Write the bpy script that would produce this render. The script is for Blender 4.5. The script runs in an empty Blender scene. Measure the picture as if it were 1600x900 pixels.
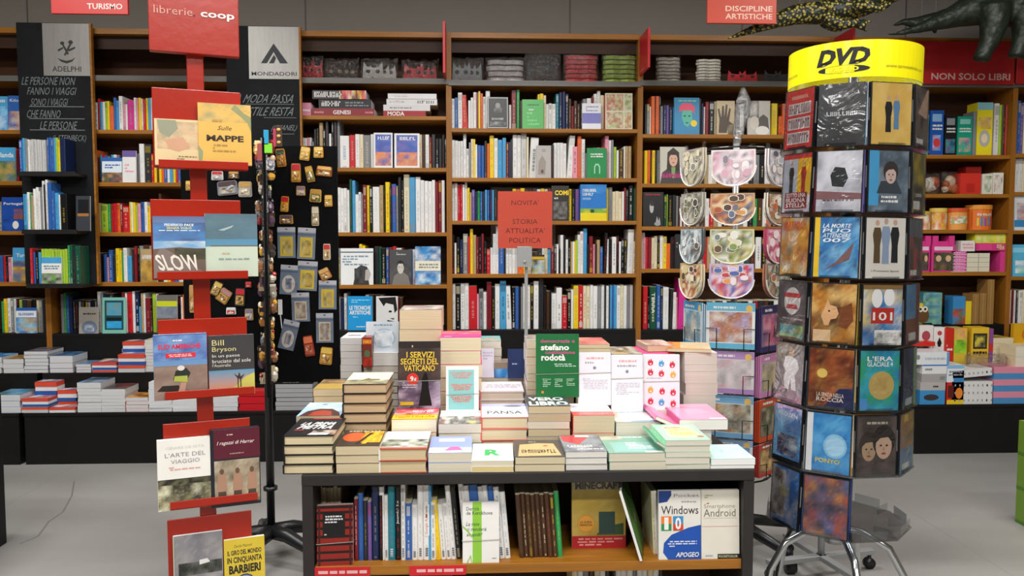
import bpy, math, random
from mathutils import Vector, Matrix, Euler
R = math.radians
C = bpy.context.scene.collection
# ---------------------------------------------------------------- camera
F = 1250.0; TH = R(2.5); PT = R(3.57); CH = 1.4
fw = Vector((math.sin(TH)*math.cos(PT), math.cos(TH)*math.cos(PT), -math.sin(PT)))
rt = Vector((math.cos(TH), -math.sin(TH), 0)); up = rt.cross(fw)
cam_d = bpy.data.cameras.new('camera'); cam = bpy.data.objects.new('camera', cam_d); C.objects.link(cam)
cam_d.sensor_width = 36; cam_d.lens = 36*F/1600; cam_d.clip_start = 0.02
cam.location = (0, 0, CH); cam.rotation_euler = (R(90)-PT, 0, -TH)
bpy.context.scene.camera = cam
# ---------------------------------------------------------------- world, exposure
world = bpy.data.worlds.new('world'); bpy.context.scene.world = world; world.use_nodes = True
bg = world.node_tree.nodes['Background']; bg.inputs[0].default_value = (0.95, 0.97, 1, 1); bg.inputs[1].default_value = 0.24
vs = bpy.context.scene.view_settings
vs.view_transform = 'Standard'; vs.look = 'None'; vs.gamma = 1; vs.exposure = -0.12
# ceiling lamps of the shop: long fluorescent panels, (x, y, z, sx, sy, watts)
ZC = 3.5
LAMPS = [(-2.6, 3.3, ZC-.06, 1.2, .3, 62), (0.0, 3.3, ZC-.06, 1.2, .3, 62), (2.6, 3.3, ZC-.06, 1.2, .3, 48),
         (-2.6, 1.2, ZC-.06, 1.2, .3, 70), (0.0, 1.0, ZC-.06, 1.2, .3, 66), (2.6, 1.2, ZC-.06, 1.2, .3, 50),
         (-1.8, -1.3, ZC-.06, 1.2, .3, 90), (0.6, -1.3, ZC-.06, 1.2, .3, 90), (3.0, -1.3, ZC-.06, 1.2, .3, 56)]
for i, (x, y, z, sx, sy, w) in enumerate(LAMPS):
    ld = bpy.data.lights.new('ceiling_lamp_light', 'AREA'); ld.shape = 'RECTANGLE'; ld.size = sx; ld.size_y = sy
    ld.energy = w; ld.color = (1, 0.98, 0.955)
    lo = bpy.data.objects.new('ceiling_lamp_light', ld); C.objects.link(lo); lo.location = (x, y, z-.03)

# ---------------------------------------------------------------- helpers
def at(px, py, Y):
    d = fw + rt*((px-800)/F) - up*((py-450)/F); t = Y/d.y
    return Vector((d.x*t, Y, CH+d.z*t))
def atz(px, py, Z):
    d = fw + rt*((px-800)/F) - up*((py-450)/F); t = (Z-CH)/d.z
    return Vector((d.x*t, d.y*t, Z))
class Plane:                                   # a vertical plane standing in the room: origin, yaw
    def __init__(s, o, yaw=0):
        s.o = Vector(o); s.x = Vector((math.cos(yaw), math.sin(yaw), 0)); s.n = Vector((math.sin(yaw), -math.cos(yaw), 0))
    def hit(s, px, py, off=0):
        d = fw + rt*((px-800)/F) - up*((py-450)/F); c = Vector((0, 0, CH)); o = s.o+s.n*off
        t = (o-c).dot(s.n)/d.dot(s.n); p = c+d*t
        return (p-o).dot(s.x), p.z-s.o.z
PAL = dict(w='#e9e9e6', W='#c9c9c6', k='#121214', K='#2c2c2f', g='#85878a', r='#c8202a', R='#7d1b26', b='#2f62ad', B='#16264f',
           c='#4ba0d2', y='#f0cf1c', o='#e8692a', n='#2e9a55', N='#17513f', l='#a6c93a', p='#e89aac', m='#d62f8e', v='#6f5aa0',
           t='#b39a6e', T='#4c3220', s='#e3d7b4', e='#1d7f8f')
CN = dict(w='white', W='pale grey', k='black', K='charcoal', g='grey', r='red', R='dark red', b='blue', B='navy', c='light blue',
          y='yellow', o='orange', n='green', N='dark green', l='lime', p='pink', m='magenta', v='violet', t='tan', T='brown', s='cream', e='teal')
_cc = {}
def col(h):
    if isinstance(h, tuple): return h
    if h in _cc: return _cc[h]
    x = PAL.get(h, h).lstrip('#'); o = []
    for i in (0, 2, 4):
        v = int(x[i:i+2], 16)/255; o.append(v/12.92 if v < .04045 else ((v+.055)/1.055)**2.4)
    _cc[h] = (o[0], o[1], o[2], 1.0); return _cc[h]
def mix(a, b, f): return tuple(a[i]*(1-f)+b[i]*f for i in range(4))

# ---------------------------------------------------------------- materials
M = {}
def mat(name, base='attr', rough=.5, spec=.5, metal=0, bump=None, grain=None, coat=0):
    m = bpy.data.materials.new(name); m.use_nodes = True; nt = m.node_tree; b = nt.nodes['Principled BSDF']
    b.inputs['Roughness'].default_value = rough; b.inputs['Specular IOR Level'].default_value = spec; b.inputs['Metallic'].default_value = metal
    b.inputs['Coat Weight'].default_value = coat; b.inputs['Coat Roughness'].default_value = .12
    tc = nt.nodes.new('ShaderNodeTexCoord')
    if base == 'attr':
        a = nt.nodes.new('ShaderNodeAttribute'); a.attribute_name = 'Col'; src = a.outputs['Color']
    else:
        a = nt.nodes.new('ShaderNodeRGB'); a.outputs[0].default_value = col(base); src = a.outputs[0]
    if grain:                                   # (scale xyz, low multiplier, high multiplier, coord)
        sc, lo, hi, cd = grain
        mp = nt.nodes.new('ShaderNodeMapping'); mp.inputs['Scale'].default_value = sc; nt.links.new(tc.outputs[cd], mp.inputs[0])
        nz = nt.nodes.new('ShaderNodeTexNoise'); nz.inputs['Scale'].default_value = 1; nz.inputs['Detail'].default_value = 5
        nt.links.new(mp.outputs[0], nz.inputs['Vector'])
        cr = nt.nodes.new('ShaderNodeMapRange'); cr.inputs[1].default_value = .3; cr.inputs[2].default_value = .7; cr.inputs[3].default_value = lo; cr.inputs[4].default_value = hi
        nt.links.new(nz.outputs['Fac'], cr.inputs[0])
        mx = nt.nodes.new('ShaderNodeVectorMath'); mx.operation = 'SCALE'; nt.links.new(src, mx.inputs[0]); nt.links.new(cr.outputs[0], mx.inputs['Scale'])
        src = mx.outputs[0]
    nt.links.new(src, b.inputs['Base Color'])
    if bump:
        sc, st = bump
        nz = nt.nodes.new('ShaderNodeTexNoise'); nz.inputs['Scale'].default_value = sc; nz.inputs['Detail'].default_value = 4
        nt.links.new(tc.outputs['Object'], nz.inputs['Vector'])
        bp = nt.nodes.new('ShaderNodeBump'); bp.inputs['Strength'].default_value = st; bp.inputs['Distance'].default_value = .01
        nt.links.new(nz.outputs['Fac'], bp.inputs['Height']); nt.links.new(bp.outputs[0], b.inputs['Normal'])
    M[name] = m; return m
mat('print', rough=.32, spec=.45, grain=((9, 9, 9), .94, 1.04, 'Object'))
mat('pages', rough=.85, spec=.15, grain=((3, 3, 900), .80, 1.06, 'Object'))
mat('wood', '#a2691f', rough=.42, spec=.4, grain=((3, 40, 60), .72, 1.12, 'Object'))
mat('wood_post', '#99611c', rough=.45, spec=.4, grain=((50, 50, 2.5), .75, 1.1, 'Object'))
mat('wood_dark', '#3a2415', rough=.55, spec=.3, grain=((3, 20, 40), .8, 1.1, 'Object'))
mat('wood_back', '#4a2e1c', rough=.6, spec=.25, grain=((4, 4, 30), .85, 1.1, 'Object'))
mat('steel', '#6f6d69', rough=.55, metal=.5, grain=((2, 60, 60), .85, 1.1, 'Object'))
mat('chrome', '#c9cbcd', rough=.18, metal=.95)
mat('grey_metal', '#a3a5a6', rough=.4, metal=.4)
mat('black_paint', '#1a1918', rough=.45, spec=.4, grain=((12, 12, 12), .85, 1.15, 'Object'))
mat('black_laminate', '#0f0e0d', rough=.5, spec=.3, grain=((6, 6, 6), .85, 1.15, 'Object'))
mat('table_frame', '#2b2827', rough=.5, spec=.35, grain=((10, 10, 10), .88, 1.12, 'Object'))
mat('chalkboard', '#16181b', rough=.7, spec=.2, grain=((7, 7, 7), .75, 1.3, 'Object'))
mat('black_felt', '#0a0a0b', rough=.85, spec=.12, grain=((60, 60, 60), .8, 1.2, 'Object'))
mat('black_plastic', '#17181a', rough=.35, spec=.5)
mat('red_paint', '#9e1d04', rough=.28, spec=.5, grain=((5, 5, 5), .94, 1.05, 'Object'), bump=(40, .04))
mat('red_sign', rough=.4, spec=.4)
mat('yellow_plastic', '#f7ea10', rough=.25, spec=.5)
mat('plain', rough=.5, spec=.4)
mat('glossy', rough=.15, spec=.6, bump=(60, .25))
mat('wall_paint', '#8d8880', rough=.8, spec=.15, grain=((1.2, 1.2, 1.2), .95, 1.05, 'Object'))
mat('ceiling_paint', '#b9b7b2', rough=.9, spec=.1)
def clear(name, tint, fac, rough, bump=None):
    m = bpy.data.materials.new(name); m.use_nodes = True; nt = m.node_tree; nt.nodes.clear()
    o = nt.nodes.new('ShaderNodeOutputMaterial'); t = nt.nodes.new('ShaderNodeBsdfTransparent'); g = nt.nodes.new('ShaderNodeBsdfGlossy'); mx = nt.nodes.new('ShaderNodeMixShader')
    t.inputs[0].default_value = col(tint); g.inputs['Roughness'].default_value = rough
    lw = nt.nodes.new('ShaderNodeLayerWeight'); lw.inputs[0].default_value = .25
    mr = nt.nodes.new('ShaderNodeMapRange'); mr.inputs[3].default_value = fac; mr.inputs[4].default_value = min(1, fac+.55)
    nt.links.new(lw.outputs['Fresnel'], mr.inputs[0]); nt.links.new(mr.outputs[0], mx.inputs[0])
    nt.links.new(t.outputs[0], mx.inputs[1]); nt.links.new(g.outputs[0], mx.inputs[2]); nt.links.new(mx.outputs[0], o.inputs[0])
    if bump:
        tc = nt.nodes.new('ShaderNodeTexCoord'); nz = nt.nodes.new('ShaderNodeTexNoise'); nz.inputs['Scale'].default_value = bump[0]; nz.inputs['Detail'].default_value = 3; nz.inputs['Distortion'].default_value = 1.5
        bp = nt.nodes.new('ShaderNodeBump'); bp.inputs['Strength'].default_value = bump[1]; bp.inputs['Distance'].default_value = .02
        nt.links.new(tc.outputs['Object'], nz.inputs['Vector']); nt.links.new(nz.outputs['Fac'], bp.inputs['Height']); nt.links.new(bp.outputs[0], g.inputs['Normal']); nt.links.new(bp.outputs[0], lw.inputs['Normal'])
    M[name] = m
clear('acrylic', '#f7f8f8', .03, .1)
clear('tray_plastic', '#eceef0', .06, .12)
clear('bag', '#fafbfb', .16, .16, (34, 1.6))
clear('wrap', '#fdfdfd', .012, .12, (9, .35))
# floor: pale worn vinyl with long faint stains
m = mat('floor_vinyl', '#9b9994', rough=.42, spec=.35)
nt = m.node_tree; b = nt.nodes['Principled BSDF']; tc = nt.nodes['Texture Coordinate']
n1 = nt.nodes.new('ShaderNodeTexNoise'); n1.inputs['Scale'].default_value = .8; n1.inputs['Detail'].default_value = 6
mp = nt.nodes.new('ShaderNodeMapping'); mp.inputs['Scale'].default_value = (1, 2.2, 1); nt.links.new(tc.outputs['Object'], mp.inputs[0]); nt.links.new(mp.outputs[0], n1.inputs['Vector'])
rp = nt.nodes.new('ShaderNodeValToRGB'); rp.color_ramp.elements[0].position = .3; rp.color_ramp.elements[0].color = col('#8a8883'); rp.color_ramp.elements[1].position = .7; rp.color_ramp.elements[1].color = col('#9e9d99')
nt.links.new(n1.outputs['Fac'], rp.inputs[0]); nt.links.new(rp.outputs[0], b.inputs['Base Color'])
# scaly reptile skins
def reptile(name, a_, b_, scale, rough):
    m = mat(name, a_, rough=rough, spec=.5); nt = m.node_tree; b = nt.nodes['Principled BSDF']; tc = nt.nodes['Texture Coordinate']
    vo = nt.nodes.new('ShaderNodeTexVoronoi'); vo.inputs['Scale'].default_value = scale; nt.links.new(tc.outputs['Object'], vo.inputs['Vector'])
    rp = nt.nodes.new('ShaderNodeValToRGB'); rp.color_ramp.elements[0].position = .25; rp.color_ramp.elements[0].color = col(a_); rp.color_ramp.elements[1].position = .5; rp.color_ramp.elements[1].color = col(b_)
    nt.links.new(vo.outputs['Distance'], rp.inputs[0]); nt.links.new(rp.outputs[0], b.inputs['Base Color'])
    bp = nt.nodes.new('ShaderNodeBump'); bp.inputs['Strength'].default_value = .6; bp.inputs['Distance'].default_value = .01; bp.invert = True
    nt.links.new(vo.outputs['Distance'], bp.inputs['Height']); nt.links.new(bp.outputs[0], b.inputs['Normal'])
reptile('lizard_skin', '#b5a248', '#151d10', 52, .45)
reptile('sauropod_skin', '#202b1c', '#1a2317', 26, .5)

# ---------------------------------------------------------------- mesh builder
class MB:
    def __init__(s): s.v = []; s.f = []; s.c = []; s.m = []
    def poly(s, pts, c='w', m=0):
        i = len(s.v); s.v += [tuple(p) for p in pts]; s.f.append(tuple(range(i, i+len(pts)))); s.c.append(c); s.m.append(m)
    def box(s, x0, y0, z0, x1, y1, z1, c='w', m=0, T=None):
        i = len(s.v); P = [(x, y, z) for z in (z0, z1) for y in (y0, y1) for x in (x0, x1)]
        if T is not None: P = [tuple(T @ Vector(p)) for p in P]
        s.v += P
        for q in ((0, 2, 3, 1), (4, 5, 7, 6), (0, 1, 5, 4), (2, 6, 7, 3), (0, 4, 6, 2), (1, 3, 7, 5)):
            s.f.append(tuple(i+k for k in q)); s.c.append(c); s.m.append(m)
    def prism(s, pl, z0, z1, c='w', m=0, T=None, side=None):
        n = len(pl); i = len(s.v); P = [(x, y, z0) for x, y in pl]+[(x, y, z1) for x, y in pl]
        if T is not None: P = [tuple(T @ Vector(p)) for p in P]
        s.v += P; s.f.append(tuple(i+k for k in reversed(range(n)))); s.f.append(tuple(i+n+k for k in range(n))); s.c += [c, c]; s.m += [m, m]
        for k in range(n):
            j = (k+1) % n; s.f.append((i+k, i+j, i+n+j, i+n+k)); s.c.append(side or c); s.m.append(m)
    def tube(s, pts, r, n=8, c='w', m=0, cap=True):
        pts = [Vector(p) for p in pts]; rs = r if isinstance(r, (list, tuple)) else [r]*len(pts)
        base = len(s.v); ref = None
        for k, p in enumerate(pts):
            d = (pts[min(k+1, len(pts)-1)]-pts[max(k-1, 0)]).normalized()
            if ref is None: ref = Vector((0, 0, 1)) if abs(d.z) < .9 else Vector((1, 0, 0))
            a = d.cross(ref).normalized(); b = d.cross(a).normalized(); ref = a.cross(d) if abs(a.cross(d).length) > .1 else ref
            for q in range(n):
                t = 2*math.pi*q/n; s.v.append(tuple(p+(a*math.cos(t)+b*math.sin(t))*rs[k]))
        for k in range(len(pts)-1):
            for q in range(n):
                w = (q+1) % n; s.f.append((base+k*n+q, base+k*n+w, base+(k+1)*n+w, base+(k+1)*n+q)); s.c.append(c); s.m.append(m)
        if cap:
            s.f.append(tuple(base+q for q in reversed(range(n)))); s.f.append(tuple(base+(len(pts)-1)*n+q for q in range(n))); s.c += [c, c]; s.m += [m, m]
    def ball(s, ctr, rad, n=8, c='w', m=0):
        rx, ry, rz = rad if isinstance(rad, tuple) else (rad,)*3; b = len(s.v); h = n//2+1
        for i in range(h+1):
            a = math.pi*i/h
            for j in range(n):
                t = 2*math.pi*j/n; s.v.append((ctr[0]+rx*math.sin(a)*math.cos(t), ctr[1]+ry*math.sin(a)*math.sin(t), ctr[2]+rz*math.cos(a)))
        for i in range(h):
            for j in range(n):
                w = (j+1) % n; s.f.append((b+i*n+j, b+(i+1)*n+j, b+(i+1)*n+w, b+i*n+w)); s.c.append(c); s.m.append(m)
    def build(s, name, mats='plain', parent=None, smooth=False, loc=None, bevel=0, merge=False):
        me = bpy.data.meshes.new(name); me.from_pydata(s.v, [], s.f)
        for q in (mats if isinstance(mats, (list, tuple)) else [mats]): me.materials.append(M[q])
        me.polygons.foreach_set('material_index', s.m)
        ca = me.color_attributes.new('Col', 'FLOAT_COLOR', 'CORNER'); buf = []
        for f, c in zip(s.f, s.c):
            if isinstance(c, list):
                for q in c: buf += q
            else: buf += list(col(c))*len(f)
        ca.data.foreach_set('color', buf)
        if smooth: me.polygons.foreach_set('use_smooth', [True]*len(s.f))
        me.validate(); me.update()
        o = bpy.data.objects.new(name, me); C.objects.link(o)
        if parent: o.parent = parent
        if loc is not None: o.location = loc
        if bevel:
            bv = o.modifiers.new('bevel', 'BEVEL'); bv.width = bevel; bv.segments = 2; bv.limit_method = 'ANGLE'
        return o
def tag(o, label=None, cat=None, group=None, kind=None):
    if label: o['label'] = label
    if cat: o['category'] = cat
    if group: o['group'] = group
    if kind: o['kind'] = kind
    return o
def thing(name, label, cat, loc=(0, 0, 0), rot=(0, 0, 0), group=None):
    o = bpy.data.objects.new(name, None); C.objects.link(o); o.empty_display_size = .05
    o.location = loc; o.rotation_euler = rot; return tag(o, label, cat, group)

# ---------------------------------------------------------------- flat print: shapes and lettering laid on a surface
_tx = {}
def textmesh(s, bold=0.0):
    k = (s, bold)
    if k in _tx: return _tx[k]
    cu = bpy.data.curves.new('t', 'FONT'); cu.body = s; cu.resolution_u = 2; cu.offset = bold
    ob = bpy.data.objects.new('t', cu); C.objects.link(ob); dg = bpy.context.evaluated_depsgraph_get()
    me = bpy.data.meshes.new_from_object(ob.evaluated_get(dg))
    v = [(p.co.x, p.co.y) for p in me.vertices]; f = [tuple(p.vertices) for p in me.polygons]
    x0 = min(p[0] for p in v); x1 = max(p[0] for p in v); y0 = min(p[1] for p in v); y1 = max(p[1] for p in v)
    v = [((a-x0)/(x1-x0), (b-y0)/max(1e-6, y1-y0)) for a, b in v]
    bpy.data.objects.remove(ob); bpy.data.curves.remove(cu); bpy.data.meshes.remove(me)
    _tx[k] = (v, f); return _tx[k]
def printmesh(mb, ops, W, H, put, seed=0, step=.00012, m=0, z0=.0003):
    rnd = random.Random(seed); L = 0
    def add(pts, faces, cols):
        i = len(mb.v); h = z0+L*step
        for (u, v) in pts: mb.v.append(tuple(put(u*W, v*H, h)))
        for f, c in zip(faces, cols): mb.f.append(tuple(i+k for k in f)); mb.c.append(c); mb.m.append(m)
    for op in ops:
        k = op[0]; L += 1
        if k == 'r':
            _, x0, y0, x1, y1, c = op; add([(x0, y0), (x1, y0), (x1, y1), (x0, y1)], [(0, 1, 2, 3)], [c])
        elif k == 'g':
            _, x0, y0, x1, y1, ct, cb = op; a, b = col(ct), col(cb); add([(x0, y0), (x1, y0), (x1, y1), (x0, y1)], [(0, 1, 2, 3)], [[b, b, a, a]])
        elif k == 'p': add(op[1], [tuple(range(len(op[1])))], [op[2]])
        elif k == 'e':
            _, cx, cy, rx, ry, c = op; n = 18
            add([(cx+rx*math.cos(6.2832*i/n), cy+ry*math.sin(6.2832*i/n)) for i in range(n)], [tuple(range(n))], [c])
        elif k == 'n':
            _, x0, y0, x1, y1, cs, nx, ny = op; cl = [col(c) for c in cs]
            co = [[mix(rnd.choice(cl), rnd.choice(cl), rnd.random()*.5) for _ in range(nx+1)] for _ in range(ny+1)]
            if (x1-x0)*(y1-y0)*W*H > .0022:      # larger pictures: a finer second octave over the coarse one
                def smp(u, v):
                    i, j = min(nx-1, int(u)), min(ny-1, int(v)); a, b = u-i, v-j; a = a*a*(3-2*a); b = b*b*(3-2*b)
                    return mix(mix(co[j][i], co[j][i+1], a), mix(co[j+1][i], co[j+1][i+1], a), b)
                q_ = 4; vc = [[mix(smp(i/q_, j/q_), rnd.choice(cl), .42*rnd.random()**1.5) for i in range(nx*q_+1)] for j in range(ny*q_+1)]; nx, ny = nx*q_, ny*q_
            else: vc = co
            pts = [(x0+(x1-x0)*i/nx, y0+(y1-y0)*j/ny) for j in range(ny+1) for i in range(nx+1)]; fs = []; fc = []
            for j in range(ny):
                for i in range(nx):
                    q = j*(nx+1)+i; fs.append((q, q+1, q+nx+2, q+nx+1)); fc.append([vc[j][i], vc[j][i+1], vc[j+1][i+1], vc[j+1][i]])
            add(pts, fs, fc)
        elif k == 't':                          # text, centre x, centre y, width, height, colour, shear, bold, angle
            s, cx, cy, w, h, c = op[1:7]; sh = op[7] if len(op) > 7 else 0; bo = op[8] if len(op) > 8 else 0; an = op[9] if len(op) > 9 else 0
            v, f = textmesh(s, bo); ar = H/W; ca, sa = math.cos(an), math.sin(an); pts = []
            for a, b in v:
                px_ = (a-.5)*w+sh*(b-.5)*h*ar; py_ = (b-.5)*h*ar; pts.append((cx+px_*ca-py_*sa, cy+(px_*sa+py_*ca)/ar))
            add(pts, f, [c]*len(f))
        elif k == 's':                          # lines of print too small to read
            _, x0, y0, x1, y1, n, c = op; hh = (y1-y0)/n; pts = []; fs = []
            for j in range(n):
                x = x0+rnd.random()*.1*(x1-x0); yb = y1-(j+.8)*hh
                while x < x1-.02*(x1-x0):
                    w = min((.06+.16*rnd.random())*(x1-x0), x1-x); i = len(pts); a = hh*(.45+.15*rnd.random())
                    pts += [(x, yb), (x+w, yb), (x+w, yb+a), (x, yb+a)]; fs.append((i, i+1, i+2, i+3)); x += w+.035*(x1-x0)
                    if rnd.random() < .12: break
            add(pts, fs, [c]*len(fs))
        elif k == 'x':                          # rows of chunky marks, like big unreadable lettering
            _, x0, y0, x1, y1, n, c = op; w = (x1-x0)/n
            for i in range(n):
                a = x0+i*w; s_ = rnd.random()
                P = [(a+.1*w, y0), (a+.4*w, y0), (a+.4*w, y1), (a+.1*w, y1)]; add(P, [(0, 1, 2, 3)], [c])
                if s_ < .75:
                    h0 = y0+(y1-y0)*rnd.choice((0, .4, .72)); add([(a+.1*w, h0), (a+.85*w, h0), (a+.85*w, h0+.24*(y1-y0)), (a+.1*w, h0+.24*(y1-y0))], [(0, 1, 2, 3)], [c])
                if s_ > .35: add([(a+.6*w, y0), (a+.85*w, y0), (a+.85*w, y1), (a+.6*w, y1)], [(0, 1, 2, 3)], [c])

# ---------------------------------------------------------------- books
def book(name, label, cat, w, l, t, cover, page, ops=(), group=None, loc=(0, 0, 0), rot=(0, 0, 0), hard=False, stand=False, seed=0, parts=True, sticker=False, spine=None, band=None, spine_ops=None):
    """lying: origin under the book's centre, cover up; standing: origin at the foot of the front cover, cover towards local +z"""
    oy, oz = (0, -t) if stand else (-l/2, 0)
    ct = .0022 if hard else .0007; ov = .003 if hard else 0
    x0, x1 = -w/2, w/2; y0, y1 = oy, oy+l; z0, z1 = oz, oz+t
    A = MB(); sp = spine or cover
    A.box(x0, y0, z0, x1, y1, z0+ct, cover); A.box(x0, y0, z1-ct, x1, y1, z1, cover)
    if hard: A.prism([(x0-.003, z0+.002), (x0, z0), (x0+.002, z0+ct), (x0+.002, z1-ct), (x0, z1), (x0-.003, z1-.002)], 0, l, sp, T=Matrix(((1, 0, 0, 0), (0, 0, 1, y0), (0, 1, 0, 0), (0, 0, 0, 1))))
    else: A.box(x0-.0006, y0, z0, x0+.0006, y1, z1, sp)
    Pg = MB() if parts else A; pm = 0 if parts else 1
    if hard:
        Pg.prism([(x0+.002, z0+ct), (x1-ov, z0+ct), (x1-ov-.002, (z0+z1)/2), (x1-ov, z1-ct), (x0+.002, z1-ct)], 0, l-2*ov, page, pm, T=Matrix(((1, 0, 0, 0), (0, 0, 1, y0+ov), (0, 1, 0, 0), (0, 0, 0, 1))))
    else: Pg.box(x0+.0006, y0+.0004, z0+ct, x1-.0006, y1-.0004, z1-ct, page, pm)
    Q = MB() if parts else A
    if ops: printmesh(Q, ops, w, l, lambda a, b, h: (x0+a, y0+b, z1+h), seed)
    if spine_ops: printmesh(Q, spine_ops, t, l, lambda a, b, h: (x0-.0036-h if hard else x0-.0006-h, y0+b, z1-a), seed)
    if not parts:
        o = A.build(name, ['print', 'pages']); o.location = loc; o.rotation_euler = rot; return tag(o, label, cat, group)
    o = thing(name, label, cat, loc, rot, group)
    cv = A.build('cover', 'print', o); Pg.build('pages', 'pages', o)
    if Q.v: Q.build('cover_print', 'print', cv)
    if sticker:
        S = MB(); S.box(x1-.058, y0+.003, z1+.001, x1-.004, y0+.022, z1+.0013, 'w'); tag(S.build('price_sticker', 'print', cv), 'white price sticker')
    if band:                                    # elastic band round the display copy
        S = MB(); zz = y0+l*band; a = [(x0-.0022, zz-.002, z0-.002), (x0-.0022, zz, z1+.0022), (x1+.0022, zz+.004, z1+.0022), (x1+.0022, zz+.003, z0-.002), (x0-.0022, zz-.002, z0-.002)]
        S.tube(a, .0009, 5, '#a8a49a'); S.build('elastic_band', 'plain', o)
    return o
def spine_book(name, w, d, h, c, loc, lean=0, rnd=None, ops=None, sp2=None):
    """upright on a shelf, spine to the room: origin on the shelf under the spine"""
    A = MB(); b = min(.004, w*.25); pl = [(-w/2, d), (-w/2, b), (-w/2+b, 0), (w/2-b, 0), (w/2, b), (w/2, d)]
    A.prism(pl, 0, h, c); A.c[1] = 's' if c != 'w' else 'w'; A.m[1] = 1
    if ops is None and rnd:
        k = rnd.random(); fg = rnd.choice(['w', 's', 'y', 'k', 'r']) if c in 'kKBbRrTNnevg' else rnd.choice(['k', 'K', 'r', 'b', 'g', 'k'])
        ops = []
        if fg == c: fg = 'w' if c != 'w' else 'k'
        fg = mix(col(c), col(fg), .1+.5*rnd.random())
        if k < .25: ops.append(('r', 0, .78, 1, .95, fg))
        elif k < .4: ops.append(('r', 0, .03, 1, .16, fg))
        if w > .009: ops += [('s', .35, 0, .65, 0, 1, fg)]
        y = .12+rnd.random()*.15; e = .6+.3*rnd.random(); q = []
        while y < e:
            s_ = .03+.06*rnd.random(); q.append(('r', .33, y, .33+.34, y+s_, fg)); y += s_+.012+.02*rnd.random()
            if rnd.random() < .15: y += .08
        ops = [o for o in ops if o[0] != 's']+q
        if k < .25: ops = [o for o in ops if o[0] == 'r' and (o[3] == 1 or o[4] < .77)]
        if rnd.random() < .5: ops.append(('r', .25, .03, .75, .06, fg))
    if ops: printmesh(A, ops, w-2*b, h, lambda a, z, q: (-w/2+b+a, -q, z), 1)
    o = A.build(name, ['print', 'pages']); o.location = loc; o.rotation_euler = (0, lean, 0); return o

# ================================================================ SETTING
YB = 5.45; DB = .30; YW = YB+DB+.02
o = MB(); o.box(-7, -4, -.05, 7, YW, 0); o = tag(o.build('floor', 'floor_vinyl'), kind='structure')
fc = MB()
cp = [atz(x, y, 0) for x, y in ((115, 752), (111, 775), (97, 800), (75, 815), (58, 838), (30, 850))]
for a, b in zip(cp, cp[1:]):
    fc.poly([(a.x, a.y, .0006), (a.x+.008, a.y, .0006), (b.x+.008, b.y, .0006), (b.x, b.y, .0006)], '#75736e')
fc.build('floor_crack', 'plain', o)
for px_ in (60, 760, 1360):                      # faint sheet joints in the vinyl
    a = atz(px_, 760, 0); s_ = MB(); s_.box(a.x, .5, .0002, a.x+.004, 5.0, .0005, '#8f8d88'); s_.build('floor_joint', 'plain', o)
w = MB(); w.box(-7, YW, 0, 7, YW+.1, ZC); wall = tag(w.build('wall_back', 'wall_paint'), kind='structure')
for x in (-3.1, -1.2, .66, 1.9, 3.1):
    s_ = MB(); s_.box(x, YW-.004, 2.6, x+.008, YW, ZC, '#5e5a55'); s_.build('wall_joint', 'plain', wall)
for nm, x in (('wall_left', -7.1), ('wall_right', 7)):
    w = MB(); w.box(x, -4, 0, x+.1, YW+.1, ZC); tag(w.build(nm, 'wall_paint'), kind='structure')
w = MB(); w.box(-7, -4.1, 0, 7, -4, ZC); tag(w.build('wall_behind', 'wall_paint'), kind='structure')
w = MB(); w.box(-7.1, -4.1, ZC, 7.1, YW+.1, ZC+.08); tag(w.build('ceiling', 'ceiling_paint'), kind='structure')
for i, (x, y, z, sx, sy, w_) in enumerate(LAMPS):
    t = thing('ceiling_lamp', f'fluorescent ceiling lamp, {["left", "middle", "right"][i % 3]} one of the {["row nearest the bookcases", "middle row", "row behind the viewer"][i//3]}', 'lamp', (x, y, ZC), group='ceiling lamps')
    a = MB()
    for q in (-1, 1):
        a.box(-sx/2-.02, q*(sy/2+.01)-.01, -.07, sx/2+.02, q*(sy/2+.01)+.01, 0); a.box(q*(sx/2+.01)-.01, -sy/2, -.07, q*(sx/2+.01)+.01, sy/2, 0)
    a.box(-sx/2, -sy/2, -.02, sx/2, sy/2, 0, 'w'); a.build('housing', 'plain', t)
    for q in (-.07, .07):
        b_ = MB(); b_.tube([(-sx/2+.03, q, -.04), (sx/2-.03, q, -.04)], .013, 8, 'w'); b_.build('tube', 'plain', t, True)

# ---------------------------------------------------------------- bookcases
POST = [at(x, 330, YB).x for x in (70, 389, 702, 999, 1294, 1580)]
PITCH = (POST[5]-POST[0])/5; POST = [POST[0]-PITCH*1.0]+POST+[POST[5]+PITCH]
PW = .018
SHN = ['top shelf', 'second shelf', 'third shelf', 'fourth shelf', 'bottom shelf']
BAY = {  # name: (index, mid px, silver rail y, shelf front edge tops, label)
 'A': (0, 20, 124, [203, 283, 361, 441, 521], 'far left bookcase'),
 'B': (1, 220, 124, [203, 285, 363, 441, 521], 'bookcase behind the red stand'),
 'L': (2, 600, 128, [181, 262, 363, 445, 516], 'bookcase left of the middle one'),
 'M': (3, 850, 132, [201, 278, 345, 428, 515], 'middle bookcase'),
 'R': (4, 1110, 132, [210, 287, 354, 420, 515], 'bookcase right of the middle one'),
 'T': (5, 1500, 134, [242, 303, 359, 425, 507], 'toy bookcase behind the dvd tower'),
 'Z': (6, 1595, 134, [240, 300, 360, 432, 507], 'far right bookcase')}
ZTOP = at(850, 52, YB).z; SH = {}
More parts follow.
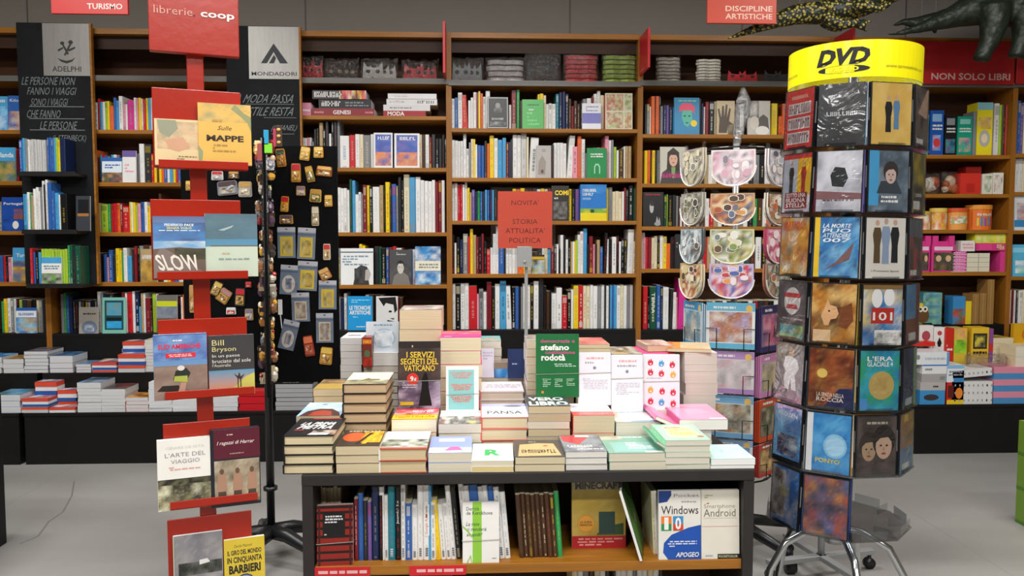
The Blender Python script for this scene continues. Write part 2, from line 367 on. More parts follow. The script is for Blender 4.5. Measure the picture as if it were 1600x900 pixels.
LBL = {'A': 'wooden bookcase at the far left edge, half hidden by a chalkboard panel', 'B': 'wooden bookcase of travel books behind the red stand and left chalkboard',
 'L': 'wooden bookcase between the black magnet display and the middle bookcase', 'M': 'middle wooden bookcase behind the red paper notice',
 'R': 'wooden bookcase behind the round picture bags, right of the middle one', 'T': 'wooden bookcase of toys and boxes right of the dvd tower', 'Z': 'wooden bookcase cut off by the right edge'}
for k, (i, mx_, sy, ys, nm) in BAY.items():
    x0, x1 = POST[i]+PW, POST[i+1]-PW
    t = thing('bookcase', LBL[k], 'bookcase', ((x0+x1)/2, YB, 0)); X0 = x0-(x0+x1)/2; X1 = -X0
    a = MB(); a.box(X0, DB-.012, .5, X1, DB, ZTOP); a.build('back_panel', 'wood_back', t)
    for s_ in (-1, 1):
        a = MB(); e = X1*s_; a.box(min(e, e+s_*PW), 0, .45, max(e, e+s_*PW), DB, ZTOP); a.build('side_panel', 'wood_post', t)
    a = MB(); a.box(X0, 0, ZTOP-.035, X1, DB-.012, ZTOP); a.build('crown_board', 'wood', t)
    a = MB(); a.box(X0, .06, ZTOP-.12, X1, .075, ZTOP-.035); a.build('crown_shade_strip', 'wood_dark', t)  # dark strip standing in for the shade beneath the crown
    zs = [at(mx_, y, YB).z for y in ys]; SH[k] = zs
    zr = at(mx_, sy-5, YB).z; SH[k+'top'] = zr
    a = MB(); a.box(X0, .0, zr-.028, X1, DB-.012, zr); a.build('shelf', 'wood', t)
    a = MB(); a.box(X0-PW, -.012, zr-.034, X1+PW, -.0005, zr+.002); a.build('shelf_rail', 'steel', t)
    for j, z in enumerate(zs):
        bm_ = 'wood' if j < 4 else 'black_laminate'
        a = MB(); a.box(X0, 0, z-.026, X1, DB-.012, z); a.build('shelf', bm_, t, bevel=.0015)
    a = MB(); a.box(X0, 0, .02, X1, .02, zs[4]-.026); a.build('kick_board', 'black_laminate', t)
# ---------------------------------------------------------------- black platforms in front of the bookcases
YP = 5.0; YU = 5.22
zl = at(100, 645, YP).z; zl2 = zl; zu = at(100, 583, YU).z
edges = [(-4.9, at(33, 690, YP).x-.01), (at(34, 690, YP).x+.02, POST[3]-.02), (POST[3], POST[5]-.02), (POST[5], 4.9)]
LB2 = ['black display platform at the far left, ending left of the bookcase post', 'long black display platform under the travel book stacks',
       'black display platform behind the table of new books', 'black display platform under the games and boxes, right of the dvd tower']
for (x0, x1), lb in zip(edges, LB2):
    t = thing('display_platform', lb, 'platform', ((x0+x1)/2, YP, 0)); h = (x1-x0)/2
    a = MB(); a.box(-h, 0, 0, h, YU-YP, zl-.02); a.build('lower_step', 'black_laminate', t, bevel=.002)
    a = MB(); a.box(-h-.004, -.006, zl-.02, h+.004, YU-YP, zl); a.build('lower_top', 'black_laminate', t, bevel=.002)
    a = MB(); a.box(-h, YU-YP, 0, h, YB-YP-.003, zu); a.build('upper_step', 'black_laminate', t, bevel=.002)

# ---------------------------------------------------------------- rows of books on the shelves
RN = random.Random(7); SHELVED = []; EXTRA = MB()
KIND = {'A': 'travel_guide', 'B': 'travel_guide', 'L': 'left_shelf_book', 'M': 'art_book', 'R': 'right_shelf_book', 'T': 'picture_book', 'Z': 'picture_book'}  # L and R hold ordinary shelf books, subject unknown
# stretches of shelf the photograph shows nothing of (behind panels, red stand, magnet display, piles, dvd tower)
def hidden(bay, j, x, w):
    if bay == 'A': return j < 4 and x > 44
    if bay == 'B': return (j < 4 and x+w < 118) or (j < 4 and x > 300) or (j == 4 and x > 320)
    if bay == 'L': return x+w < (466 if j < 2 else 522) or (j == 4 and x > 622)
    if bay == 'R': return x > 1262
    return False
def row(bay, j, x0, toks, Y=None, z=None, dh=60, lean=0, where=None, nm=None, depth=.19, jit=.012):
    """toks: colour letter + width px [,height px] [*count] ; _w = gap"""
    Yr = (YB+.05) if Y is None else Y; zz = SH[bay][j] if z is None else z
    nm = nm or KIND[bay]; x = x0; h = dh; lst = []
    for tk in toks.split():
        n = 1
        if '*' in tk: tk, n = tk.split('*'); n = int(n)
        ln = lean
        if '/' in tk: tk, q = tk.split('/'); ln = float(q)
        c = tk[0]; b = tk[1:].split(',')
        w = float(b[0]); h = float(b[1]) if len(b) > 1 else h
        for _ in range(n):
            if c != '_' and not (z is None and hidden(bay, j, x, w)): lst.append((x, w, h, c, ln))
            x += w
    keep = [q for q in lst if not (bay == 'M' and z is None and q[1] <= 3)]
    for q in lst:
        if q not in keep:                        # slivers between the books of the crowded middle bookcase
            xa = at(q[0], 330, Yr).x; xb = at(q[0]+q[1], 330, Yr).x; EXTRA.box(xa, Yr, zz, xb-.001, Yr+depth*.9, zz+q[2]/F*Yr, q[3])
    lst = keep
    for i, (x, w, h, c, ln) in enumerate(lst):
        yy = 330 if z is None else 800
        xa = at(x, yy, Yr).x; xb = at(x+w, yy, Yr).x; hh = h/F*Yr*(1 if jit == 0 else RN.uniform(.985, 1.015))
        o = spine_book(nm, (xb-xa)*.965, depth*RN.uniform(.9, 1.0), hh, c, ((xa+xb)/2, Yr+RN.uniform(0, jit), zz), R(ln), RN)
        o['category'] = 'book'; SHELVED.append((o, c, w, h, i, len(lst), [q[3] for q in lst], where or (SHN[j]+' of the '+BAY[bay][4])))
def finish_rows():
    ords = ['first', 'second', 'third', 'fourth', 'fifth', 'sixth', 'seventh', 'eighth', 'ninth', 'tenth', 'eleventh', 'twelfth', '13th', '14th', '15th', '16th', '17th', '18th', '19th', '20th',
            '21st', '22nd', '23rd', '24th', '25th', '26th', '27th', '28th', '29th', '30th', '31st', '32nd', '33rd', '34th', '35th', '36th', '37th', '38th', '39th', '40th', '41st', '42nd', '43rd', '44th', '45th', '46th', '47th', '48th', '49th', '50th']
    from collections import Counter
    def short(o, c, w, h, i, n, cs, where):
        sz = 'thick ' if w >= 8.5 else ('thin ' if w <= 3 else '')
        L_ = CN[cs[i-1]] if i else None; R_ = CN[cs[i+1]] if i < n-1 else None
        if L_ and R_: b = f'between {L_} and {R_}' if L_ != R_ else f'between two {L_} ones'
        elif R_: b = f'leftmost, beside {R_}'
        else: b = f'rightmost, beside {L_}'
        return f'{sz}{CN[c]} book {b}, {where}'
    sh = [short(*a) for a in SHELVED]; ct = Counter(sh)
    for a, s in zip(SHELVED, sh):
        o, c, w, h, i, n, cs, where = a
        if ct[s] > 1 or len(s.split()) > 16:
            k = sum(1 for q in cs[:i+1] if q == c)
            s = f'{CN[c]} spine, {ords[k-1]} {CN[c]} book from the left, {where}'
            if len(s.split()) > 16: s = f'{ords[k-1]} {CN[c]} spine from left, {where}'
            if len(s.split()) > 16: s = s.replace(' the ', ' ')
        o['label'] = s; o['group'] = 'books on the '+where
D = 60
row('A', 0, -4, 'b6,42 c5 g4 w5 B6 w4 k5 b5 w4'); row('A', 1, -8, 'n6,50 w6 r6 b5 t7 k4 r5,50 k5,48 K5 T5,46 k4 g5', dh=50)
row('A', 2, -5, 'g8,44 k6 B6 T8 k7 K6 g8 N5'); row('A', 3, -6, 'b6,40 r5 k4 p5,38 w6 o4 K6,44 k9 T7 B6')
row('A', 4, -6, 'n5,48 y5,52 w5 g5 w4 k6 l4,50 K8 T7 k7 s5 g5 K4 w3,50 g3 k5')
row('B', 0, 80, 'b6,46 w5 r5 y6 B6 g7 w8,40 c5 n6 w5 r6 b7 w5,42 r3,48 c4,44 w4 l4,45 y3 o6,38 b4,50 c5,46 w6,52 p4,40 w3 m10,46 w4,50 p3 y4 w3,48 r4 y4,50 c4 w4 y3 r3 b4 w5 n4 w4 y5,46 g6 b6 o5 w8 r7 w6 T8 b8 c7 w6')
row('B', 1, 80, 'w8,50 g6 r5 n6 b7 w6 T7 w8 g7 b6 o5 _6 c4,42 r4 b5 K5 c4 w5 g5 K4 v5,44 w6 k4 b4 w3 g4 w8,60 K11,58 r4,44 y4,46 T3,40 y4 o4,28 b5,30 w4 c5,28 y4 r4 b4 w5,30 y5 o5 w4 b6,40 w6 g7 w8 r6')
row('B', 2, 82, 'g8,44 r5 w6 b6 y6 w8 B6 k6 w7 c6 r5 t6 l11,42 n4,44 r5 r5 o5 R4 r10,40 y3,46 w3 y4 l3,42 p5,44 b5,46 w5 y4,40 w9,38 c5,44 T4,60 w5,40 r6 b6 w7 K6 g6 w8 n6')
row('B', 3, 82, 'w7,44 T6 b6 w7 k6 r6 g8 b6 t6 w7 K7 _4 b5,42 p4,38 b6,48 K4,40 y6,52 y4,48 n3,46 w6,52 c7,40 K4,50 R5,55 k3 g7,56 T8 g9 b6,42 T7 w6 y5 r6 b7 w7 g7 K8')
row('B', 4, 88, 'g5,60 n4,62 b5,58 B5,56 K5,50 k5 B5 k5 K5 B5 k5 K4 w6,63 g4,60 B5 k5 K6 e5,52 v3 g5 R6,62 w3 r8,62 w4,64 B6,64 c3,40 t4,60 w3 R9,54 k2 l6,60 w4 k4 g5,56 T6 y5 g6 K5 k4 w3,55 o8,58 w4,60 k5 T6 g6 b6 w7 r5')
row('L', 1, 392, 'w5,50 r4 b5 K6 g5 w5 y4 s5 T6 w5 k6 R5 w6 g6 b4 _4 w4,46 w4 p4 w3 g4,40 K4,60 k4 t6,70 k4,60 K5,72 w4,52 k4,70 K5,74 g4,72 w15,50 r9,50 w7,52 s6 g11,50 w6,52 s4 k4 T5 g6 w5 k6 b5 w8 k5 T6 g4 w5 k5 s6 T5 w6 R4,48 K6,52 k5,46 K5 k4,52 k3,46 w9,62')
row('L', 2, 396, 'w6,50 k5 r6 b5 g7 w6 T7 w7 K6 r5 w6 y6 w7 g7 k8 b6 c5 _6 y6,70 B9,76 w5,68*4 w4,66 N4,82 c5,80 w5,58 w4,62 g3,60 R6,74 y4,72 k5,70 w11,71 t6,72 k3 y7,78 K3,70 b7,74 g3,72 K5,86 k4,80 s9,88 c9,84 w8,85 w6,80*3 w5,80 R5,78 R5,80 w5,81')
row('L', 3, 396, 'w7,50 g6 k6 R6 b7 T6 w7 K7 g7 s6 r6 w6 k7 w8 g6 t6 k7 B6 _2 w10,56 g8 k8 T6 R5 w8,55 y5,62 y5,60 K5,50 g3 k6 K7,58 N4 k7,56 b5 R6,58 r5 w4,56 w5 R3 w7,54 b7 w6 k6 s6 T5 c8 w6,58')
row('L', 4, 400, 'g8,50 k8 b6 R6 w7 K7 t7 w8 g7 k7 B7 w8 R6 k7 g7 w8 _6 w5,56 g5,50 B5 w5,57 k6,50 T7 g6 k6 b4 w6,54 T8 k9 g6 w6,50 K6 k7 R5 T6 w6 k8 B7 K8 g6 T7 k7 w6 K8 k8 T8 k8')
row('M', 0, 706, 'w5,46 b5,48 w7,55 r9,52/-3 w4,44 w4,48 w5,56 R3 y3,58 o4,55 w4,50 w7,58 k6,44 w5 K7 g5 T6 w4,38 R8,60 n5,60 T7,44 y6 w5 r6 K4 y3,54 y6,56 s4,52 w4,40 w5 w6 e5,55 B5,58 B5 B5,55 T4,48 R4,36 T5,44 T5,40 K4 g6,48 w7 R4,50 w5,56 w5,60 s6,54 r6 w5 t6 r6,50 w6 k5')
row('M', 1, 706, 'w5,58 w5 w4 w4 w5,68 w4,45 g3,55 s4,60 y3 w3,52 b6,50 b5 K4,58 o4,54 y7,66 w6,62 c7,60 c6,62 R4,56 B3 K3,60 w7,68 w6,66 W9,70 s3,64 w13,64/3 g5,50 w6 K6 g5,50 K4,52 w5,55*3 w5 w9,66/4 p8,50 o6,66 w6,62 g6,40 w6 n6,48 w6 r7 p6,66 w4,60 g3 l5,50 w3,44 T8,46 w2,50 t5,50 t5')
row('M', 2, 706, 'w4,58 w5 r4,57 r4 w3,56 w4,60 y4,52 t3,44 v5,48 B4,46 n4 b4 K4 c3,48 b4 B4 c3 k5 r6,32 K7,44 T6 w5 y6,50 o6 y7 T6 k6 K7 w6 y6 s5 T6 w5,50 k6 K7 w6 y7,50 k6 v6 b4,54 v7,56 c5,50 B6,52 k6 w7 b6 y5 g6 s5,46*3 w3 R3,52 K4,50 k8,55 N7,52 k4')
row('M', 3, 706, 'k4,60 w3,48 k5,58 B5,54 g8,62 r3,58 y5,70 t5,60 R4,58 k4 R4,62 k4,50 r6,38 w4,40 w5,62 w4,75 b9,60 k2 w5,40 w5 w5 W4 o9,42 y6,30 s7,38 k4,34 T6 K6,44 w4 s5 c5,38 R5,44 K4,42 w3,46 k3,38 w5,60 k3 w4,54 k4 t3,50 w3 y2 l3,52 w4,60 w5,66 c6,70 k3,46 R6,58 p4,46 k2 t5,52 b5,42 k5,64/2 w4,54 k5 w7,58 k4,60 w3,50 k5,55 K4 w10,70/2 s4,50 w5,52 w5,65 W5')
row('M', 4, 706, 'w5,72 k8,72 w7,72 w6 r13,68 p3,55 g7,62 w5,58 R8,74 k5,66 w8,70 c10,75 w9,68/-2 k5,65 b6,66 k3 g3 w6,70 w6 k5,72 w8,76 K8,78 k4,68 T6,60 k2 w8,55 w9,64 r8,52 k6,60 w4,62 y8,68 r7,68 s5,68 s6 w5 w7,68 g6 w5 k2 w5 k1 c4 b2 c5 w6 s5 w5 g5 W5')
row('R', 0, 1006, 'K3,46 g5,48 w2,44 o6,60 k1 o6,60 k2 g4,45 B5,46 v4 B6,44 c7 w7 T6 r5 w6 k4 g4,46 K5,56 B4,50 w2,44 R6,52 k8 s7 w6 T6 w4,44 k5 R5,48 g7 w7 k6 T5 g8 w7 s6 T5 k4 y10,50 k2 o6,30 o6,50 g6 w6 K7 k6 s6 k7 T8 w7')
row('R', 1, 1006, 'y5,52 o5 k2 y5,52 k3 g6,52 k9,50 w6,44 g8 k7 w9 K7 r5,48 w4 r3,46 k4 K6 t6 w7 s6 T6 g7 w8 R7 T7 k8 w7 K8 g9 k8 w9 R6 T8 w9 y8 k7 g8 w7 T8 k8 w9 g8 K8')
row('R', 2, 1006, 'k8,44 K8 T8 g7 N5,50 l2 k7,50 K6 g3,48 T3 w3,46 R3 w3 k3 s4 k3,50 K6 g6,44 T8 w7 r6 t7 w7 k8 R8 y9 g8 w7 k8 n7 T8 w6 o8 k9 R8 w8 K8 g8 w9 k8 T8 w7')
row('R', 3, 1006, 'p4,50 r3 R6,50 s4,48 s5,52 k4,46 w5,52 y6,50 o6,40 K7,50 s3,50 k5 y4 K8 k8 T8 w7 r7 t6 w7 g8 w8 k7 R8 y8 w7 N9 T8 w9 k8 w9 g8 K8 R9 T8 w8 k9')
row('R', 4, 1006, 'r8,67 k3,50 N11,66 b6,70 B4,68 w9,67 K6,64/3 w6,58 p2,50 m11,80/2 R4,60 k4 o3,62 k5,44 T4 k5 T5 k5 R3 k6 s4 k6 T6 w7 k8 g8 T8 k9 w8 R8 K9 T8 k8 w9 g9 K8 R9')
tag(EXTRA.build('thin_booklets', 'print'), 'thin booklets slotted between the spines of the middle bookcase', 'booklets', kind='stuff')
def find_spine(c, w, where):
    for a in SHELVED:
        if a[1] == c and a[2] == w and a[7].endswith(where): return a[0], a[3]
def spine_title(c, w, where, txt, fc_, v0, v1, bold=.01, tw=.5, label=None):
    o, h = find_spine(c, w, where); W = w/F*YB*.965; H = h/F*YB; q = MB()
    printmesh(q, [('t', txt, .5, (v0+v1)/2, (v1-v0)*H/W, tw*W/H, fc_, 0, bold, -math.pi/2)], W, H, lambda a, z, e: (-W/2+a, -.0012-e, z)); q.build('spine_title', 'print', o)
spine_title('N', 11, 'bottom shelf of the '+BAY['R'][4], 'TERRA', 'w', .38, .88)

# ---------------------------------------------------------------- books facing the room on the wall shelves
def faceout(bay, j, x0, x1, yt, cover, ops, label, z=None, Y=None, nm='displayed_book', t=.012, lean=3, group=None, page='w', pad=0):
    Y = (YB+.008) if Y is None else Y; zz = SH[bay][j] if z is None else z
    ya = 330; xa = at(x0, ya, Y).x; xb = at(x1, ya, Y).x; h = at((x0+x1)/2, yt, Y).z-zz
    return book(nm, label, 'book', xb-xa, h, t, cover, page, ops, group, ((xa+xb)/2, Y, zz), (R(90-lean), 0, 0), stand=True, seed=int(x0*7+yt), parts=True)
sky = ['#3d8fd0', '#7fc3e8', '#2c74bd', '#cfe6f2']; sea = ['#1f5fae', '#2f86c9', '#8fd0ea']; land = ['#b5863c', '#d8a64a', '#6d7a35', '#4b6a9c']
FO = [
 ('A', 0, -6, 17, 150, 'c', [('n', 0, 0, 1, .7, sky, 3, 4), ('x', .15, .82, .85, .9, 6, 'w')], 'light blue travel guide at the left edge, top shelf of far left bookcase'),
 ('A', 0, 18, 45, 149, 'b', [('n', 0, 0, 1, .55, ['#c98f6c', '#3462a8', '#d9c9b8'], 3, 4), ('t', 'Kilopa', .5, .85, .8, .11, 'w')], 'blue travel guide beside the chalkboard panel, top shelf of far left bookcase'),
 ('A', 1, -8, 26, 230, 'c', [('n', 0, 0, 1, .6, ['#8a8f4a', '#c6a24c', '#5a7a9c', '#39743f'], 4, 4), ('t', 'Olanda', .5, .78, .85, .15, 'w', 0, .02)], 'light blue travel guide lettered Olanda at the far left edge'),
 ('A', 2, 2, 43, 308, '#1c4aa0', [('n', .45, .35, .95, .65, ['#8a4a3c', '#2a58a8', '#a0563c'], 3, 3), ('t', 'Portogallo', .5, .8, .86, .1, 'w', 0, .015), ('e', .52, .18, .12, .12, 'w'), ('n', .05, .05, .4, .35, ['#2455b0', '#163c86'], 2, 2)], 'dark blue travel guide lettered Portogallo'),
 ('A', 3, 16, 53, 387, 'c', [('n', 0, 0, 1, .5, land, 4, 5), ('n', 0, .45, 1, .62, ['#33518c', '#6f6a90', '#8a8a50'], 4, 2), ('t', 'Turchia', .5, .78, .7, .1, 'w', 0, .015)], 'travel guide lettered Turchia with ochre landscape cover'),
 ('A', 4, 18, 50, 481, 'b', [('r', 0, .62, 1, .88, '#e8eef2'), ('x', .12, .7, .88, .8, 8, 'b'), ('n', 0, 0, 1, .6, sea+['#c8a86c'], 4, 4)], 'blue and white travel guide with sea cover, bottom shelf of far left bookcase'),
 ('B', 1, 161, 192, 246, 'b', [('r', 0, .4, 1, .85, '#dfeaf2'), ('n', 0, 0, 1, .4, ['#8a3a20', '#3c5a2c', '#caa06c', '#2c4a70'], 5, 3), ('s', .1, .55, .9, .75, 2, 'b')], 'blue and white travel guide with red landscape strip, second shelf behind red stand'),
 ('B', 1, 193, 214, 235, 'w', [('r', 0, .8, 1, 1, 'v'), ('s', .15, .3, .85, .6, 3, 'p')], 'white travel guide with violet top band, second shelf behind red stand'),
 ('B', 3, 217, 243, 389, 't', [('n', 0, 0, 1, .65, ['#b58a3c', '#d3a64e', '#7f6a3a'], 4, 5), ('x', .08, .7, .92, .82, 6, 'w')], 'ochre landscape travel guide just left of the red stand, fourth shelf'),
 ('B', 4, 117, 147, 480, '#a29b90', [('e', .55, .22, .42, .26, '#6d7c92'), ('n', .3, .08, .8, .36, ['#8a95a6', '#5c6c86', '#c2c6cc'], 3, 3), ('s', .2, .7, .9, .8, 1, 'K')], 'grey book with a globe on its cover, bottom shelf of travel bookcase'),
 ('B', 4, 154, 191, 465, '#7fbfae', [('r', .1, .1, .9, .92, '#1d4a50'), ('n', .18, .5, .82, .86, ['#2f9ad6', '#3aa6c0', '#7a8f86'], 4, 4), ('n', .18, .14, .82, .34, ['#2f9ad6', '#3fb0e0'], 3, 2), ('r', .18, .36, .82, .44, '#0e1c20')], 'pale green book with dark framed blue picture, bottom shelf of travel bookcase'),
 ('B', 4, 240, 272, 461, '#6f6c66', [('r', 0, .7, 1, .84, '#c9d02c'), ('n', 0, .4, 1, .7, ['#5a6470', '#8a93a0'], 3, 2), ('n', 0, 0, 1, .38, ['#6a5c48', '#8c7a50', '#3c3a34'], 4, 3)], 'grey book with yellow-green band, bottom shelf behind the red stand'),
 ('L', 1, 585, 614, 207, 'w', [('n', .08, .45, .92, .95, ['#2f5fb8', '#3c4ea0', '#5a78c8', '#7a6ab0'], 3, 4), ('n', .08, .06, .92, .45, ['#e88a4c', '#c8765c', '#4a5fa8', '#f0a060'], 4, 3), ('x', .2, .8, .85, .9, 5, 'w')], 'white framed art book with blue and orange painting, left of its twin'),
 ('L', 1, 617, 656, 208, 'w', [('n', .08, .45, .92, .95, ['#2f5fb8', '#3c4ea0', '#5a78c8', '#7a6ab0'], 3, 4), ('n', .08, .06, .92, .45, ['#e88a4c', '#c8765c', '#4a5fa8', '#f0a060'], 4, 3), ('x', .2, .8, .85, .9, 5, 'w')], 'white framed art book with blue and orange painting, right of its twin'),
 ('L', 3, 531, 582, 388, '#e8e9e8', [('r', 0, .88, 1, .91, '#3d5a78'), ('s', .05, .52, .85, .82, 4, '#7f98a8'), ('p', [(.38, 0), (.88, 0), (.84, .2), (.9, .35), (.8, .5), (.62, .54), (.5, .46), (.44, .25)], '#3f3f40'), ('p', [(.74, .12), (.86, .12), (.93, .3), (.86, .44), (.76, .4)], '#b4aea6'), ('n', .42, .05, .72, .45, ['#3a3a3a', '#565656', '#2a2a2a'], 3, 4)], 'white art book with a grey drawing of a long-haired woman'),
 ('L', 3, 608, 642, 390, '#4a4a4a', [('n', 0, 0, 1, .6, ['#4a4a4a', '#5c5a58', '#383838'], 3, 4), ('p', [(.1, 0), (.2, .25), (.42, .36), (.62, .36), (.85, .25), (.95, 0)], '#807a74'), ('e', .5, .48, .15, .17, '#c9c2ba'), ('p', [(.34, .5), (.36, .66), (.5, .7), (.64, .66), (.66, .5), (.6, .6), (.4, .6)], '#262626'), ('s', .3, .84, .75, .94, 2, 'W'), ('e', .44, .5, .02, .012, 'k'), ('e', .56, .5, .02, .012, 'k')], 'grey book with a portrait of a dark-haired woman in a shawl'),
 ('L', 3, 648, 688, 385, '#1c66ac', [('n', 0, .6, 1, 1, ['#1c6fb8', '#e8e8e0', '#2a8acb', '#1c5f9c'], 4, 3), ('r', 0, .36, 1, .62, '#e6e0c8'), ('s', .1, .42, .9, .56, 2, 'g'), ('n', 0, 0, 1, .35, ['#1c6fb8', '#58a8d8', '#1c4f94', '#d8e8f0'], 4, 3)], 'blue painting book with a broad cream title band'),
 ('L', 4, 541, 580, 463, '#1e98d8', [('t', 'LE TECNICHE', .5, .66, .86, .12, 'w', 0, .03), ('t', 'ARTISTICHE', .5, .52, .86, .12, 'w', 0, .03), ('s', .1, .8, .9, .92, 2, '#8fd6f4'), ('s', .2, .36, .8, .42, 1, '#8fd6f4'), ('s', .35, .08, .7, .13, 1, 'w')], 'bright blue book lettered Le Tecniche Artistiche'),
 ('L', 4, 586, 620, 463, '#dcdcdc', [('p', [(.1, .95), (.9, .98), (.98, .6), (.85, .5), (.8, .75), (.45, .8), (.35, .7)], '#1c1c1c'), ('p', [(.5, .3), (.9, .25), (.9, .05), (.6, .08)], '#2a2a2a'), ('e', .65, .55, .08, .03, 'k'), ('p', [(.62, .35), (.85, .36), (.8, .3)], '#5c5c5c')], 'white book with a black and white close-up of a face'),
 ('M', 0, 762, 794, 151, '#26282b', [('p', [(.02, .02), (.98, .02), (.98, .98), (.02, .98)], '#cfcfcf'), ('r', .05, .04, .95, .96, '#232527'), ('e', .5, .72, .12, .1, '#8d8d8d'), ('n', .3, .5, .7, .66, ['#3a3a3a', '#6d6d6d'], 2, 2), ('x', .2, .27, .8, .34, 8, 'W'), ('n', .1, .08, .9, .22, ['#4a4a4a', '#9a9a9a', '#222222'], 5, 2)], 'black framed portrait book on the top shelf of the middle bookcase'),
 ('M', 0, 816, 849, 155, '#56b45e', [('s', .2, .78, .8, .86, 1, '#2c6a34'), ('s', .2, .1, .8, .6, 4, '#7fcf84'), ('s', .3, .62, .7, .68, 1, 'w')], 'light green book on the top shelf of the middle bookcase'),
 ('M', 0, 909, 938, 161, '#e8e8ee', [('r', 0, .22, 1, .62, '#7f7fc0'), ('s', .15, .68, .85, .9, 3, '#7f86b8')], 'white and lavender book on the top shelf of the middle bookcase'),
 ('M', 0, 945, 987, 145, '#d8d2b8', [('n', .04, .52, .66, .97, ['#c87860', '#a8b878', '#d8d2b8', '#b84a4a'], 9, 7), ('n', .72, .52, .96, .97, ['#8a9a48', '#d8d2b8'], 4, 7), ('n', .04, .03, .66, .47, ['#b86858', '#a8b878', '#d8d2b8'], 9, 7), ('n', .72, .03, .96, .47, ['#b87848', '#c8d2a8'], 4, 7)], 'cream book with rows of tiny pictures, top shelf of middle bookcase'),
 ('M', 1, 838, 861, 227, '#b4afaa', [('p', [(.1, .1), (.15, .5), (.4, .7), (.65, .5), (.6, .1)], '#9a8f86'), ('e', .4, .2, .1, .06, '#5c4a44'), ('s', .35, .8, .9, .9, 2, '#8a8580')], 'grey book with a vase shape, second shelf of the middle bookcase'),
 ('M', 1, 917, 948, 231, '#128a48', [('s', .12, .68, .8, .84, 2, 'w'), ('p', [(.35, .15), (.35, .38), (.42, .48), (.58, .48), (.66, .38), (.66, .15), (.6, .15), (.6, .36), (.54, .43), (.46, .43), (.41, .36), (.41, .15)], '#9fd4b0')], 'green book with a pale arch drawing, second shelf of middle bookcase'),
 ('M', 2, 862, 889, 290, '#26211f', [('t', 'COMI', .58, .8, .8, .14, 'y', 0, .04), ('n', .1, .05, .9, .55, ['#3a3432', '#8a8682', '#1c1a18', '#5c5652'], 4, 5), ('s', .1, .6, .9, .7, 1, 'W')], 'dark book with a yellow title, right of the red notice'),
 ('M', 2, 907, 948, 288, '#1d74c4', [('r', 0, 0, 1, .25, '#e8d21c'), ('n', 0, .22, 1, .34, ['#5a9a4a', '#7aae3c', '#e0cc20'], 4, 1), ('n', 0, .75, 1, 1, ['#1f6cba', '#2f8ad0'], 3, 2), ('x', .08, .8, .62, .88, 8, 'w'), ('x', .08, .69, .5, .77, 6, 'w'), ('x', .08, .58, .4, .64, 5, '#9fcbe8'), ('e', .45, .27, .08, .05, '#1c4a3c')], 'blue, green and yellow art book, third shelf of the middle bookcase'),
 ('M', 3, 831, 851, 398, '#2a2018', [('r', 0, .75, 1, .9, '#c8a42c'), ('n', 0, 0, 1, .72, ['#8cb8d8', '#3c3428', '#a8a03c', '#c8c8b8'], 3, 4)], 'small picture book with yellow title under the red notice'),
 ('R', 0, 1052, 1091, 152, '#2387b8', [('p', [(.2, .6), (.2, .75), (.35, .85), (.65, .85), (.82, .75), (.8, .55), (.7, .65), (.3, .65)], '#e84a6c'), ('p', [(.32, .65), (.7, .65), (.72, .4), (.55, .2), (.4, .25), (.3, .45)], '#4fb8a0'), ('e', .42, .5, .05, .02, 'k'), ('e', .6, .5, .05, .02, 'k'), ('p', [(.42, .33), (.6, .33), (.5, .29)], '#1c3a5c'), ('s', .1, .88, .9, .95, 1, '#7fc8a8'), ('e', .78, .3, .13, .09, '#f0d020')], 'blue book with a pink-haired green face, right-hand bookcase'),
 ('R', 0, 1118, 1146, 157, '#c8b48c', [('p', [(.1, .05), (.15, .45), (.05, .75), (.14, .78), (.25, .5), (.3, .85), (.4, .85), (.42, .52), (.5, .9), (.6, .88), (.56, .5), (.7, .8), (.78, .75), (.68, .4), (.95, .3), (.9, .22), (.6, .2), (.55, .05)], '#4c3a2a'), ('n', .6, 0, 1, .3, ['#2c241c', '#8a7a5c'], 2, 2)], 'sepia book with an open hand on its cover'),
 ('R', 0, 1166, 1201, 157, '#c6c2b8', [('n', 0, .5, .5, 1, ['#8a8680', '#d8d4cc', '#4a4844'], 3, 3), ('p', [(.4, .15), (.5, .5), (.7, .6), (.9, .5), (.95, .15)], '#5c5850'), ('e', .3, .35, .2, .2, '#d8d0c4'), ('e', .65, .12, .3, .14, '#e8e4dc')], 'black and white photo book behind the clear rack handle'),
 ('R', 1, 1031, 1072, 229, '#c8c4b4', [('p', [(.0, 0), (.08, .3), (.3, .42), (.7, .42), (.95, .3), (1, 0)], '#3f3a34'), ('p', [(.25, .35), (.28, .85), (.5, .98), (.72, .85), (.75, .35)], '#2a1c16'), ('e', .5, .66, .16, .2, '#d8a890'), ('p', [(.33, .7), (.35, .86), (.65, .86), (.67, .7), (.6, .78), (.4, .78)], '#241812'), ('e', .44, .68, .02, .012, 'k'), ('e', .57, .68, .02, .012, 'k'), ('e', .5, .57, .05, .015, '#a84a48'), ('p', [(.42, .45), (.58, .45), (.55, .15), (.45, .15)], '#7fa05c'), ('x', .08, .16, .92, .28, 7, 'm')], 'photo book of a dark-haired person in a hood, magenta title'),
 ('R', 2, 1005, 1037, 300, '#1b1b1b', [('x', .12, .91, .88, .95, 10, 'r'), ('e', .42, .55, .1, .16, '#b4b4b4'), ('p', [(.36, .6), (.34, .75), (.5, .74), (.54, .6)], '#2c2c2c'), ('p', [(.6, .05), (.68, .3), (.75, .15), (.8, .28), (.86, .05)], '#a8a8a8'), ('e', .7, .08, .15, .06, '#9a9a9a')], 'black book with a pale profile, left end of its shelf'),
 ('R', 3, 1056, 1073, 366, '#26262a', [('s', .1, .6, .9, .8, 2, '#8a8a8a')], 'plain dark book behind the leftmost picture bags'),
]
for f in FO: faceout(*f)

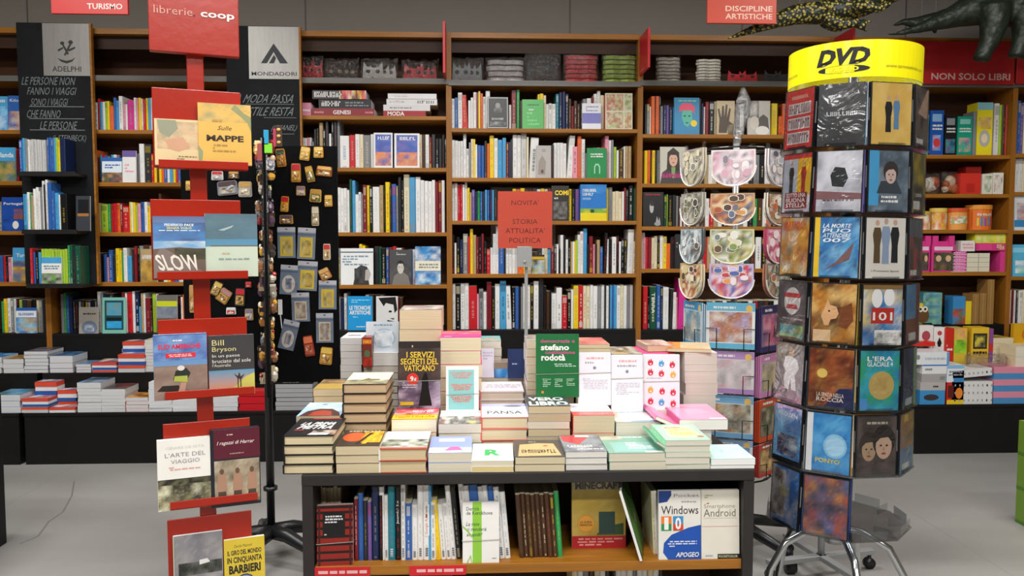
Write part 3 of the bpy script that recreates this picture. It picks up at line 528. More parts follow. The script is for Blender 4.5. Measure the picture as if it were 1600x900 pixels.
# lying stacks on the top shelf of bookcase L
def lying(x0, x1, y0, y1, c, z, Y, label, ops_spine=None, l=.2, page='w', group=None, nm='lying_book', hard=False, rz=0, cat='book', ops=()):
    """a book lying with its spine towards the room"""
    xa = at(x0, y1, Y).x; xb = at(x1, y1, Y).x; t = (y1-y0)/F*Y; L_ = xb-xa
    A = MB(); A.box(-L_/2, .001, 0, L_/2, l, .0012, c); A.box(-L_/2, .001, t-.0012, L_/2, l, t, c); A.box(-L_/2, 0, 0, L_/2, .0015, t, c); A.box(-L_/2+.002, .0015, .0012, L_/2-.002, l-.003, t-.0012, page, 1)
    if ops_spine: printmesh(A, ops_spine, L_, t, lambda a, b, h: (-L_/2+a, -h, b), int(x0))
    if ops: printmesh(A, ops, L_, l, lambda a, b, h: (-L_/2+a, b, t+h), int(x0))
    o = A.build(nm, ['print', 'pages']); o.location = ((xa+xb)/2, Y, z); o.rotation_euler = (0, 0, R(rz)); tag(o, label, cat, group); return t
Y0 = YB+.03; z = SH['L'][0]
z1 = z+lying(487, 585, 169, 181, '#8a1f28', z, Y0, 'dark red art book lettered Genesi, bottom of a lying stack', [('t', 'GENESI', .48, .5, .28, .5, 'w', 0, .02), ('s', .03, .3, .2, .7, 1, '#c88a8a'), ('s', .85, .3, .98, .7, 1, '#c88a8a')])
z2 = z1+lying(498, 580, 155, 169, '#1e1d22', z1, Y0+.01, 'thick black art book with white letters, lying on the Genesi book', [('x', .05, .25, .42, .8, 6, 'w'), ('s', .5, .2, .95, .8, 2, 'g')])
lying(488, 572, 142, 155, '#3a3030', z2, Y0, 'striped many-coloured art book on top of the left lying stack', [('n', .5, 0, 1, 1, ['y', 'r', 'k', 'o', 'w', 'm'], 14, 1), ('x', .03, .2, .55, .85, 9, 'w')])
lying(468, 486, 159, 179, '#e08aa8', z, Y0, 'small pink box beside the dark red lying book', [('s', .1, .3, .9, .6, 1, 'w')], cat='box', nm='box')
z1 = z+lying(599, 665, 172, 181, '#a51f2c', z, Y0, 'red fashion book lettered Moda, bottom of the right lying stack', [('t', 'MODA', .3, .5, .4, .72, 'w', 0, .03)])
z2 = z1+lying(599, 672, 163, 172, '#d9d7d6', z1, Y0, 'white book directly on the red Moda book', [('s', .1, .3, .6, .7, 1, 'g')])
z3 = z2+lying(604, 683, 154, 163, '#dedddc', z2, Y0+.005, 'white book second from the top of the right lying stack', [('x', .06, .3, .35, .7, 5, 'W'), ('x', .6, .25, .95, .75, 4, 'g')])
lying(606, 682, 146, 154, '#e3e2e2', z3, Y0, 'white book topmost of the right lying stack', [('s', .1, .3, .7, .7, 1, 'W')])

# ---------------------------------------------------------------- party masks in crinkled clear bags above the silver rail
def mask_poly(w, h):
    return [(-w/2, 0), (-w/2*.96, h*.5), (-w*.44, h), (-w*.28, h*.72), (0, h*.66), (w*.28, h*.72), (w*.44, h), (w/2*.96, h*.5), (w/2, 0), (w*.12, h*.02), (0, h*.2), (-w*.12, h*.02)]
def pillow(w, h, d, rnd, nx=12, ny=8):
    A = MB()
    for s_ in (-1, 1):
        b = len(A.v)
        for j in range(ny+1):
            for i in range(nx+1):
                u, v = i/nx*2-1, j/ny*2-1; e = max(0, (1-u**4)*(1-v**4))
                A.v.append((u*w/2*(1+.02*rnd.uniform(-1, 1)), s_*(d/2)*e**.5+e*.004*rnd.uniform(-1, 1), h/2*(1+v)+(.01*rnd.uniform(-1, 1) if j == ny else 0)))
        for j in range(ny):
            for i in range(nx):
                q = b+j*(nx+1)+i; A.f.append((q, q+1, q+nx+2, q+nx+1)); A.c.append('w'); A.m.append(0)
    return A
def mask_bag(bay, x0, x1, yt, c, n, label, stack=False, c2=None, bag=True):
    Y = YB+.08; zz = SH[bay+'top']+.002; xa = at(x0, 110, Y).x; xb = at(x1, 110, Y).x; W = xb-xa; H = at(x0, yt, Y).z-zz; rnd = random.Random(int(x0))
    t = thing('masks_in_bag', label, 'party masks', ((xa+xb)/2, Y, zz), group='bagged masks on the top rail')
    for k in range(n):
        A = MB()
        if stack:                                # masks lying in a pile, seen by their wavy edges
            hh = H*.92/n; pl = [(-W*.4, -.02), (-W*.46, .0), (-W*.3, .05), (W*.3, .05), (W*.46, 0), (W*.4, -.02), (W*.2, -.035), (0, -.02), (-W*.2, -.035)]
            pl = [(a*(1+.05*rnd.uniform(-1, 1)), b) for a, b in pl]; A.prism(pl, .003+k*hh, .003+k*hh+hh*.72, c)
        else:
            s_ = 1-.12*k; ox = (k-(n-1)/2)*W*.34/max(1, n-1) if n > 1 else 0
            A.prism([(x*1+ox, y) for x, y in mask_poly(W*.56, H*(.62+.2*rnd.random()))], 0, .004, c if not c2 or k % 2 else c2, T=Matrix(((1, 0, 0, 0), (0, 0, -1, -.012+k*.012), (0, 1, 0, .006), (0, 0, 0, 1))))
            for q in (-1, 1):
                e = [(ox+q*W*.13+W*.065*math.cos(a), H*.36+H*.09*math.sin(a)) for a in [i*math.pi/4 for i in range(8)]]
                A.poly([(x, -.0175+k*.012, y+.006) for x, y in e], '#8a6a3c' if c in 'kK' else 'K')
        A.build('mask', 'plain', t)
    if bag: pillow(W, H, .085, rnd).build('bag', 'bag', t, True)
MBAGS = [('L', 472, 506, 88, 'r', 2, 'bag of red masks at the left end, beside the metal name plate', False), ('L', 507, 561, 92, 'k', 3, 'bag of black cat masks above the dark red Genesi book', False),
 ('L', 564, 622, 92, '#c9c7c0', 3, 'bag of white cat masks above the blue painting books', False), ('L', 628, 685, 94, 'r', 3, 'bag of red masks with silver glints, left of red blade sign', False),
 ('M', 704, 756, 90, '#8e9196', 3, 'bag of grey masks at the left end of the middle bookcase', False), ('M', 759, 820, 90, '#c9c4c4', 4, 'bag of white masks heavily crinkled, middle bookcase', True),
 ('M', 820, 876, 80, '#222224', 4, 'tall bag of black masks, third in the middle bookcase', False), ('M', 880, 935, 83, 'r', 6, 'bag with a pile of red masks, middle bookcase', True),
 ('M', 940, 996, 83, '#9cba2c', 6, 'bag with a pile of lime green masks, middle bookcase', True), ('R', 1024, 1064, 87, '#d8d4c8', 7, 'bag with a pile of cream masks right of the red blade sign', True)]
for b in MBAGS: mask_bag(*b)
mask_bag('R', 1086, 1128, 90, '#cfcabd', 8, 'unwrapped pile of cream masks, second pile right of red blade sign', True, bag=False)
mask_bag('R', 1133, 1186, 104, 'r', 2, 'two red cat masks standing by the dvd header', False, bag=False)
mask_bag('R', 1190, 1240, 104, '#3a3a3c', 2, 'two dark grey cat masks next to the yellow dvd header', False, bag=False)

# ---------------------------------------------------------------- red blade signs standing out from the posts
for k, (px, zb, ext, lb) in enumerate([(697, 124, .20, 'thin red blade sign seen edge-on, left of the middle bookcase'), (1001, 119, .27, 'red blade sign turned to show its face, right of the middle bookcase'), (1304, 110, .27, 'red blade sign whose tip shows above the dvd header')]):
    p = at(px-1, zb, YB); zt = at(px, 60 if k else 46, YB).z
    A = MB(); A.box(-.008, -ext-.014, 0, .008, -.014, zt-p.z, 'r'); printmesh(A, [('x', .12, .06, .6, .1, 9, '#e8a0a0')], ext, zt-p.z, lambda a, b, h: (-.008-h, -.014-a, b))
    o = tag(A.build('blade_sign', 'red_sign', bevel=.0015), lb, 'sign'); o.location = (p.x, YB, p.z)
# ---------------------------------------------------------------- hanging signs
def hang_sign(x0, x1, yb, yt, Y, ops, lb, c='#c22e29', cords=True, th=.02):
    a = at(x0, yb, Y); b = at(x1, yb, Y); H = at(x0, yt, Y).z-a.z; W = b.x-a.x
    t = thing('hanging_sign', lb, 'sign', ((a.x+b.x)/2, Y, a.z))
    A = MB(); A.box(-W/2, 0, 0, W/2, th, H, c); A.build('panel', 'red_sign', t, bevel=.002)
    for op in ops:
        Q = MB(); printmesh(Q, [op], W, H, lambda u, v, h: (-W/2+u, -h-.0006, v)); Q.build('lettering', 'red_sign', t)
    if cords:
        for s_ in (-1, 1):
            q = MB(); q.tube([(s_*W*.4, th/2, H), (s_*W*.4, th/2, ZC-a.z)], .0015, 5, 'g'); q.build('cord', 'plain', t)
def pixeltext(s, cx, cy, w, h, c): return ('t', s, cx, cy, w, h, c, 0, .018)
hang_sign(80, 200, 21, -40, 4.7, [pixeltext('TURISMO', .70, .20, .46, .15, '#f0d8d0')], 'red hanging section sign lettered Turismo')
hang_sign(1105, 1213, 36, -22, 4.7, [pixeltext('DISCIPLINE', .60, .40, .68, .15, '#f2c8b4'), pixeltext('ARTISTICHE', .60, .19, .68, .15, '#f2c8b4')], 'red hanging section sign lettered Discipline Artistiche', '#c8452c')
hang_sign(1430, 1584, 131, 64, YB-.03, [pixeltext('NON SOLO LIBRI', .56, .18, .80, .16, '#c8a8a0')], 'long red sign lettered Non Solo Libri over the toy bookcase', '#a81c20', cords=False)
hang_sign(1588, 1680, 131, 64, YB-.03, [], 'plain red sign end at the right edge beside Non Solo Libri', '#a81c20', cords=False)

# ---------------------------------------------------------------- chalkboard panels with a publisher's metal plate
def chalk_panel(x0, x1, yt, yb, px0, py0, py1, Y, lb, plate_ops, chalk):
    a = at(x0, yb, Y); b = at(x1, yb, Y); H = at(x0, yt, Y).z-a.z; W = b.x-a.x
    t = thing('chalkboard_panel', lb, 'chalkboard', ((a.x+b.x)/2, Y, a.z))
    A = MB(); A.box(-W/2, 0, 0, W/2, .025, H); A.build('board', 'chalkboard', t, bevel=.002)
    A = MB(); A.box(W/2, -.002, 0, W/2+.012, .03, H); A.build('edge_strip', 'wood', t)
    u0 = at(px0, py0, Y).x-(a.x+b.x)/2; v0 = at(x0, py1, Y).z-a.z; v1 = at(x0, py0, Y).z-a.z; pw = W/2-u0
    A = MB(); A.box(u0, -.004, v0, W/2, -.0002, v1, '#8d8c88'); A.build('metal_plate', 'steel_plate', t)
    Q = MB(); printmesh(Q, plate_ops, pw, v1-v0, lambda u, v, h: (u0+u, -.0042-h, v0+v)); Q.build('plate_print', 'plain', t)
    Q = MB(); printmesh(Q, chalk, W, H, lambda u, v, h: (-W/2+u, -h, v), 5); Q.build('chalk_writing', 'plain', t)
    return t, a, W, H
mat('steel_plate', '#9a9893', rough=.42, metal=.6, grain=((40, 4, 4), .92, 1.08, 'Object'))
YC = 5.40
ct = '#7b8083'
ch = []
for tx, x, y, w, h in (('LE PERSONE NON', .42, .78, .72, .03), ('FANNO I VIAGGI', .46, .742, .66, .028), ('SONO I VIAGGI', .42, .70, .5, .028), ('CHE FANNO', .34, .655, .46, .03), ('LE PERSONE', .54, .612, .5, .03), ('(J. STEINBECK)', .68, .56, .46, .03)):
    ch.append(('t', tx, x, y, w, h, ct, .22, -.006))
for x0, x1, y in ((.14, .9, .682), (.14, .9, .636), (.14, .9, .593)): ch.append(('r', x0, y, x1, y+.0025, ct))
ink = '#33322f'
adel = [('p', [(.3+.0, .34), (.38, .27), (.5, .235), (.62, .27), (.7, .36), (.62, .31), (.5, .285), (.38, .31)], ink), ('e', .42, .62, .045, .035, ink), ('e', .6, .64, .05, .04, ink),
        ('p', [(.41, .6), (.45, .6), (.56, .42), (.52, .40)], ink), ('p', [(.58, .62), (.62, .61), (.48, .38), (.45, .40)], ink), ('p', [(.32, .5), (.44, .55), (.44, .52), (.33, .46)], ink), ('p', [(.54, .5), (.7, .56), (.69, .52), (.55, .46)], ink),
        ('t', 'ADELPHI', .5, .13, .62, .10, ink, 0, .004)]
pt, pa, PWd, PH = chalk_panel(40, 152, 35, 444, 66, 36, 118, YC, 'black chalkboard panel whose grey plate bears a smiling-face emblem, with book ledges', adel, ch)
for k, (y0, x1) in enumerate(((273, 137), (361, 137), (443, 142))):
    z = at(90, y0, YC).z-pa.z; xo = at(x1, 300, YC).x-(pa.x+PWd/2); xi = at(49+k*4, 300, YC).x-(pa.x+PWd/2)
    A = MB(); A.box(xi, -.16, z-.02, xo, -.0005, z); A.box(xi, -.16, z, xo, -.155, z+.008); A.build('book_ledge', 'black_paint', pt)
row('A', 1, 50, 'b5,50 c4,52 g4 w3,50 W3*8 g3 b3,53*3 c3 l4,54 y3,50 B8,52', Y=5.255, z=at(90, 273, YC).z, where='upper ledge of the chalkboard panel', nm='ledge_book', depth=.13)
row('A', 2, 53, 'c6,56 w4,58 n3,56 t3,54 w4,64 w4,66 w3,60 g3,66 w3,76 k1,70 w4,78 b6,74 b5,60 c6,58 w2,54 k10,56', Y=5.255, z=at(90, 361, YC).z, where='middle ledge of the chalkboard panel', nm='ledge_book', depth=.13)
row('A', 3, 61, 'r4,56 b4,50 k5,54 c4,50 l4,54*10 n4,60 N4,60 K4,56 N8,58', Y=5.26, z=at(90, 443, YC).z, where='lowest ledge of the chalkboard panel', nm='ledge_book', depth=.13)
faceout('A', 3, 61, 92, 402, 'w', [('r', 0, .78, 1, 1, 'c'), ('n', 0, 0, 1, .42, ['#4a5a3c', '#8a8a80', '#6ab04a', '#2c2c2c', '#b4b0a8'], 5, 4), ('s', .1, .55, .9, .72, 2, '#6a8a9c')], 'white walking guide with green hillside photo, lowest chalkboard ledge', z=at(90, 443, YC).z, Y=5.248)
faceout('A', 3, 118, 140, 300+6, '#3a3d42', [('r', .15, .45, .9, .9, '#16181c'), ('r', .1, .42, .9, .5, '#a8703c')], 'grey book with dark window picture on the middle ledge', z=at(90, 361, YC).z, Y=5.245)
mond = [('p', [(.24, .3), (.5, .68), (.55, .6), (.36, .3)], '#2e3036'), ('p', [(.5, .68), (.78, .3), (.62, .3), (.46, .58)], '#2e3036'), ('p', [(.40, .3), (.5, .3), (.545, .4), (.5, .46)], '#2e3036'), ('t', 'MONDADORI', .5, .10, .9, .075, '#2e3036', 0, .006)]
mch = [('t', tx, x, y, w, h, ct, .5, -.004) for tx, x, y, w, h in (('LA MODA PASSA', .5, .49, .84, .06), ('LO STILE RESTA', .52, .40, .8, .06), ('(CHANEL)', .78, .28, .34, .05))]+[('r', .25, .45, .92, .453, ct), ('r', .5, .355, .95, .358, ct), ('r', .6, .24, .92, .243, ct)]
chalk_panel(357, 470, 40, 262, 388, 41, 123, YC, 'black chalkboard panel whose grey plate bears an A-shaped emblem, behind magnet display', mond, mch)
finish_rows()

# ================================================================ STACKS
ORD = ['topmost', 'second from the top', 'third from the top', 'fourth from the top', 'fifth from the top', 'sixth from the top', 'seventh from the top', 'eighth from the top', 'ninth from the top', 'tenth from the top', '11th from the top', '12th from the top']
def stack(sn, toplabel, x0, x1, yT, Y, z0, l, n, cover, page='s', ops=(), hard=False, parts=True, rz=0, covers=None, nm='paperback_book', jit=.003, sticker=False, spine=None, bands=None, cat='book', ts=None):
    """sn names the stack in the labels, e.g. 'stack under the black La prima pietra book'"""
    xa = at(x0, yT, Y).x; xb = at(x1, yT, Y).x; zt = at((x0+x1)/2, yT, Y).z; T = (zt-z0)/n; rnd = random.Random(int(x0*3+yT)); z = z0
    wts = ts or [1]*n; tot = sum(wts); w = xb-xa; objs = []
    for k in range(n):
        i = n-1-k; t = T*n*wts[k]/tot; top = k == n-1
        cv = cover if not covers else covers[i % len(covers)]
        lb = toplabel if top else f'{ORD[min(i, 11)]} book of {sn}'
        if cat != 'book': lb = lb.replace(' book of ', ' box of ')
        dx, dr = (0, 0) if top else (rnd.uniform(-jit, jit), rnd.uniform(-1, 1)*jit*180)
        o = book(nm, lb, cat, w, l*rnd.uniform(.985, 1), t-.0004, cv, page if not isinstance(page, list) else page[i % len(page)], ops if top else (), 'books in the '+sn if cat == 'book' else 'boxes in the '+sn, ((xa+xb)/2+dx, Y+l/2+rnd.uniform(0, jit), z), (0, 0, R(rz+dr)), hard=hard, seed=int(x0), parts=parts, sticker=sticker and top, spine=spine, band=None)
        objs.append(o); z += t
    if n == 1: objs[0].pop('group', None)
    return z
# ---- left platforms
blu = ['#2c6fb8', '#d8e4ee', '#c84a3c', '#1f4a94', '#e8b23c']; pg = '#cfd0d2'
def ps(*a, **k): return stack(*a, parts=False, nm='stacked_guide', jit=.004, **k)
YUf = YU+.012; YLf = YP+.008
ps('left-edge upper platform stack', 'blue-covered guide at the left edge of the upper platform', -28, 2, 558, YUf, zu, .19, 3, 'b', pg, [('n', 0, 0, 1, 1, sea, 3, 3)])
ps('stack of grey-edged guides under the tan cover', 'tan-covered guide on the upper platform, second stack from left', 4, 36, 561, YUf, zu, .19, 3, 't', pg, [('n', 0, 0, 1, 1, ['#b8863c', '#3c3a44', '#d0a860'], 3, 3)])
ps('tall grey-edged stack on the upper platform left', 'purple photo guide on the tall upper platform stack at left', 37, 74, 549, YUf, zu, .2, 6, 'K', pg, [('n', 0, 0, 1, 1, ['#4a3c5c', '#8a7a8c', '#3a4a3c'], 3, 3)])
ps('stack with the dark blue cover and white page edges', 'dark blue guide on a white-edged stack, upper platform', 77, 113, 556, YUf, zu, .2, 3, 'B', pg, [('n', 0, 0, 1, 1, ['#2c5a8c', '#1a2c4c', '#6a94b8'], 3, 3)], ts=[1, 1.2, 1.6])
ps('low stack right of the dark blue guides', 'thin blue-grey guide on the lowest stack of the upper platform', 118, 141, 569, YUf, zu, .17, 3, 'g', pg, [('n', 0, 0, 1, 1, ['#4a7aa8', '#8aa0b0'], 3, 3)])
rp_ = ['#d4503a', '#dcdfe2', '#2c5aa0', '#d8563c', '#c4c8cc']
gd = [('n', 0, 0, 1, 1, blu, 4, 3), ('r', 0, 0, 1, .22, '#d8523c'), ('p', [(.1, .3), (.35, .95), (.55, .95), (.3, .3)], '#f0f2f4')]
ps('low stack of red-banded guides, upper platform', 'red-banded blue guide on the low stack, upper platform', 143, 181, 567, YUf, zu, .19, 4, 'b', rp_, gd, covers=['b', 'r', 'w', 'b'])
ps('tall stack of red-banded guides, upper platform', 'red-banded blue guide on the tall stack beside the red stand', 184, 225, 554, YUf, zu, .19, 5, 'b', rp_, gd, covers=['r', 'w', 'o', 'b', 'w'])
ps('rear stack of blue guides by the red stand', 'red-banded guide on the rear stack behind the tall one', 191, 226, 534, YUf+.1, zu, .12, 8, 'b', rp_, gd, covers=['r', 'b', 'w'])
ps('mixed-edge stack touching the red stand', 'pale yellow guide on the mixed stack partly behind red stand', 226, 252, 531, YUf+.02, zu, .18, 10, 's', pg, [('n', 0, 0, 1, 1, ['#d8c88c', '#8a9a5c', '#e8e0c0'], 3, 3)], covers=['s', 'y', 'w', 'b', 'k', 'w', 'c'])
ps('bulky white-edged stack at the left edge, lower platform', 'blue-covered thick guide at left edge, lower platform', -12, 31, 617, YLf, zl, .2, 3, 'c', pg, [('n', 0, 0, 1, 1, ['#3c94cc', '#8ac0dc', '#5a6a5c'], 3, 3)])
ps('stack of red-banded guides, second on the lower platform', 'red-banded blue guide on the second stack of the lower platform', 33, 74, 623, YLf, zl, .15, 5, 'b', rp_, gd, covers=['r', 'k', 'w', 'o', 'w'])
ps('rear stack of red-banded guides, lower platform', 'red-banded guide on the rear stack left of the white stacks', 54, 88, 597, YLf+.11, zl, .1, 6, 'b', rp_, gd, covers=['r', 'o', 'b', 'w'])
ps('lowest red-banded stack, lower platform', 'red-banded guide on the lowest stack of the lower platform', 77, 117, 637, YLf, zl, .1, 2, 'b', rp_, gd, covers=['r', 'w'])
ps('stack behind the lowest red-banded one', 'red-banded guide just left of the tall white-edged stacks', 89, 119, 610, YLf+.11, zl, .09, 5, 'b', rp_, gd, covers=['r', 'w', 'r', 'b'])
ps('tall white-edged stack, left one of the pair', 'blue photo book on the left of the paired white-edged stacks', 120, 157, 598, YLf, zl, .2, 8, 'W', pg, [('n', 0, 0, 1, 1, ['#2c7ab8', '#8ab0c8', '#4a5a3c', '#1f3a5c'], 3, 3)], ts=[1, 1, 1, 1, 1, 1, 1, 1.6])
ps('tall white-edged stack, right one of the pair', 'dark photo book on the right of the paired white-edged stacks', 158, 195, 608, YLf, zl, .2, 6, 'W', pg, [('n', 0, 0, 1, 1, ['#2c2c30', '#6a6a6c', '#8a3c2c'], 3, 3)], ts=[1, 1, 1, 1, 1, 1.9])
ps('short white-edged stack with the orange food cover', 'orange and yellow cover on the short stack beside the red stand', 196, 231, 621, YLf, zl, .17, 4, 'o', pg, [('n', 0, 0, 1, 1, ['#e8a42c', '#c8442c', '#f0d060', '#5c2c1c'], 3, 3)])
ps('white-edged stack half behind the red stand', 'white book on the stack half behind the lowest shelf books', 232, 268, 597, YLf, zl, .18, 8, 'w', '#d8dadd', [('s', .1, .3, .9, .8, 3, 'g')])
ps('white stack seen left of the red pole', 'white book seen through the gap left of the red pole', 269, 330, 626, YLf, zl, .18, 3, 'w', '#d8dadd', [])
ps('white stack seen right of the red pole', 'white book seen through the gap right of the red pole', 333, 371, 622, YLf, zl, .18, 3, 'w', '#d8dadd', [])
ps('stack of red paperbacks behind the red stand', 'red paperback on the stack between red stand and black pole', 373, 415, 613, YLf, zl, .16, 5, 'r', 'r', [('r', .1, .2, .9, .8, '#d8423c')])
z = ps('stack of grey-edged books under the magnet display', 'grey book on the stack left of the black and red novel', 430, 488, 600, YLf, zl, .18, 6, 'k', '#a9a9ab', [('s', .1, .2, .9, .8, 3, 'g')])
for k, (a, b, yt, n) in enumerate([(540, 585, 560, 6), (590, 640, 555, 5), (745, 800, 545, 6), (950, 1005, 560, 5), (1010, 1060, 556, 6), (1075, 1130, 575, 4)]):
    ps(['stack of white books behind the khaki novel', 'stack of white books behind the vatican book', 'stack of white books behind the turquoise book', 'stack of white books behind the plain white copies', 'stack of white books behind the flame book', 'stack of white books behind the pink book'][k],
       ['white book on the platform behind the khaki novel', 'white book on the platform behind the vatican book', 'white book on the platform behind the turquoise book', 'white book on the platform behind the plain white copies', 'white book on the platform behind the flame book', 'white book on the platform behind the pink book'][k], a, b, yt+30, YLf, zl, .18, n, 'w', pg, [])
# ---- toy bookcase and right platforms
def box(nm, lb, cat, x0, x1, y0, y1, Y, d, c, ops=(), z=None, rz=0, group=None, side=None, tilt=0):
    a = at(x0, y1, Y); b = at(x1, y1, Y); zz = a.z if z is None else z; W = b.x-a.x; H = (y1-y0)/F*Y
    A = MB(); A.box(-W/2, 0, 0, W/2, d, H, side or c); A.box(-W/2, -.0006, 0, W/2, -.0001, H, c)
    printmesh(A, ops, W, H, lambda u, v, h: (-W/2+u, -.0008-h, v), int(x0+y0), step=.0002)
    o = A.build(nm, 'print'); o.location = ((a.x+b.x)/2, Y, zz); o.rotation_euler = (0, R(tilt), R(rz)); return tag(o, lb, cat, group), zz+H
YT_ = YB+.02; T = SH['T']
for x0, x1, y0, y1, c, ops, lb in [
 (1437, 1450, 178, 241, 'e', [('n', 0, 0, 1, 1, ['#2a9a9a', '#58b8b0', '#1c6a7a'], 2, 4)], 'teal game box half behind the dvd tower, top shelf'),
 (1452, 1473, 171, 241, '#1c54a8', [('r', .15, .75, .85, .92, '#8ab4e0'), ('s', .1, .55, .9, .7, 2, 'w'), ('n', .2, .1, .8, .45, ['#2c6cc0', '#d84a3c', '#8ac0e8'], 2, 3), ('e', .5, .28, .25, .1, '#c83a3c')], 'blue game box, top shelf of the toy bookcase'),
 (1475, 1493, 178, 241, '#16181c', [('r', .15, .75, .85, .92, '#8a8f94'), ('s', .1, .55, .9, .7, 2, 'w'), ('n', .1, .05, .9, .4, ['#2c6c8c', '#7a3c8c', '#1c3c5c', '#3ca08c'], 3, 3)], 'black game box, top shelf of the toy bookcase'),
 (1495, 1518, 180, 241, '#169a7c', [('r', .15, .8, .85, .93, '#8ad0c0'), ('s', .1, .58, .9, .72, 2, 'w'), ('n', .1, .08, .9, .45, ['#2cb08c', '#d8a090', '#8a5c9c'], 3, 3)], 'green game box, top shelf of the toy bookcase'),
 (1519, 1524, 172, 241, 'g', [], 'thin grey box between green and yellow game boxes'),
 (1525, 1549, 157, 240, '#f0dc28', [('r', 0, .86, 1, 1, '#8ac0c8'), ('n', .1, .5, .9, .72, ['#e8c8a0', '#f0dc28', '#c88a5c'], 3, 2), ('e', .5, .32, .36, .16, '#b8b4b0'), ('e', .5, .32, .2, .09, '#e8d8b0')], 'tall yellow and pale blue box, top shelf of the toy bookcase')]:
    box('game_box', lb, 'box', x0, x1, y0, y1, YT_, .12, c, ops, z=T[0])
row('T', 0, 1550, 'w8,84 l4,80 T5,82 r4,80 _1 s6,78 l5,80 w4,83 W4', nm='picture_book')
row('Z', 0, 1585, 'b5,84 v5,80 s6,82 w6 r6 c6'); row('Z', 1, 1585, 'w6,54 w6 s6 g6 c6 w6'); row('Z', 3, 1585, 'c8,46 w6 s8 y8 r8'); row('Z', 4, 1583, 'w4,54 R3 w5 K3 w6 s6 c5')
faceout('Z', 2, 1586, 1625, 306, '#d8dce0', [('n', .1, .3, .9, .8, ['#c86a5c', '#8ab0c8', '#e8d8c8'], 3, 4), ('r', 0, .1, 1, .3, '#3c84b8')], 'picture book with a child on a pale cover, right edge')
faceout('Z', 3, 1586, 1628, 382, '#58b4d8', [('n', .1, .1, .9, .5, ['#e8f0f4', '#58b4d8', '#8ad0a0'], 3, 4), ('r', 0, .75, 1, .9, '#8ad4f0')], 'sky blue picture book at the right edge')
# plush and bagged toys on the second shelf
def bagtoy(lb, x0, x1, y0, j, cs, seed):
    a = at(x0, 300, YT_+.05); b = at(x1, 300, YT_+.05); W = b.x-a.x; H = at(x0, y0, YT_).z-T[j]; rnd = random.Random(seed)
    t = thing('bagged_toy', lb, 'toy', ((a.x+b.x)/2, YT_+.06, T[j]+.001))
    A = MB()
    for k in range(9):
        r = rnd.uniform(.16, .3)*W; A.ball((rnd.uniform(-.28, .28)*W, rnd.uniform(-.01, .01), min(H*.85-r, r+rnd.random()*(H-2.2*r))), (r, .03, r), 8, rnd.choice(cs))
    A.build('toy', 'plain', t, True); pillow(W, H, .09, rnd, 8, 6).build('bag', 'bag', t, True)
bagtoy('orange and white toys in a clear bag beside the dvd tower', 1436, 1468, 270, 1, ['#e8842c', '#f0e8d8', '#d8582c'], 1)
bagtoy('orange stuffed toy in a clear bag, left of the red box', 1471, 1497, 268, 1, ['#d8742c', '#c85c24', '#f0d8b0'], 2)
box('toy_box', 'bright red toy box with a flap, second shelf of the toy bookcase', 'box', 1500, 1532, 268, 301, YT_, .12, '#d03428', [('r', .3, .1, .7, .5, '#b82820')], z=T[1])
box('toy_box', 'taller red toy box just behind the first one', 'box', 1508, 1532, 256, 301, YT_+.13, .1, '#c03028', [], z=T[1])
box('toy_box', 'white box with green leaf pictures, second shelf of toy bookcase', 'box', 1534, 1550, 270, 302, YT_, .12, '#e0dccc', [('n', .1, .1, .9, .9, ['#e8e4d8', '#6a8a4c', '#e8e4d8'], 3, 3)], z=T[1])
box('toy_box', 'white box with red and green pictures beside the leaf box', 'box', 1551, 1567, 268, 302, YT_, .12, '#e8e4dc', [('n', .1, .1, .9, .9, ['#e8e4d8', '#b84a3c', '#3c6a4c', '#e8e4d8'], 3, 3)], z=T[1])
def tin(lb, x0, x1, y0, ops, c, lid):
    a = at(x0, 359, YT_); b = at(x1, 359, YT_); W = b.x-a.x; H = at(x0, y0, YT_).z-T[2]; r = W/2; t = thing('round_tin', lb, 'tin', ((a.x+b.x)/2, YT_+r+.01, T[2]+.0005))
    A = MB(); A.tube([(0, 0, 0), (0, 0, H*.82)], r*.96, 20, c)
    printmesh(A, ops, 2*r, H*.8, lambda u, v, h: ((r*.965+h)*math.sin((u/r-1)*1.3), -(r*.965+h)*math.cos((u/r-1)*1.3), v), int(x0), step=.0003); A.build('body', 'print', t)
    A = MB(); A.tube([(0, 0, H*.82), (0, 0, H)], r, 20, lid); A.build('lid', 'print', t)
tin('round gold-rimmed tin beside the dvd tower', 1435, 1460, 330, [('n', 0, 0, 1, 1, ['#e8d8a0', '#c84a3c', '#f0e8d0'], 8, 3)], '#e0d090', '#c8a84c')
tin('yellow tin with white pictures, second on its shelf', 1461, 1486, 325, [('n', 0, 0, 1, 1, ['#e8b83c', '#f0f0e8', '#d86a2c'], 8, 4)], '#e8b83c', '#e8c85c')
tin('orange tin with green picture, third on its shelf', 1488, 1520, 325, [('r', 0, .15, 1, .3, '#d8482c'), ('n', .1, .35, .9, .8, ['#8ab45c', '#f0f0e8', '#e88a5c'], 8, 4)], '#e8a04c', '#d8582c')
tin('orange tin with coloured pencils pictured, right end of its shelf', 1522, 1560, 320, [('r', .1, .1, .9, .9, '#16181c'), ('r', .25, .2, .31, .6, '#d8c84c'), ('r', .36, .2, .42, .66, '#3c8ac8'), ('r', .47, .2, .53, .6, '#8a5cb0'), ('r', .58, .2, .64, .66, '#3c9ab8'), ('r', .69, .2, .75, .6, '#d84a6c'), ('x', .25, .7, .75, .82, 6, 'w')], '#e8782c', '#e8983c')
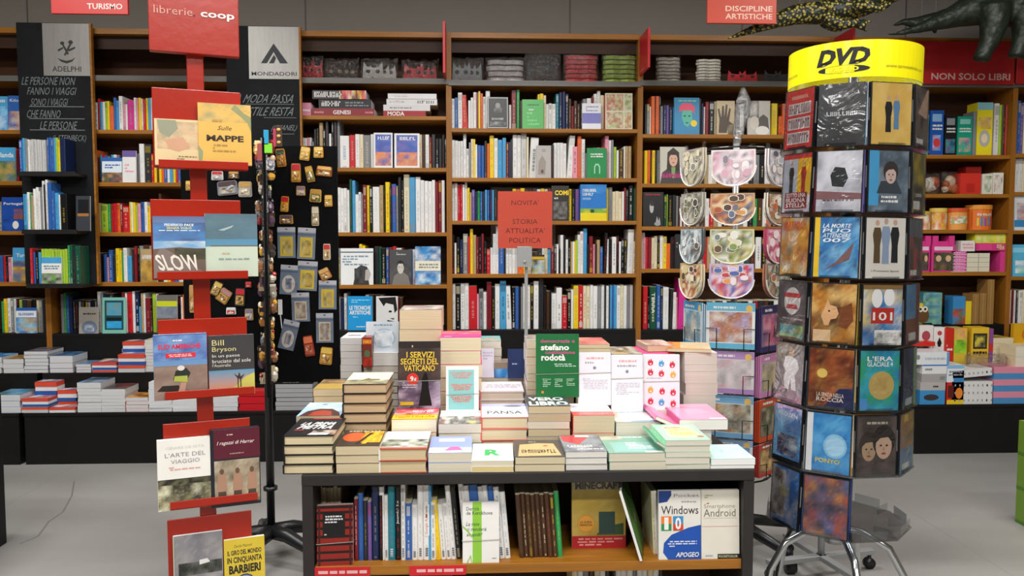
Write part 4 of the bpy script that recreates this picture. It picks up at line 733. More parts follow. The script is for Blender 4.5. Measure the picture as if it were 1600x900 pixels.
# pink doll boxes and games on the fourth shelf
for k, (x0, x1) in enumerate(((1431, 1452), (1455, 1491))):
    o, _ = box('doll_box', ['pink doll box with battlement top, next to the dvd tower', 'wide pink doll box with battlement top and two dolls'][k], 'box', x0, x1, 382, 425, YT_, .1, '#d83c8c', [('n', .08, .05, .92, .72, ['#2c2420', '#8a6a4c', '#3c5c34', '#5c3c4c'], 4, 4), ('e', .3, .5, .12, .12, '#d8b08c'), ('e', .72, .5, .12, .12, '#d8b08c'), ('r', .1, .8, .9, .94, '#f0c8dc')], z=T[3])
    A = MB(); a = at(x0, 382, YT_); W = at(x1, 382, YT_).x-a.x
    for s_ in (-1, 1): A.box(s_*W*.35-.02, 0, 43/F*YT_, s_*W*.35+.02, .1, 58/F*YT_, '#d83c8c')
    A.box(-W*.3, .01, 43/F*YT_, W*.3, .09, 49/F*YT_, '#d83c8c'); A.build('battlement', 'print', o)
z = T[3]
def pile(lbs, items, x0, x1, Y, z, d=.12, ops=None, nm='small_box', group=None, yb=0, cat='box'):
    for (c, hpx), lb in zip(items, lbs):
        o, z = box(nm, lb, cat, x0, x1, 0, hpx, Y, d, c, ops(c) if ops else [], z=z, group=group)
    return z
oo = ['lowest', 'second from the bottom', 'third from the bottom', 'fourth from the bottom', 'fifth from the bottom', 'sixth from the bottom', 'top']
pile([f'pink striped little box, {q} of its pile' for q in oo[:6]], [('#d84a9c', 5.5)]*6, 1500, 1524, YT_, T[3], ops=lambda c: [('r', 0, .0, 1, .18, '#f0d8e4'), ('s', .1, .3, .9, .8, 1, '#f4c8e0')], group='pink striped box pile')
box('small_box', 'white box on top of the pink striped pile', 'box', 1501, 1523, 374, 391, YT_, .12, '#e4e0da', [('s', .1, .2, .9, .8, 2, 'p')], z=T[3]+33/F*YT_)
pile([f'cream little box, {q} of the left cream pile' for q in oo[:4]], [('#e0dac4', 7.5)]*4, 1525, 1543, YT_, T[3], ops=lambda c: [('r', 0, 0, 1, .1, '#b8ac90')], group='left cream box pile')
pile([f'cream little box, {q} of the right cream pile' for q in oo[:4]], [('#e0dac4', 7.5)]*4, 1544, 1561, YT_, T[3], ops=lambda c: [('r', 0, 0, 1, .1, '#b8ac90')], group='right cream box pile')
box('small_box', 'upright pink box at the right end of the fourth shelf', 'box', 1562, 1573, 392, 425, YT_, .12, '#d8408c', [], z=T[3])
zz = T[3]+34/F*YT_
o, zz = box('small_box', 'long pink box with numbers lying across the cream piles', 'box', 1525, 1574, 379, 391, YT_, .1, '#d83c84', [('r', .1, .1, .5, .9, '#e84a90'), ('x', .65, .15, .9, .85, 3, '#e8d0a0')], z=zz)
box('small_box', 'yellow patterned box on top of the long pink one', 'box', 1523, 1571, 364, 379, YT_, .1, '#e0d838', [('n', .05, .1, .95, .9, ['#e8e04c', '#b8c83c', '#e8e8a0'], 10, 2)], z=zz)
box('game_box', 'yellow box with a brown owl, bottom shelf of toy bookcase', 'box', 1426, 1456, 473, 507, YT_, .08, '#e8c41c', [('r', 0, 0, 1, .06, '#5a8a3c'), ('e', .5, .42, .34, .36, '#6a4a2c'), ('e', .38, .72, .14, .14, '#e8e0c8'), ('e', .62, .72, .14, .14, '#e8e0c8'), ('e', .38, .72, .06, .06, 'k'), ('e', .62, .72, .06, .06, 'k')], z=T[4])
box('game_box', 'green patterned box behind the owl box', 'box', 1428, 1456, 457, 507, YT_+.1, .1, '#7a9a5c', [('n', 0, 0, 1, 1, ['#8ab06c', '#5c7a4c', '#c8c89c'], 3, 3)], z=T[4])
pile([f'teal landscape game box, {q} of its pile' for q in ('lowest', 'middle', 'top')], [('#4a8a9c', 17)]*3, 1457, 1487, YT_, T[4], ops=lambda c: [('n', 0, 0, 1, 1, ['#4a8a9c', '#8ac0a0', '#3c6a5c', '#6a9ac0'], 5, 3)], group='teal game box pile')
box('game_box', 'blue and red toy box right of the teal pile', 'box', 1488, 1507, 462, 507, YT_, .1, '#3c8cc8', [('n', 0, 0, 1, .55, ['#c84a3c', '#3c8cc8', '#8a3c3c', '#5c8a3c'], 3, 3)], z=T[4])
box('game_box', 'narrow yellow box between blue toy box and brown cartons', 'box', 1508, 1517, 470, 507, YT_, .1, '#e8cc28', [], z=T[4])
for k in range(3): box('carton', ['left brown cardboard carton', 'middle brown cardboard carton', 'tallest brown cardboard carton at right'][k]+' on the bottom toy shelf', 'box', 1518+k*11.5, 1528.5+k*11.5, (458, 457, 435)[k], 507, YT_+.0, .12, '#9a7440', [('r', .44, 0, .56, 1, '#b08a54')], z=T[4])
YR = YU+.01
zu2 = zu
box('thin_box', 'flat red game box lying by the dvd tower, upper platform', 'box', 1423, 1461, 534, 541, YR-.05, .15, '#c8281c', z=at(1440, 541, YR-.05).z)
zc = zl
box('game_box', 'white game box with round portrait pictures, upper right platform', 'box', 1434, 1456, 518, 584, YR+.02, .05, '#e0dcd8', [('e', .5, .75, .3, .12, '#a84a54'), ('e', .5, .4, .25, .1, '#8a5c6c')], z=zu)
box('game_box', 'white game box with a black figure, upper right platform', 'box', 1457, 1475, 521, 584, YR+.02, .05, '#e8e4e0', [('p', [(.3, .6), (.5, .75), (.7, .6), (.6, .5), (.4, .5)], 'k'), ('e', .5, .85, .2, .06, '#b84a4c')], z=zu)
box('game_box', 'narrow red game box on the upper right platform', 'box', 1476, 1488, 522, 584, YR, .08, '#c8281c', [('s', .1, .4, .9, .6, 2, 'w')], z=zu)
box('game_box', 'yellow and green game box on the upper right platform', 'box', 1489, 1509, 522, 584, YR, .12, '#d8b83c', [('n', .05, .7, .95, 1, ['#e8c84c', '#a85c9c', '#e8a43c'], 3, 2), ('n', .05, .35, .95, .7, ['#8ac82c', '#b8e04c', '#5c9a1c'], 3, 3)], z=zu)
box('picture_book', 'yellow picture book with a dark cover photo, upper right platform', 'book', 1516, 1543, 521, 584, YR, .1, '#e0b82c', [('r', .1, .45, .9, .85, '#2c2a28'), ('n', .2, .5, .8, .8, ['#3c3834', '#e8d84c', '#2c2a28'], 3, 3), ('s', .1, .3, .9, .42, 1, 'k')], z=zu)
box('picture_book', 'narrow violet and red book beside the dark cover photo', 'book', 1544, 1550, 523, 584, YR, .1, '#8a4c94', [('r', 0, .4, 1, .6, '#c8302c')], z=zu)
stack('cream-edged yellow stack on the upper right platform', 'yellow-covered book on the cream-edged stack, upper right platform', 1551, 1584, 528, YR, zu, .17, 5, 'y', '#e4d8b8', [('n', 0, 0, 1, 1, ['#e8d03c', '#d8b02c', '#e8e08c', '#8a6a3c'], 4, 3)], parts=False, nm='picture_book')
stack('cream-edged stack cut by the right edge', 'book on the cream-edged stack cut by the right edge', 1587, 1625, 536, YR, zu, .17, 4, 'y', '#e4d8b8', [], parts=False, nm='picture_book')
box('picture_book', 'mustard book with an orange picture at the right edge', 'book', 1583, 1612, 503, 533, YR+.05, .03, '#d8a41c', [('e', .7, .4, .25, .3, '#c8741c')], z=at(1590, 536, YR).z)
YQ = YP+.01; z = zl
wops = lambda c: [('r', .02, .1, .1, .9, '#3c8cc0'), ('s', .3, .3, .8, .7, 1, 'g'), ('r', .06, .25, .14, .75, 'g')]
z = box('game_box', 'blue box with a dark fish picture, lowest by the dvd tower', 'box', 1437, 1476, 605, 628, YQ, .18, '#3c8cc4', [('e', .45, .5, .3, .22, '#3a3034')], z=z)[1]
z = box('game_box', 'grey game box just above the fish box', 'box', 1438, 1477, 592, 605, YQ, .18, '#b4b0ac', [('s', .5, .3, .9, .7, 1, 'K')], z=z)[1]
z = box('game_box', 'darker grey game box, third above the platform', 'box', 1440, 1478, 578, 592, YQ, .18, '#a4a19e', [('r', .75, .3, .95, .7, 'g')], z=z)[1]
z = box('game_box', 'white game box with blue top edge, second from its top', 'box', 1441, 1480, 563, 578, YQ, .18, '#e2e2e2', [('r', 0, .85, 1, 1, '#3c7cc0'), ('s', .1, .3, .4, .7, 1, 'g')], z=z)[1]
box('game_box', 'wide white and pale blue game box on top of its pile', 'box', 1428, 1483, 543, 563, YQ, .18, '#dfe3e6', [('r', .93, 0, 1, 1, '#5aa0d0'), ('e', .12, .6, .05, .2, 'g'), ('s', .3, .35, .9, .65, 1, '#b8c0c8')], z=z)
z = zl
st_ = [('n', 0, .75, 1, 1, ['#d83c3c', '#8ac03c', '#f0e8e0'], 3, 1)]+[('p', [(u, .02), (u+.08, .02), (u+.3, .68), (u+.22, .68)], '#b82c34') for u in (0, .16, .32, .48, .64)]
for k in range(2): o, z = box('candy_box', ['lower', 'upper'][k]+' red-striped white box with fruit picture beside the dvd tower', 'box', 1421, 1436, 0, 32, YQ, .1, '#e8dcd8', st_, z=z)
z = box('game_box', 'red and yellow game box with an orange picture', 'box', 1479, 1505, 592, 628, YQ, .15, '#c82c24', [('r', 0, 0, 1, .2, '#e8c82c'), ('r', .05, .3, .4, .85, '#5c1c18'), ('e', .72, .5, .22, .25, '#e8842c')], z=zl)[1]
box('game_box', 'white and blue game box on top of the red and yellow one', 'box', 1479, 1506, 564, 592, YQ, .15, '#dce4ea', [('r', .4, 0, 1, .25, '#3c84c0'), ('r', 0, .8, 1, 1, '#8ab8dc'), ('s', .1, .35, .9, .7, 2, 'g')], z=z)
dots = lambda c: [('e', .08+.112*i, .5, .018, .16, '#9aa0a0' if i != 7 else 'k') for i in range(9)]
z = zl
for k in range(3): o, z = box('bead_box', ['lowest', 'middle', 'upper'][k]+' flat white box with a row of dots, level pile', 'box', 1508, 1573, 0, 12.3, YQ, .18, '#dedcda', dots(0), z=z)
box('bead_box', 'tilted white box with dots resting on the level pile', 'box', 1509, 1572, 0, 12, YQ, .18, '#dedcda', dots(0), z=z+.03, tilt=-5)
A = pillow(.26, .09, .16, random.Random(4), 14, 8); o = tag(A.build('plastic_wrap', 'bag', None, True), 'loose clear plastic wrap lying over the tilted white box', 'wrapping'); p = at(1540, 575, YQ+.1); o.location = (p.x, YQ+.1, z+.075)
z = zl
for k in range(6): o, z = box('flat_box', f'{["blue","pink"][k%2]} flat box, {oo[k]} of the striped pile at right edge', 'box', 1575, 1640, 0, 10, YQ, .18, ['#4c8cc0', '#dc8ca0'][k % 2], [], z=z)
stack('cream paperback stack on the striped boxes', 'cream-edged book on top of the pink and blue boxes', 1588, 1640, 541, YQ+.01, z, .16, 2, 's', '#e4dcc8', [], parts=False, nm='picture_book')
finish_rows()

# ================================================================ TABLE OF NEW BOOKS
ZT = .70; YT = 2.352
tl = atz(471, 742, ZT); tr = atz(1183, 736, ZT); TX0, TX1 = tl.x, tr.x; TD = .98; tc_ = (TX0+TX1)/2; HW = (TX1-TX0)/2
t = thing('display_table', 'dark open-fronted table with a wooden inner shelf, piled with new books', 'table', (tc_, YT, 0))
A = MB(); A.box(-HW, 0, ZT-.034, HW, TD, ZT); A.build('table_top', 'table_frame', t, bevel=.003)
for s_ in (-1, 1):
    A = MB(); e = s_*HW; A.box(min(e, e-s_*.033), .003, 0, max(e, e-s_*.033), TD-.003, ZT-.034); A.build('side_panel', 'table_frame', t, bevel=.002)
A = MB(); A.box(-HW+.033, .34, .02, HW-.033, .355, ZT-.034); A.build('back_panel', 'wood_dark', t)
zsf = at(830, 876, YT+.03).z
A = MB(); A.box(-HW+.033, .012, zsf-.03, HW-.033, .34, zsf); A.build('shelf', 'wood', t, bevel=.002)
A = MB(); A.box(-HW+.033, .012, .05, HW-.033, .34, .08); A.build('shelf', 'wood', t, bevel=.002)
for k, (x0, x1) in enumerate(((486, 578), (640, 728))):
    a = at(x0, 893, YT+.01); b = at(x1, 893, YT+.01); A = MB(); A.box(a.x-tc_, .008, zsf-.031, b.x-tc_, .0115, zsf-.002, 'r')
    printmesh(A, [('s', .05, .2, .95, .85, 1, '#e8b0b0')], b.x-a.x, .028, lambda u, v, h: (a.x-tc_+u, .0078-h, zsf-.03+v)); A.build('shelf_label', 'red_sign', t)
def ts_(*a, **k): return stack(*a, **k)
def rr(c, ops): return [('r', 0, 0, 1, 1, c)]+ops
# ---- front row
Y1 = YT+.008
prima = [('r', 0, 0, 1, 1, '#1b1b1e'), ('n', .5, .02, 1, .3, ['#1b1b1e', '#a87a5c', '#1b1b1e', '#d8c8b8'], 3, 3), ('t', 'LA PRIMA', .52, .66, .72, .17, 'w', .25, .03), ('t', 'PIETRA', .52, .46, .72, .2, 'w', .25, .03), ('s', .1, .26, .6, .34, 1, '#b83c3c'), ('r', .3, .93, .9, .98, '#c84438'), ('p', [(.45, .04), (.85, .03), (.9, .12), (.5, .14)], '#dcdcd8')]
ts_('hardback stack hanging over the left table corner', 'black hardback lettered La prima pietra, left front corner', 443, 521, 681, Y1, ZT, .235, 4, '#1b1b1e', '#d8c9a4', prima, hard=True, nm='hardback_book')
orng = [('r', 0, 0, 1, 1, '#3a302c'), ('e', .32, .55, .28, .28, '#e2582c'), ('n', .5, .2, .98, .9, ['#e8a81c', '#f0c83c', '#2c2420', '#c8801c'], 6, 4), ('p', [(.42, .12), (.5, .12), (.72, .8), (.64, .8)], '#1c1816'), ('p', [(.56, .12), (.66, .12), (.86, .8), (.76, .8)], '#e8b42c'), ('x', .1, .86, .9, .95, 9, '#d8c8a8')]
ts_('front stack under the orange and yellow cover', 'orange and yellow paperback with a round orange shape, front row', 524, 592, 697, Y1, ZT, .2, 3, '#3a302c', '#d3c3a0', orng, ts=[1.2, 1, 1.1])
ph = [('r', 0, 0, 1, 1, '#f2f2f0'), ('n', 0, .1, 1, .52, ['#3c4038', '#b8c0a8', '#6a7060', '#e0e4d8', '#2c302c'], 6, 4), ('r', 0, .0, 1, .08, '#b8604c')]
ts_('front stack with red lower cover edges', 'white hardback with a grey photo strip, third in the front row', 593, 667, 701, Y1, ZT, .215, 2, '#c0573c', '#d0bd98', ph, hard=True, nm='hardback_book', spine='#e8e4e0')
pk = [('r', 0, 0, 1, 1, '#8fa0dc'), ('n', 0, 0, 1, .3, ['#e8ecf4', '#c8d4ec', '#f2f2f6'], 5, 2), ('p', [(.35, .12), (.5, .34), (.68, .36), (.8, .14)], '#e060a0'), ('r', .2, .66, .82, .86, '#f0f0f4')]
ts_('front stack under the periwinkle cover', 'periwinkle paperback with a pink splash, fourth in the front row', 669, 737, 708, Y1, ZT, .2, 2, '#8fa0dc', '#d6ceb8', pk)
ts_('front stack under the white cover with a green letter', 'white paperback with a big green letter R, front row', 738, 804, 720, Y1, ZT, .2, 2, '#f4f4f2', ['#d6cdb4', '#dcc68c'], [('r', 0, 0, 1, 1, '#f4f4f2'), ('t', 'R', .5, .46, .4, .36, '#1fae5c', 0, .05), ('s', .25, .76, .75, .86, 1, '#f0a8b0')], rz=-1.5)
ts_('front stack under the tan and grey cover', 'tan paperback with dark corners, fifth from the left end front row', 806, 884, 714, Y1-.004, ZT, .2, 2, '#4a4744', '#cdbf9f', [('r', 0, 0, 1, 1, '#4a4744'), ('p', [(.06, .04), (.94, .08), (.84, .78), (.5, .8), (.12, .72)], '#c9ab78'), ('x', .14, .22, .86, .42, 11, '#3c3832'), ('s', .3, .84, .9, .92, 1, '#a8a49c'), ('e', .66, .64, .05, .03, '#c84a3c')], rz=-1)
ts_('front stack under the red and grey cover', 'grey and red paperback with white title, front row', 884, 949, 706, Y1+.004, ZT, .205, 3, '#7d828a', '#dcd8d0', [('n', 0, 0, 1, 1, ['#7d828a', '#5a6068', '#9aa0a6'], 5, 5), ('p', [(.02, .95), (.5, .98), (.7, .8), (.4, .42), (.05, .6)], '#d8484c'), ('x', .1, .24, .72, .38, 8, 'w'), ('x', .3, .1, .95, .18, 8, 'w'), ('r', .4, .86, .75, .97, '#f0ece8')])
teal = [('r', 0, 0, 1, 1, '#7ba894'), ('n', 0, .75, .4, 1, ['#c8b8a8', '#7ba894', '#e8a890'], 3, 2), ('r', .12, .05, .9, .6, '#88b8ae'), ('s', .4, .22, .85, .6, 4, '#eef4f0'), ('t', 'I pesci', .55, .42, .3, .09, 'w', .2, .01), ('s', .3, .82, .8, .94, 1, 'w')]
ts_('front stack under the sea-green cover', 'sea-green paperback with white title and a price sticker', 952, 1040, 708, Y1, ZT, .215, 2, '#7ba894', '#d2cab6', teal, sticker=True)
mint = [('r', 0, 0, 1, 1, '#a9d8b8'), ('p', [(.14, .2), (.2, .86), (.5, .92), (.86, .84), (.9, .25), (.6, .1)], '#e4e6b0'), ('s', .22, .3, .8, .7, 4, '#d8c840'), ('s', .2, .72, .6, .82, 1, '#c8644c'), ('e', .86, .22, .08, .05, '#b87850')]
ts_('front stack under the mint and yellow cover', 'mint paperback with yellow lettering, second from the right end', 1041, 1111, 688, Y1, ZT, .21, 5, '#a9d8b8', '#d6cfc0', mint, ts=[1, 1.3, 1, 1.2, 1])
a = at(1030, 700, Y1); book('tilted_paperback', 'green paperback tipped on its hinge between sea-green and mint stacks', 'book', .05, .2, .008, '#5fa884', '#d6cfc0', [('r', 0, 0, 1, 1, '#8cc8a0'), ('r', 0, 0, .3, 1, '#4f9470')], None, (a.x+.012, Y1+.105, at(1030, 700, Y1).z), (0, R(33), 0))
ts_('low pair of books at the right table corner', 'pale mint booklet at the right front corner', 1112, 1181, 717, Y1, ZT, .17, 2, '#c4e8de', '#ecebe8', [('r', 0, 0, 1, 1, '#c4e8de'), ('s', .4, .4, .7, .6, 1, '#8ad0b8')], covers=['#c4e8de', '#8a8478'], ts=[.6, 1])
# ---- second row
Y2 = 2.60
ts_('rear stack behind La prima pietra', 'sky blue book with a red mound behind La prima pietra', 463, 531, 650, Y2, ZT, .215, 5, '#a8c8e0', '#cdb88e', [('n', 0, .3, 1, 1, ['#9cc4e4', '#e8f0f4', '#b8d4e8'], 4, 3), ('p', [(.05, 0), (.15, .35), (.4, .52), (.7, .5), (.92, .25), (1, 0)], '#54302a'), ('p', [(.25, .02), (.3, .3), (.5, .4), (.72, .32), (.8, .02)], '#a8412c'), ('s', .35, .78, .95, .92, 1, '#7a8ea8')], nm='hardback_book')
ts_('tall brown-edged hardback stack', 'cream misty-landscape hardback on the tall stack left of vatican book', 536, 604, 600, Y2, ZT, .225, 7, '#2a2421', '#c2a986', [('n', 0, 0, 1, .4, ['#5c5440', '#8a8460', '#c8c49c'], 5, 3), ('n', 0, .35, 1, 1, ['#f0ecd0', '#e8e0b0', '#f4f2e4'], 4, 3), ('p', [(.3, .22), (.48, .5), (.55, .42), (.75, .42), (.8, .3)], '#7a7048'), ('s', .2, .86, .8, .94, 1, '#b8a878')], hard=True, nm='hardback_book')
zS2 = ts_('stack under the yellow-banded red cover', 'red paperback with a bright yellow band under the vatican book', 612, 682, 655, Y2-.02, ZT, .2, 3, '#d83028', '#e2d8be', [('r', 0, 0, 1, 1, '#d83028'), ('n', 0, .35, 1, .75, ['#d83c48', '#f0c8c8', '#8a2430', '#e87880'], 6, 2), ('r', 0, 0, 1, .32, '#f4c81c'), ('x', .05, .1, .95, .26, 12, '#d89018'), ('x', .4, .5, .9, .66, 6, 'w')], spine='#f0c020', ts=[1, 1, 1.3])
zS3 = ts_('stack under the crowd photo cover', 'paperback with a crowd photograph under the turquoise book', 685, 752, 662, Y2-.02, ZT, .2, 3, '#8a8884', '#d8d0c0', [('n', 0, 0, 1, .55, ['#2c2c2c', '#c8c4bc', '#8a4c3c', '#5a5a5c', '#e8e4dc', '#3c5c3c'], 10, 4), ('r', 0, .55, 1, 1, '#ecebee'), ('e', .78, .1, .1, .06, '#e8b82c')])
ts_('stack of red-edged hardbacks', 'white hardback with thin black title, blue strip and red edge', 753, 826, 652, Y2-.02, ZT, .215, 3, '#d86a60', '#d6c8a8', [('r', 0, 0, 1, 1, '#f0f0f4'), ('n', 0, .8, 1, 1, ['#a8acd8', '#8a94c8', '#c8ccec'], 4, 2), ('t', 'PANSA', .5, .34, .76, .22, '#2c2c34', 0, .01), ('e', .7, .8, .2, .06, '#6a7078')], hard=True, nm='hardback_book', spine='#d85a50')
zS5 = ts_('stack under the black cover with chunky white letters', 'black and white paperback with chunky Vero Libro letters', 826, 892, 635, Y2-.02, ZT, .19, 6, '#3c4044', ['#c9b896', '#bfae8e', '#d8cebc'], [('r', 0, 0, 1, 1, '#3c4044'), ('t', 'VERO', .48, .62, .86, .3, 'w', 0, .04), ('t', 'LIBRO', .5, .22, .94, .34, 'w', 0, .04), ('n', .6, 0, 1, .12, ['#3c4044', '#8a8e90'], 3, 1)], covers=['#3c4044', '#b8b4c8', '#a8acb0'], jit=.006)
zS6 = ts_('thick stack under the white cover with red band', 'white paperback with a red band beneath the left white copy', 896, 961, 649, Y2-.02, ZT, .19, 2, '#e85a50', '#cec0a2', [('r', 0, 0, 1, 1, '#e8e4f0'), ('r', 0, .0, 1, .3, '#e85a50'), ('x', .1, .04, .9, .2, 11, '#f08078'), ('r', .3, .55, .98, .8, '#fbfbfb')])
zS7 = ts_('stack under the pale blue and cream cover', 'pale blue and cream paperback beneath the right white copy', 963, 1033, 660, Y2-.02, ZT, .19, 2, '#7a98a0', '#dcd4c4', [('n', 0, 0, .35, 1, ['#e8d8c0', '#a8b8cc', '#c8a87c'], 3, 4), ('p', [(.3, .1), (.2, .8), (.6, .9), (.75, .7), (.95, .15)], '#f2f6fa'), ('s', .2, .75, .9, .95, 2, '#8aa8cc'), ('n', .7, .4, 1, .8, ['#f0c8c8', '#e8e0e8'], 2, 2)], covers=['#7a98a0', '#3c8088'])
zz = ts_('grey booklets under the pink book', 'grey booklet directly under the large pink book', 1074, 1112, 671, Y2-.03, ZT, .22, 2, '#a8a4a0', '#d0cbc4', [])
ts_('pink book', 'large pink book with a dark magenta hinge and price sticker', 1062, 1138, 656, Y2-.04, zz, .25, 1, '#e39ab6', '#e4dfd8', [('r', 0, 0, 1, 1, '#e39ab6'), ('r', 0, 0, .04, 1, '#b8487c'), ('p', [(.3, .3), (.32, .8), (.7, .85), (.8, .4)], '#e6a4be')], sticker=True, nm='large_pink_book', spine='#b8487c')
a = at(1042, 655, Y2); book('large_pink_book', 'pink book tipped sideways, its magenta hinge over the mint stack', 'book', .10, .24, .012, '#d8709c', '#e4dfd8', [('r', .9, 0, 1, 1, '#a83c70'), ('r', 0, 0, .9, 1, '#dc84a8')], None, (a.x, Y2+.09, zz+.014), (0, R(24), 0))
# ---- third row and the tall piles behind
Y3 = 2.87
ts_('tall stack under the khaki cover', 'khaki and brown novel behind the sky blue book', 489, 541, 608, Y3, ZT, .2, 6, '#a88c4c', '#d8c4a0', [('r', 0, 0, 1, 1, '#b8984c'), ('n', 0, .55, 1, 1, ['#6c5840', '#a48454', '#54483c'], 5, 2), ('s', .2, .7, .85, .85, 1, '#c88c4c')])
ts_('tall cream-edged pile behind the vatican book', 'glossy dark-spined book on the highest pile', 624, 690, 484, Y3+.06, ZT, .2, 9, '#d8cfc0', '#dcc7a6', [('n', 0, 0, 1, 1, ['#b8a89c', '#4c3c3c', '#d8d0c8', '#8a5c54'], 6, 3)], spine='#3a2c2c', ts=[1, 1, 1, 1, 1, 1, 1.2, 1, 1.6])
ts_('cream-edged pile under the bright pink cover', 'bright pink paperback on the pile behind the turquoise book', 687, 752, 527, Y3, ZT, .2, 7, '#e8508c', '#e4d4b4', [('r', 0, 0, 1, 1, '#e8508c'), ('r', 0, 0, 1, .25, '#d83c9c'), ('n', 0, .5, 1, 1, ['#e85c5c', '#f09ab0', '#e8486c'], 5, 2), ('s', .1, .06, .9, .2, 1, '#f0a8cc')])
ts_('pile of white-covered hardbacks with red spines', 'white hardback with faint title, behind the red-edged hardback stack', 751, 819, 612, Y3-.03, ZT, .2, 5, '#ece4e8', '#d8c8b4', [('r', 0, 0, 1, 1, '#f2ecf2'), ('s', .1, .35, .95, .75, 3, '#b8b0b8'), ('r', 0, .0, 1, .05, '#e8a8a8')], hard=True, nm='hardback_book', spine='#d86a6c')
ts_('white-spined pile to the left of the green book', 'pale book on the pile showing between pole and green book', 824, 897, 532, Y3, ZT, .18, 11, '#c9c0b4', '#cfc0a4', [('n', 0, 0, 1, 1, ['#b8b0a4', '#8a8278'], 4, 2)], spine='#e8e0dc', covers=['#cfc8bc', '#8a7a6a', '#d86a70', '#e0d8cc'])
ts_('pile behind the left white copy', 'pink-red booklet on the pile behind the left white copy', 899, 953, 538, Y3, ZT, .2, 9, '#d87a70', '#dccfae', [('n', 0, 0, 1, 1, ['#d87a70', '#e89a84', '#b85c54'], 4, 3)], covers=['#d87a70', '#e8d02c', '#3a3430', '#d8cdb0'], ts=[2, 2, 2, 2, 2, 2, 1, 1, .7])
ts_('pile behind the right white copy', 'dark book with gold title behind the right white copy', 956, 1004, 553, Y3, ZT, .2, 8, '#4a3c34', '#d8ccb4', [('n', 0, 0, 1, 1, ['#4a3c34', '#8a7a68', '#c8c0b0'], 6, 3), ('x', .1, .1, .6, .35, 4, '#d8a82c')])
ts_('pile behind the flame book', 'black and pink book on the pile behind the flame book', 1004, 1056, 553, Y3, ZT, .2, 8, '#2c2428', '#dcccb0', [('r', 0, 0, 1, 1, '#e8508c'), ('n', .2, .4, 1, 1, ['#2c2428', '#3c3438'], 3, 2), ('x', .25, .7, .9, .85, 8, 'w')])
a = at(1010, 541, Y3+.05); book('paperback_book', 'cream-edged mottled paperback lying across the flame book pile', 'book', at(1053, 541, Y3+.05).x-a.x, .17, .022, '#b8a490', '#d8c8a4', [('n', 0, 0, 1, 1, ['#c8a48c', '#e8d8d0', '#b86c6c', '#8a7a6a'], 4, 3)], None, (at(1031, 541, Y3+.05).x, Y3+.13, at(1030, 553, Y3).z+.002), (0, 0, R(3)))
zz = ts_('tall white-edged pile at the right of the table', 'white book on the tall pile right of the flame book', 1071, 1121, 551, Y3-.02, ZT, .2, 7, '#e8e0dc', '#e8dcd0', [], ts=[1, 1, 1, 1, 1, .6, 1])
a = at(1090, 540, Y3); book('paperback_book', 'orange and cream paperback lying askew on the tall white pile', 'book', .155, .19, .012, '#e8944c', '#e0d2b4', [('n', .3, 0, 1, 1, ['#d8c8a4', '#e8a45c', '#c8b894'], 3, 3), ('r', 0, 0, .12, 1, '#d8702c')], None, (at(1085, 545, Y3).x, Y3+.08, zz+.001), (0, 0, R(-14)))
# ---- fourth row
Y4 = 3.10
ts_('white and grey stack beside the magnet display', 'white booklet on the stack right of the magnet display', 532, 565, 528, Y4, ZT, .19, 12, '#e0e2e4', '#c9c9c8', [('s', .2, .3, .8, .6, 1, 'g')], covers=['#e0e2e4', '#9a9c9e', '#c8b8a8'])
zz = ts_('stack below the silver circle book', 'dark red-lined book below the silver circle book', 568, 622, 572, Y4-.03, ZT, .19, 8, '#3c2c2c', '#cfc8bc', [('n', 0, 0, 1, 1, ['#3c2c2c', '#7a4c44', '#2c2424'], 4, 3)])
z3 = ts_('white block under the silver circle book', 'white-edged thick book supporting the silver circle book', 582, 622, 551, Y4-.02, zz, .16, 1, '#e8e8e8', '#eceae4', [])
def standing(nm, lb, x0, x1, y0, z, Y, t, cover, ops, lean=7, rz=0, band=.42, hard=False, page='w', spine=None, yc=0):
    xm = (x0+x1)/2; H = at(xm, y0, Y).z-z; W = at(x1, y0+50, Y).x-at(x0, y0+50, Y).x
    return book(nm, lb, 'book', W, H/math.cos(R(lean)), t, cover, page, ops, None, (at(xm, y0+50, Y).x, Y, z), (R(90-lean), 0, R(rz)), stand=True, band=band, hard=hard, seed=int(x0), spine=spine)
standing('paperback_book', 'silver and pale blue book with a ring of ornaments, standing', 572, 623, 503, z3, Y4+.0, .02, '#cdd6de', [('r', 0, 0, 1, 1, '#cdd6de'), ('e', .55, .45, .36, .33, '#a8c0d4'), ('e', .55, .45, .3, .27, '#dfe6ea'), ('n', .3, .2, .8, .7, ['#e8ecee', '#a8bccc', '#d8e0e6'], 4, 4), ('s', .2, .84, .8, .94, 1, '#8a9aa8')], band=None)
box('boxed_book', 'thick book with a red spine numbered 1001, left of silver circle book', 'book', 567, 581, 515, 562, Y4-.06, .12, '#7a2c20', [('r', 0, .78, 1, .95, '#d8582c'), ('t', '1001', .5, .86, .8, .1, 'y', 0, .02), ('e', .5, .45, .35, .14, '#5c6c4c'), ('n', 0, .05, 1, .35, ['#c8281c', '#7a2c20', '#a83c2c'], 3, 3)], z=zz)
zz = ts_('mixed stack behind the bright pink cover', 'teal and pink booklet behind the bright pink paperback', 752, 783, 533, Y4, ZT, .17, 10, '#3ca8a0', '#dcd4c8', [('n', 0, 0, 1, 1, ['#3ca8a0', '#58b8b0', '#e88a7c'], 3, 3)], covers=['#3ca8a0', '#f0a880', '#3a3a40', '#e0dcd8'])
zz = ts_('low stack behind the white faint-title hardback', 'grey and blue paperback lying behind the pole', 752, 822, 590, Y4-.04, ZT, .17, 6, '#5c6c80', '#cfc4b4', [('n', 0, 0, 1, 1, ['#5c6c80', '#3c8cc8', '#8a94a0'], 4, 3)])
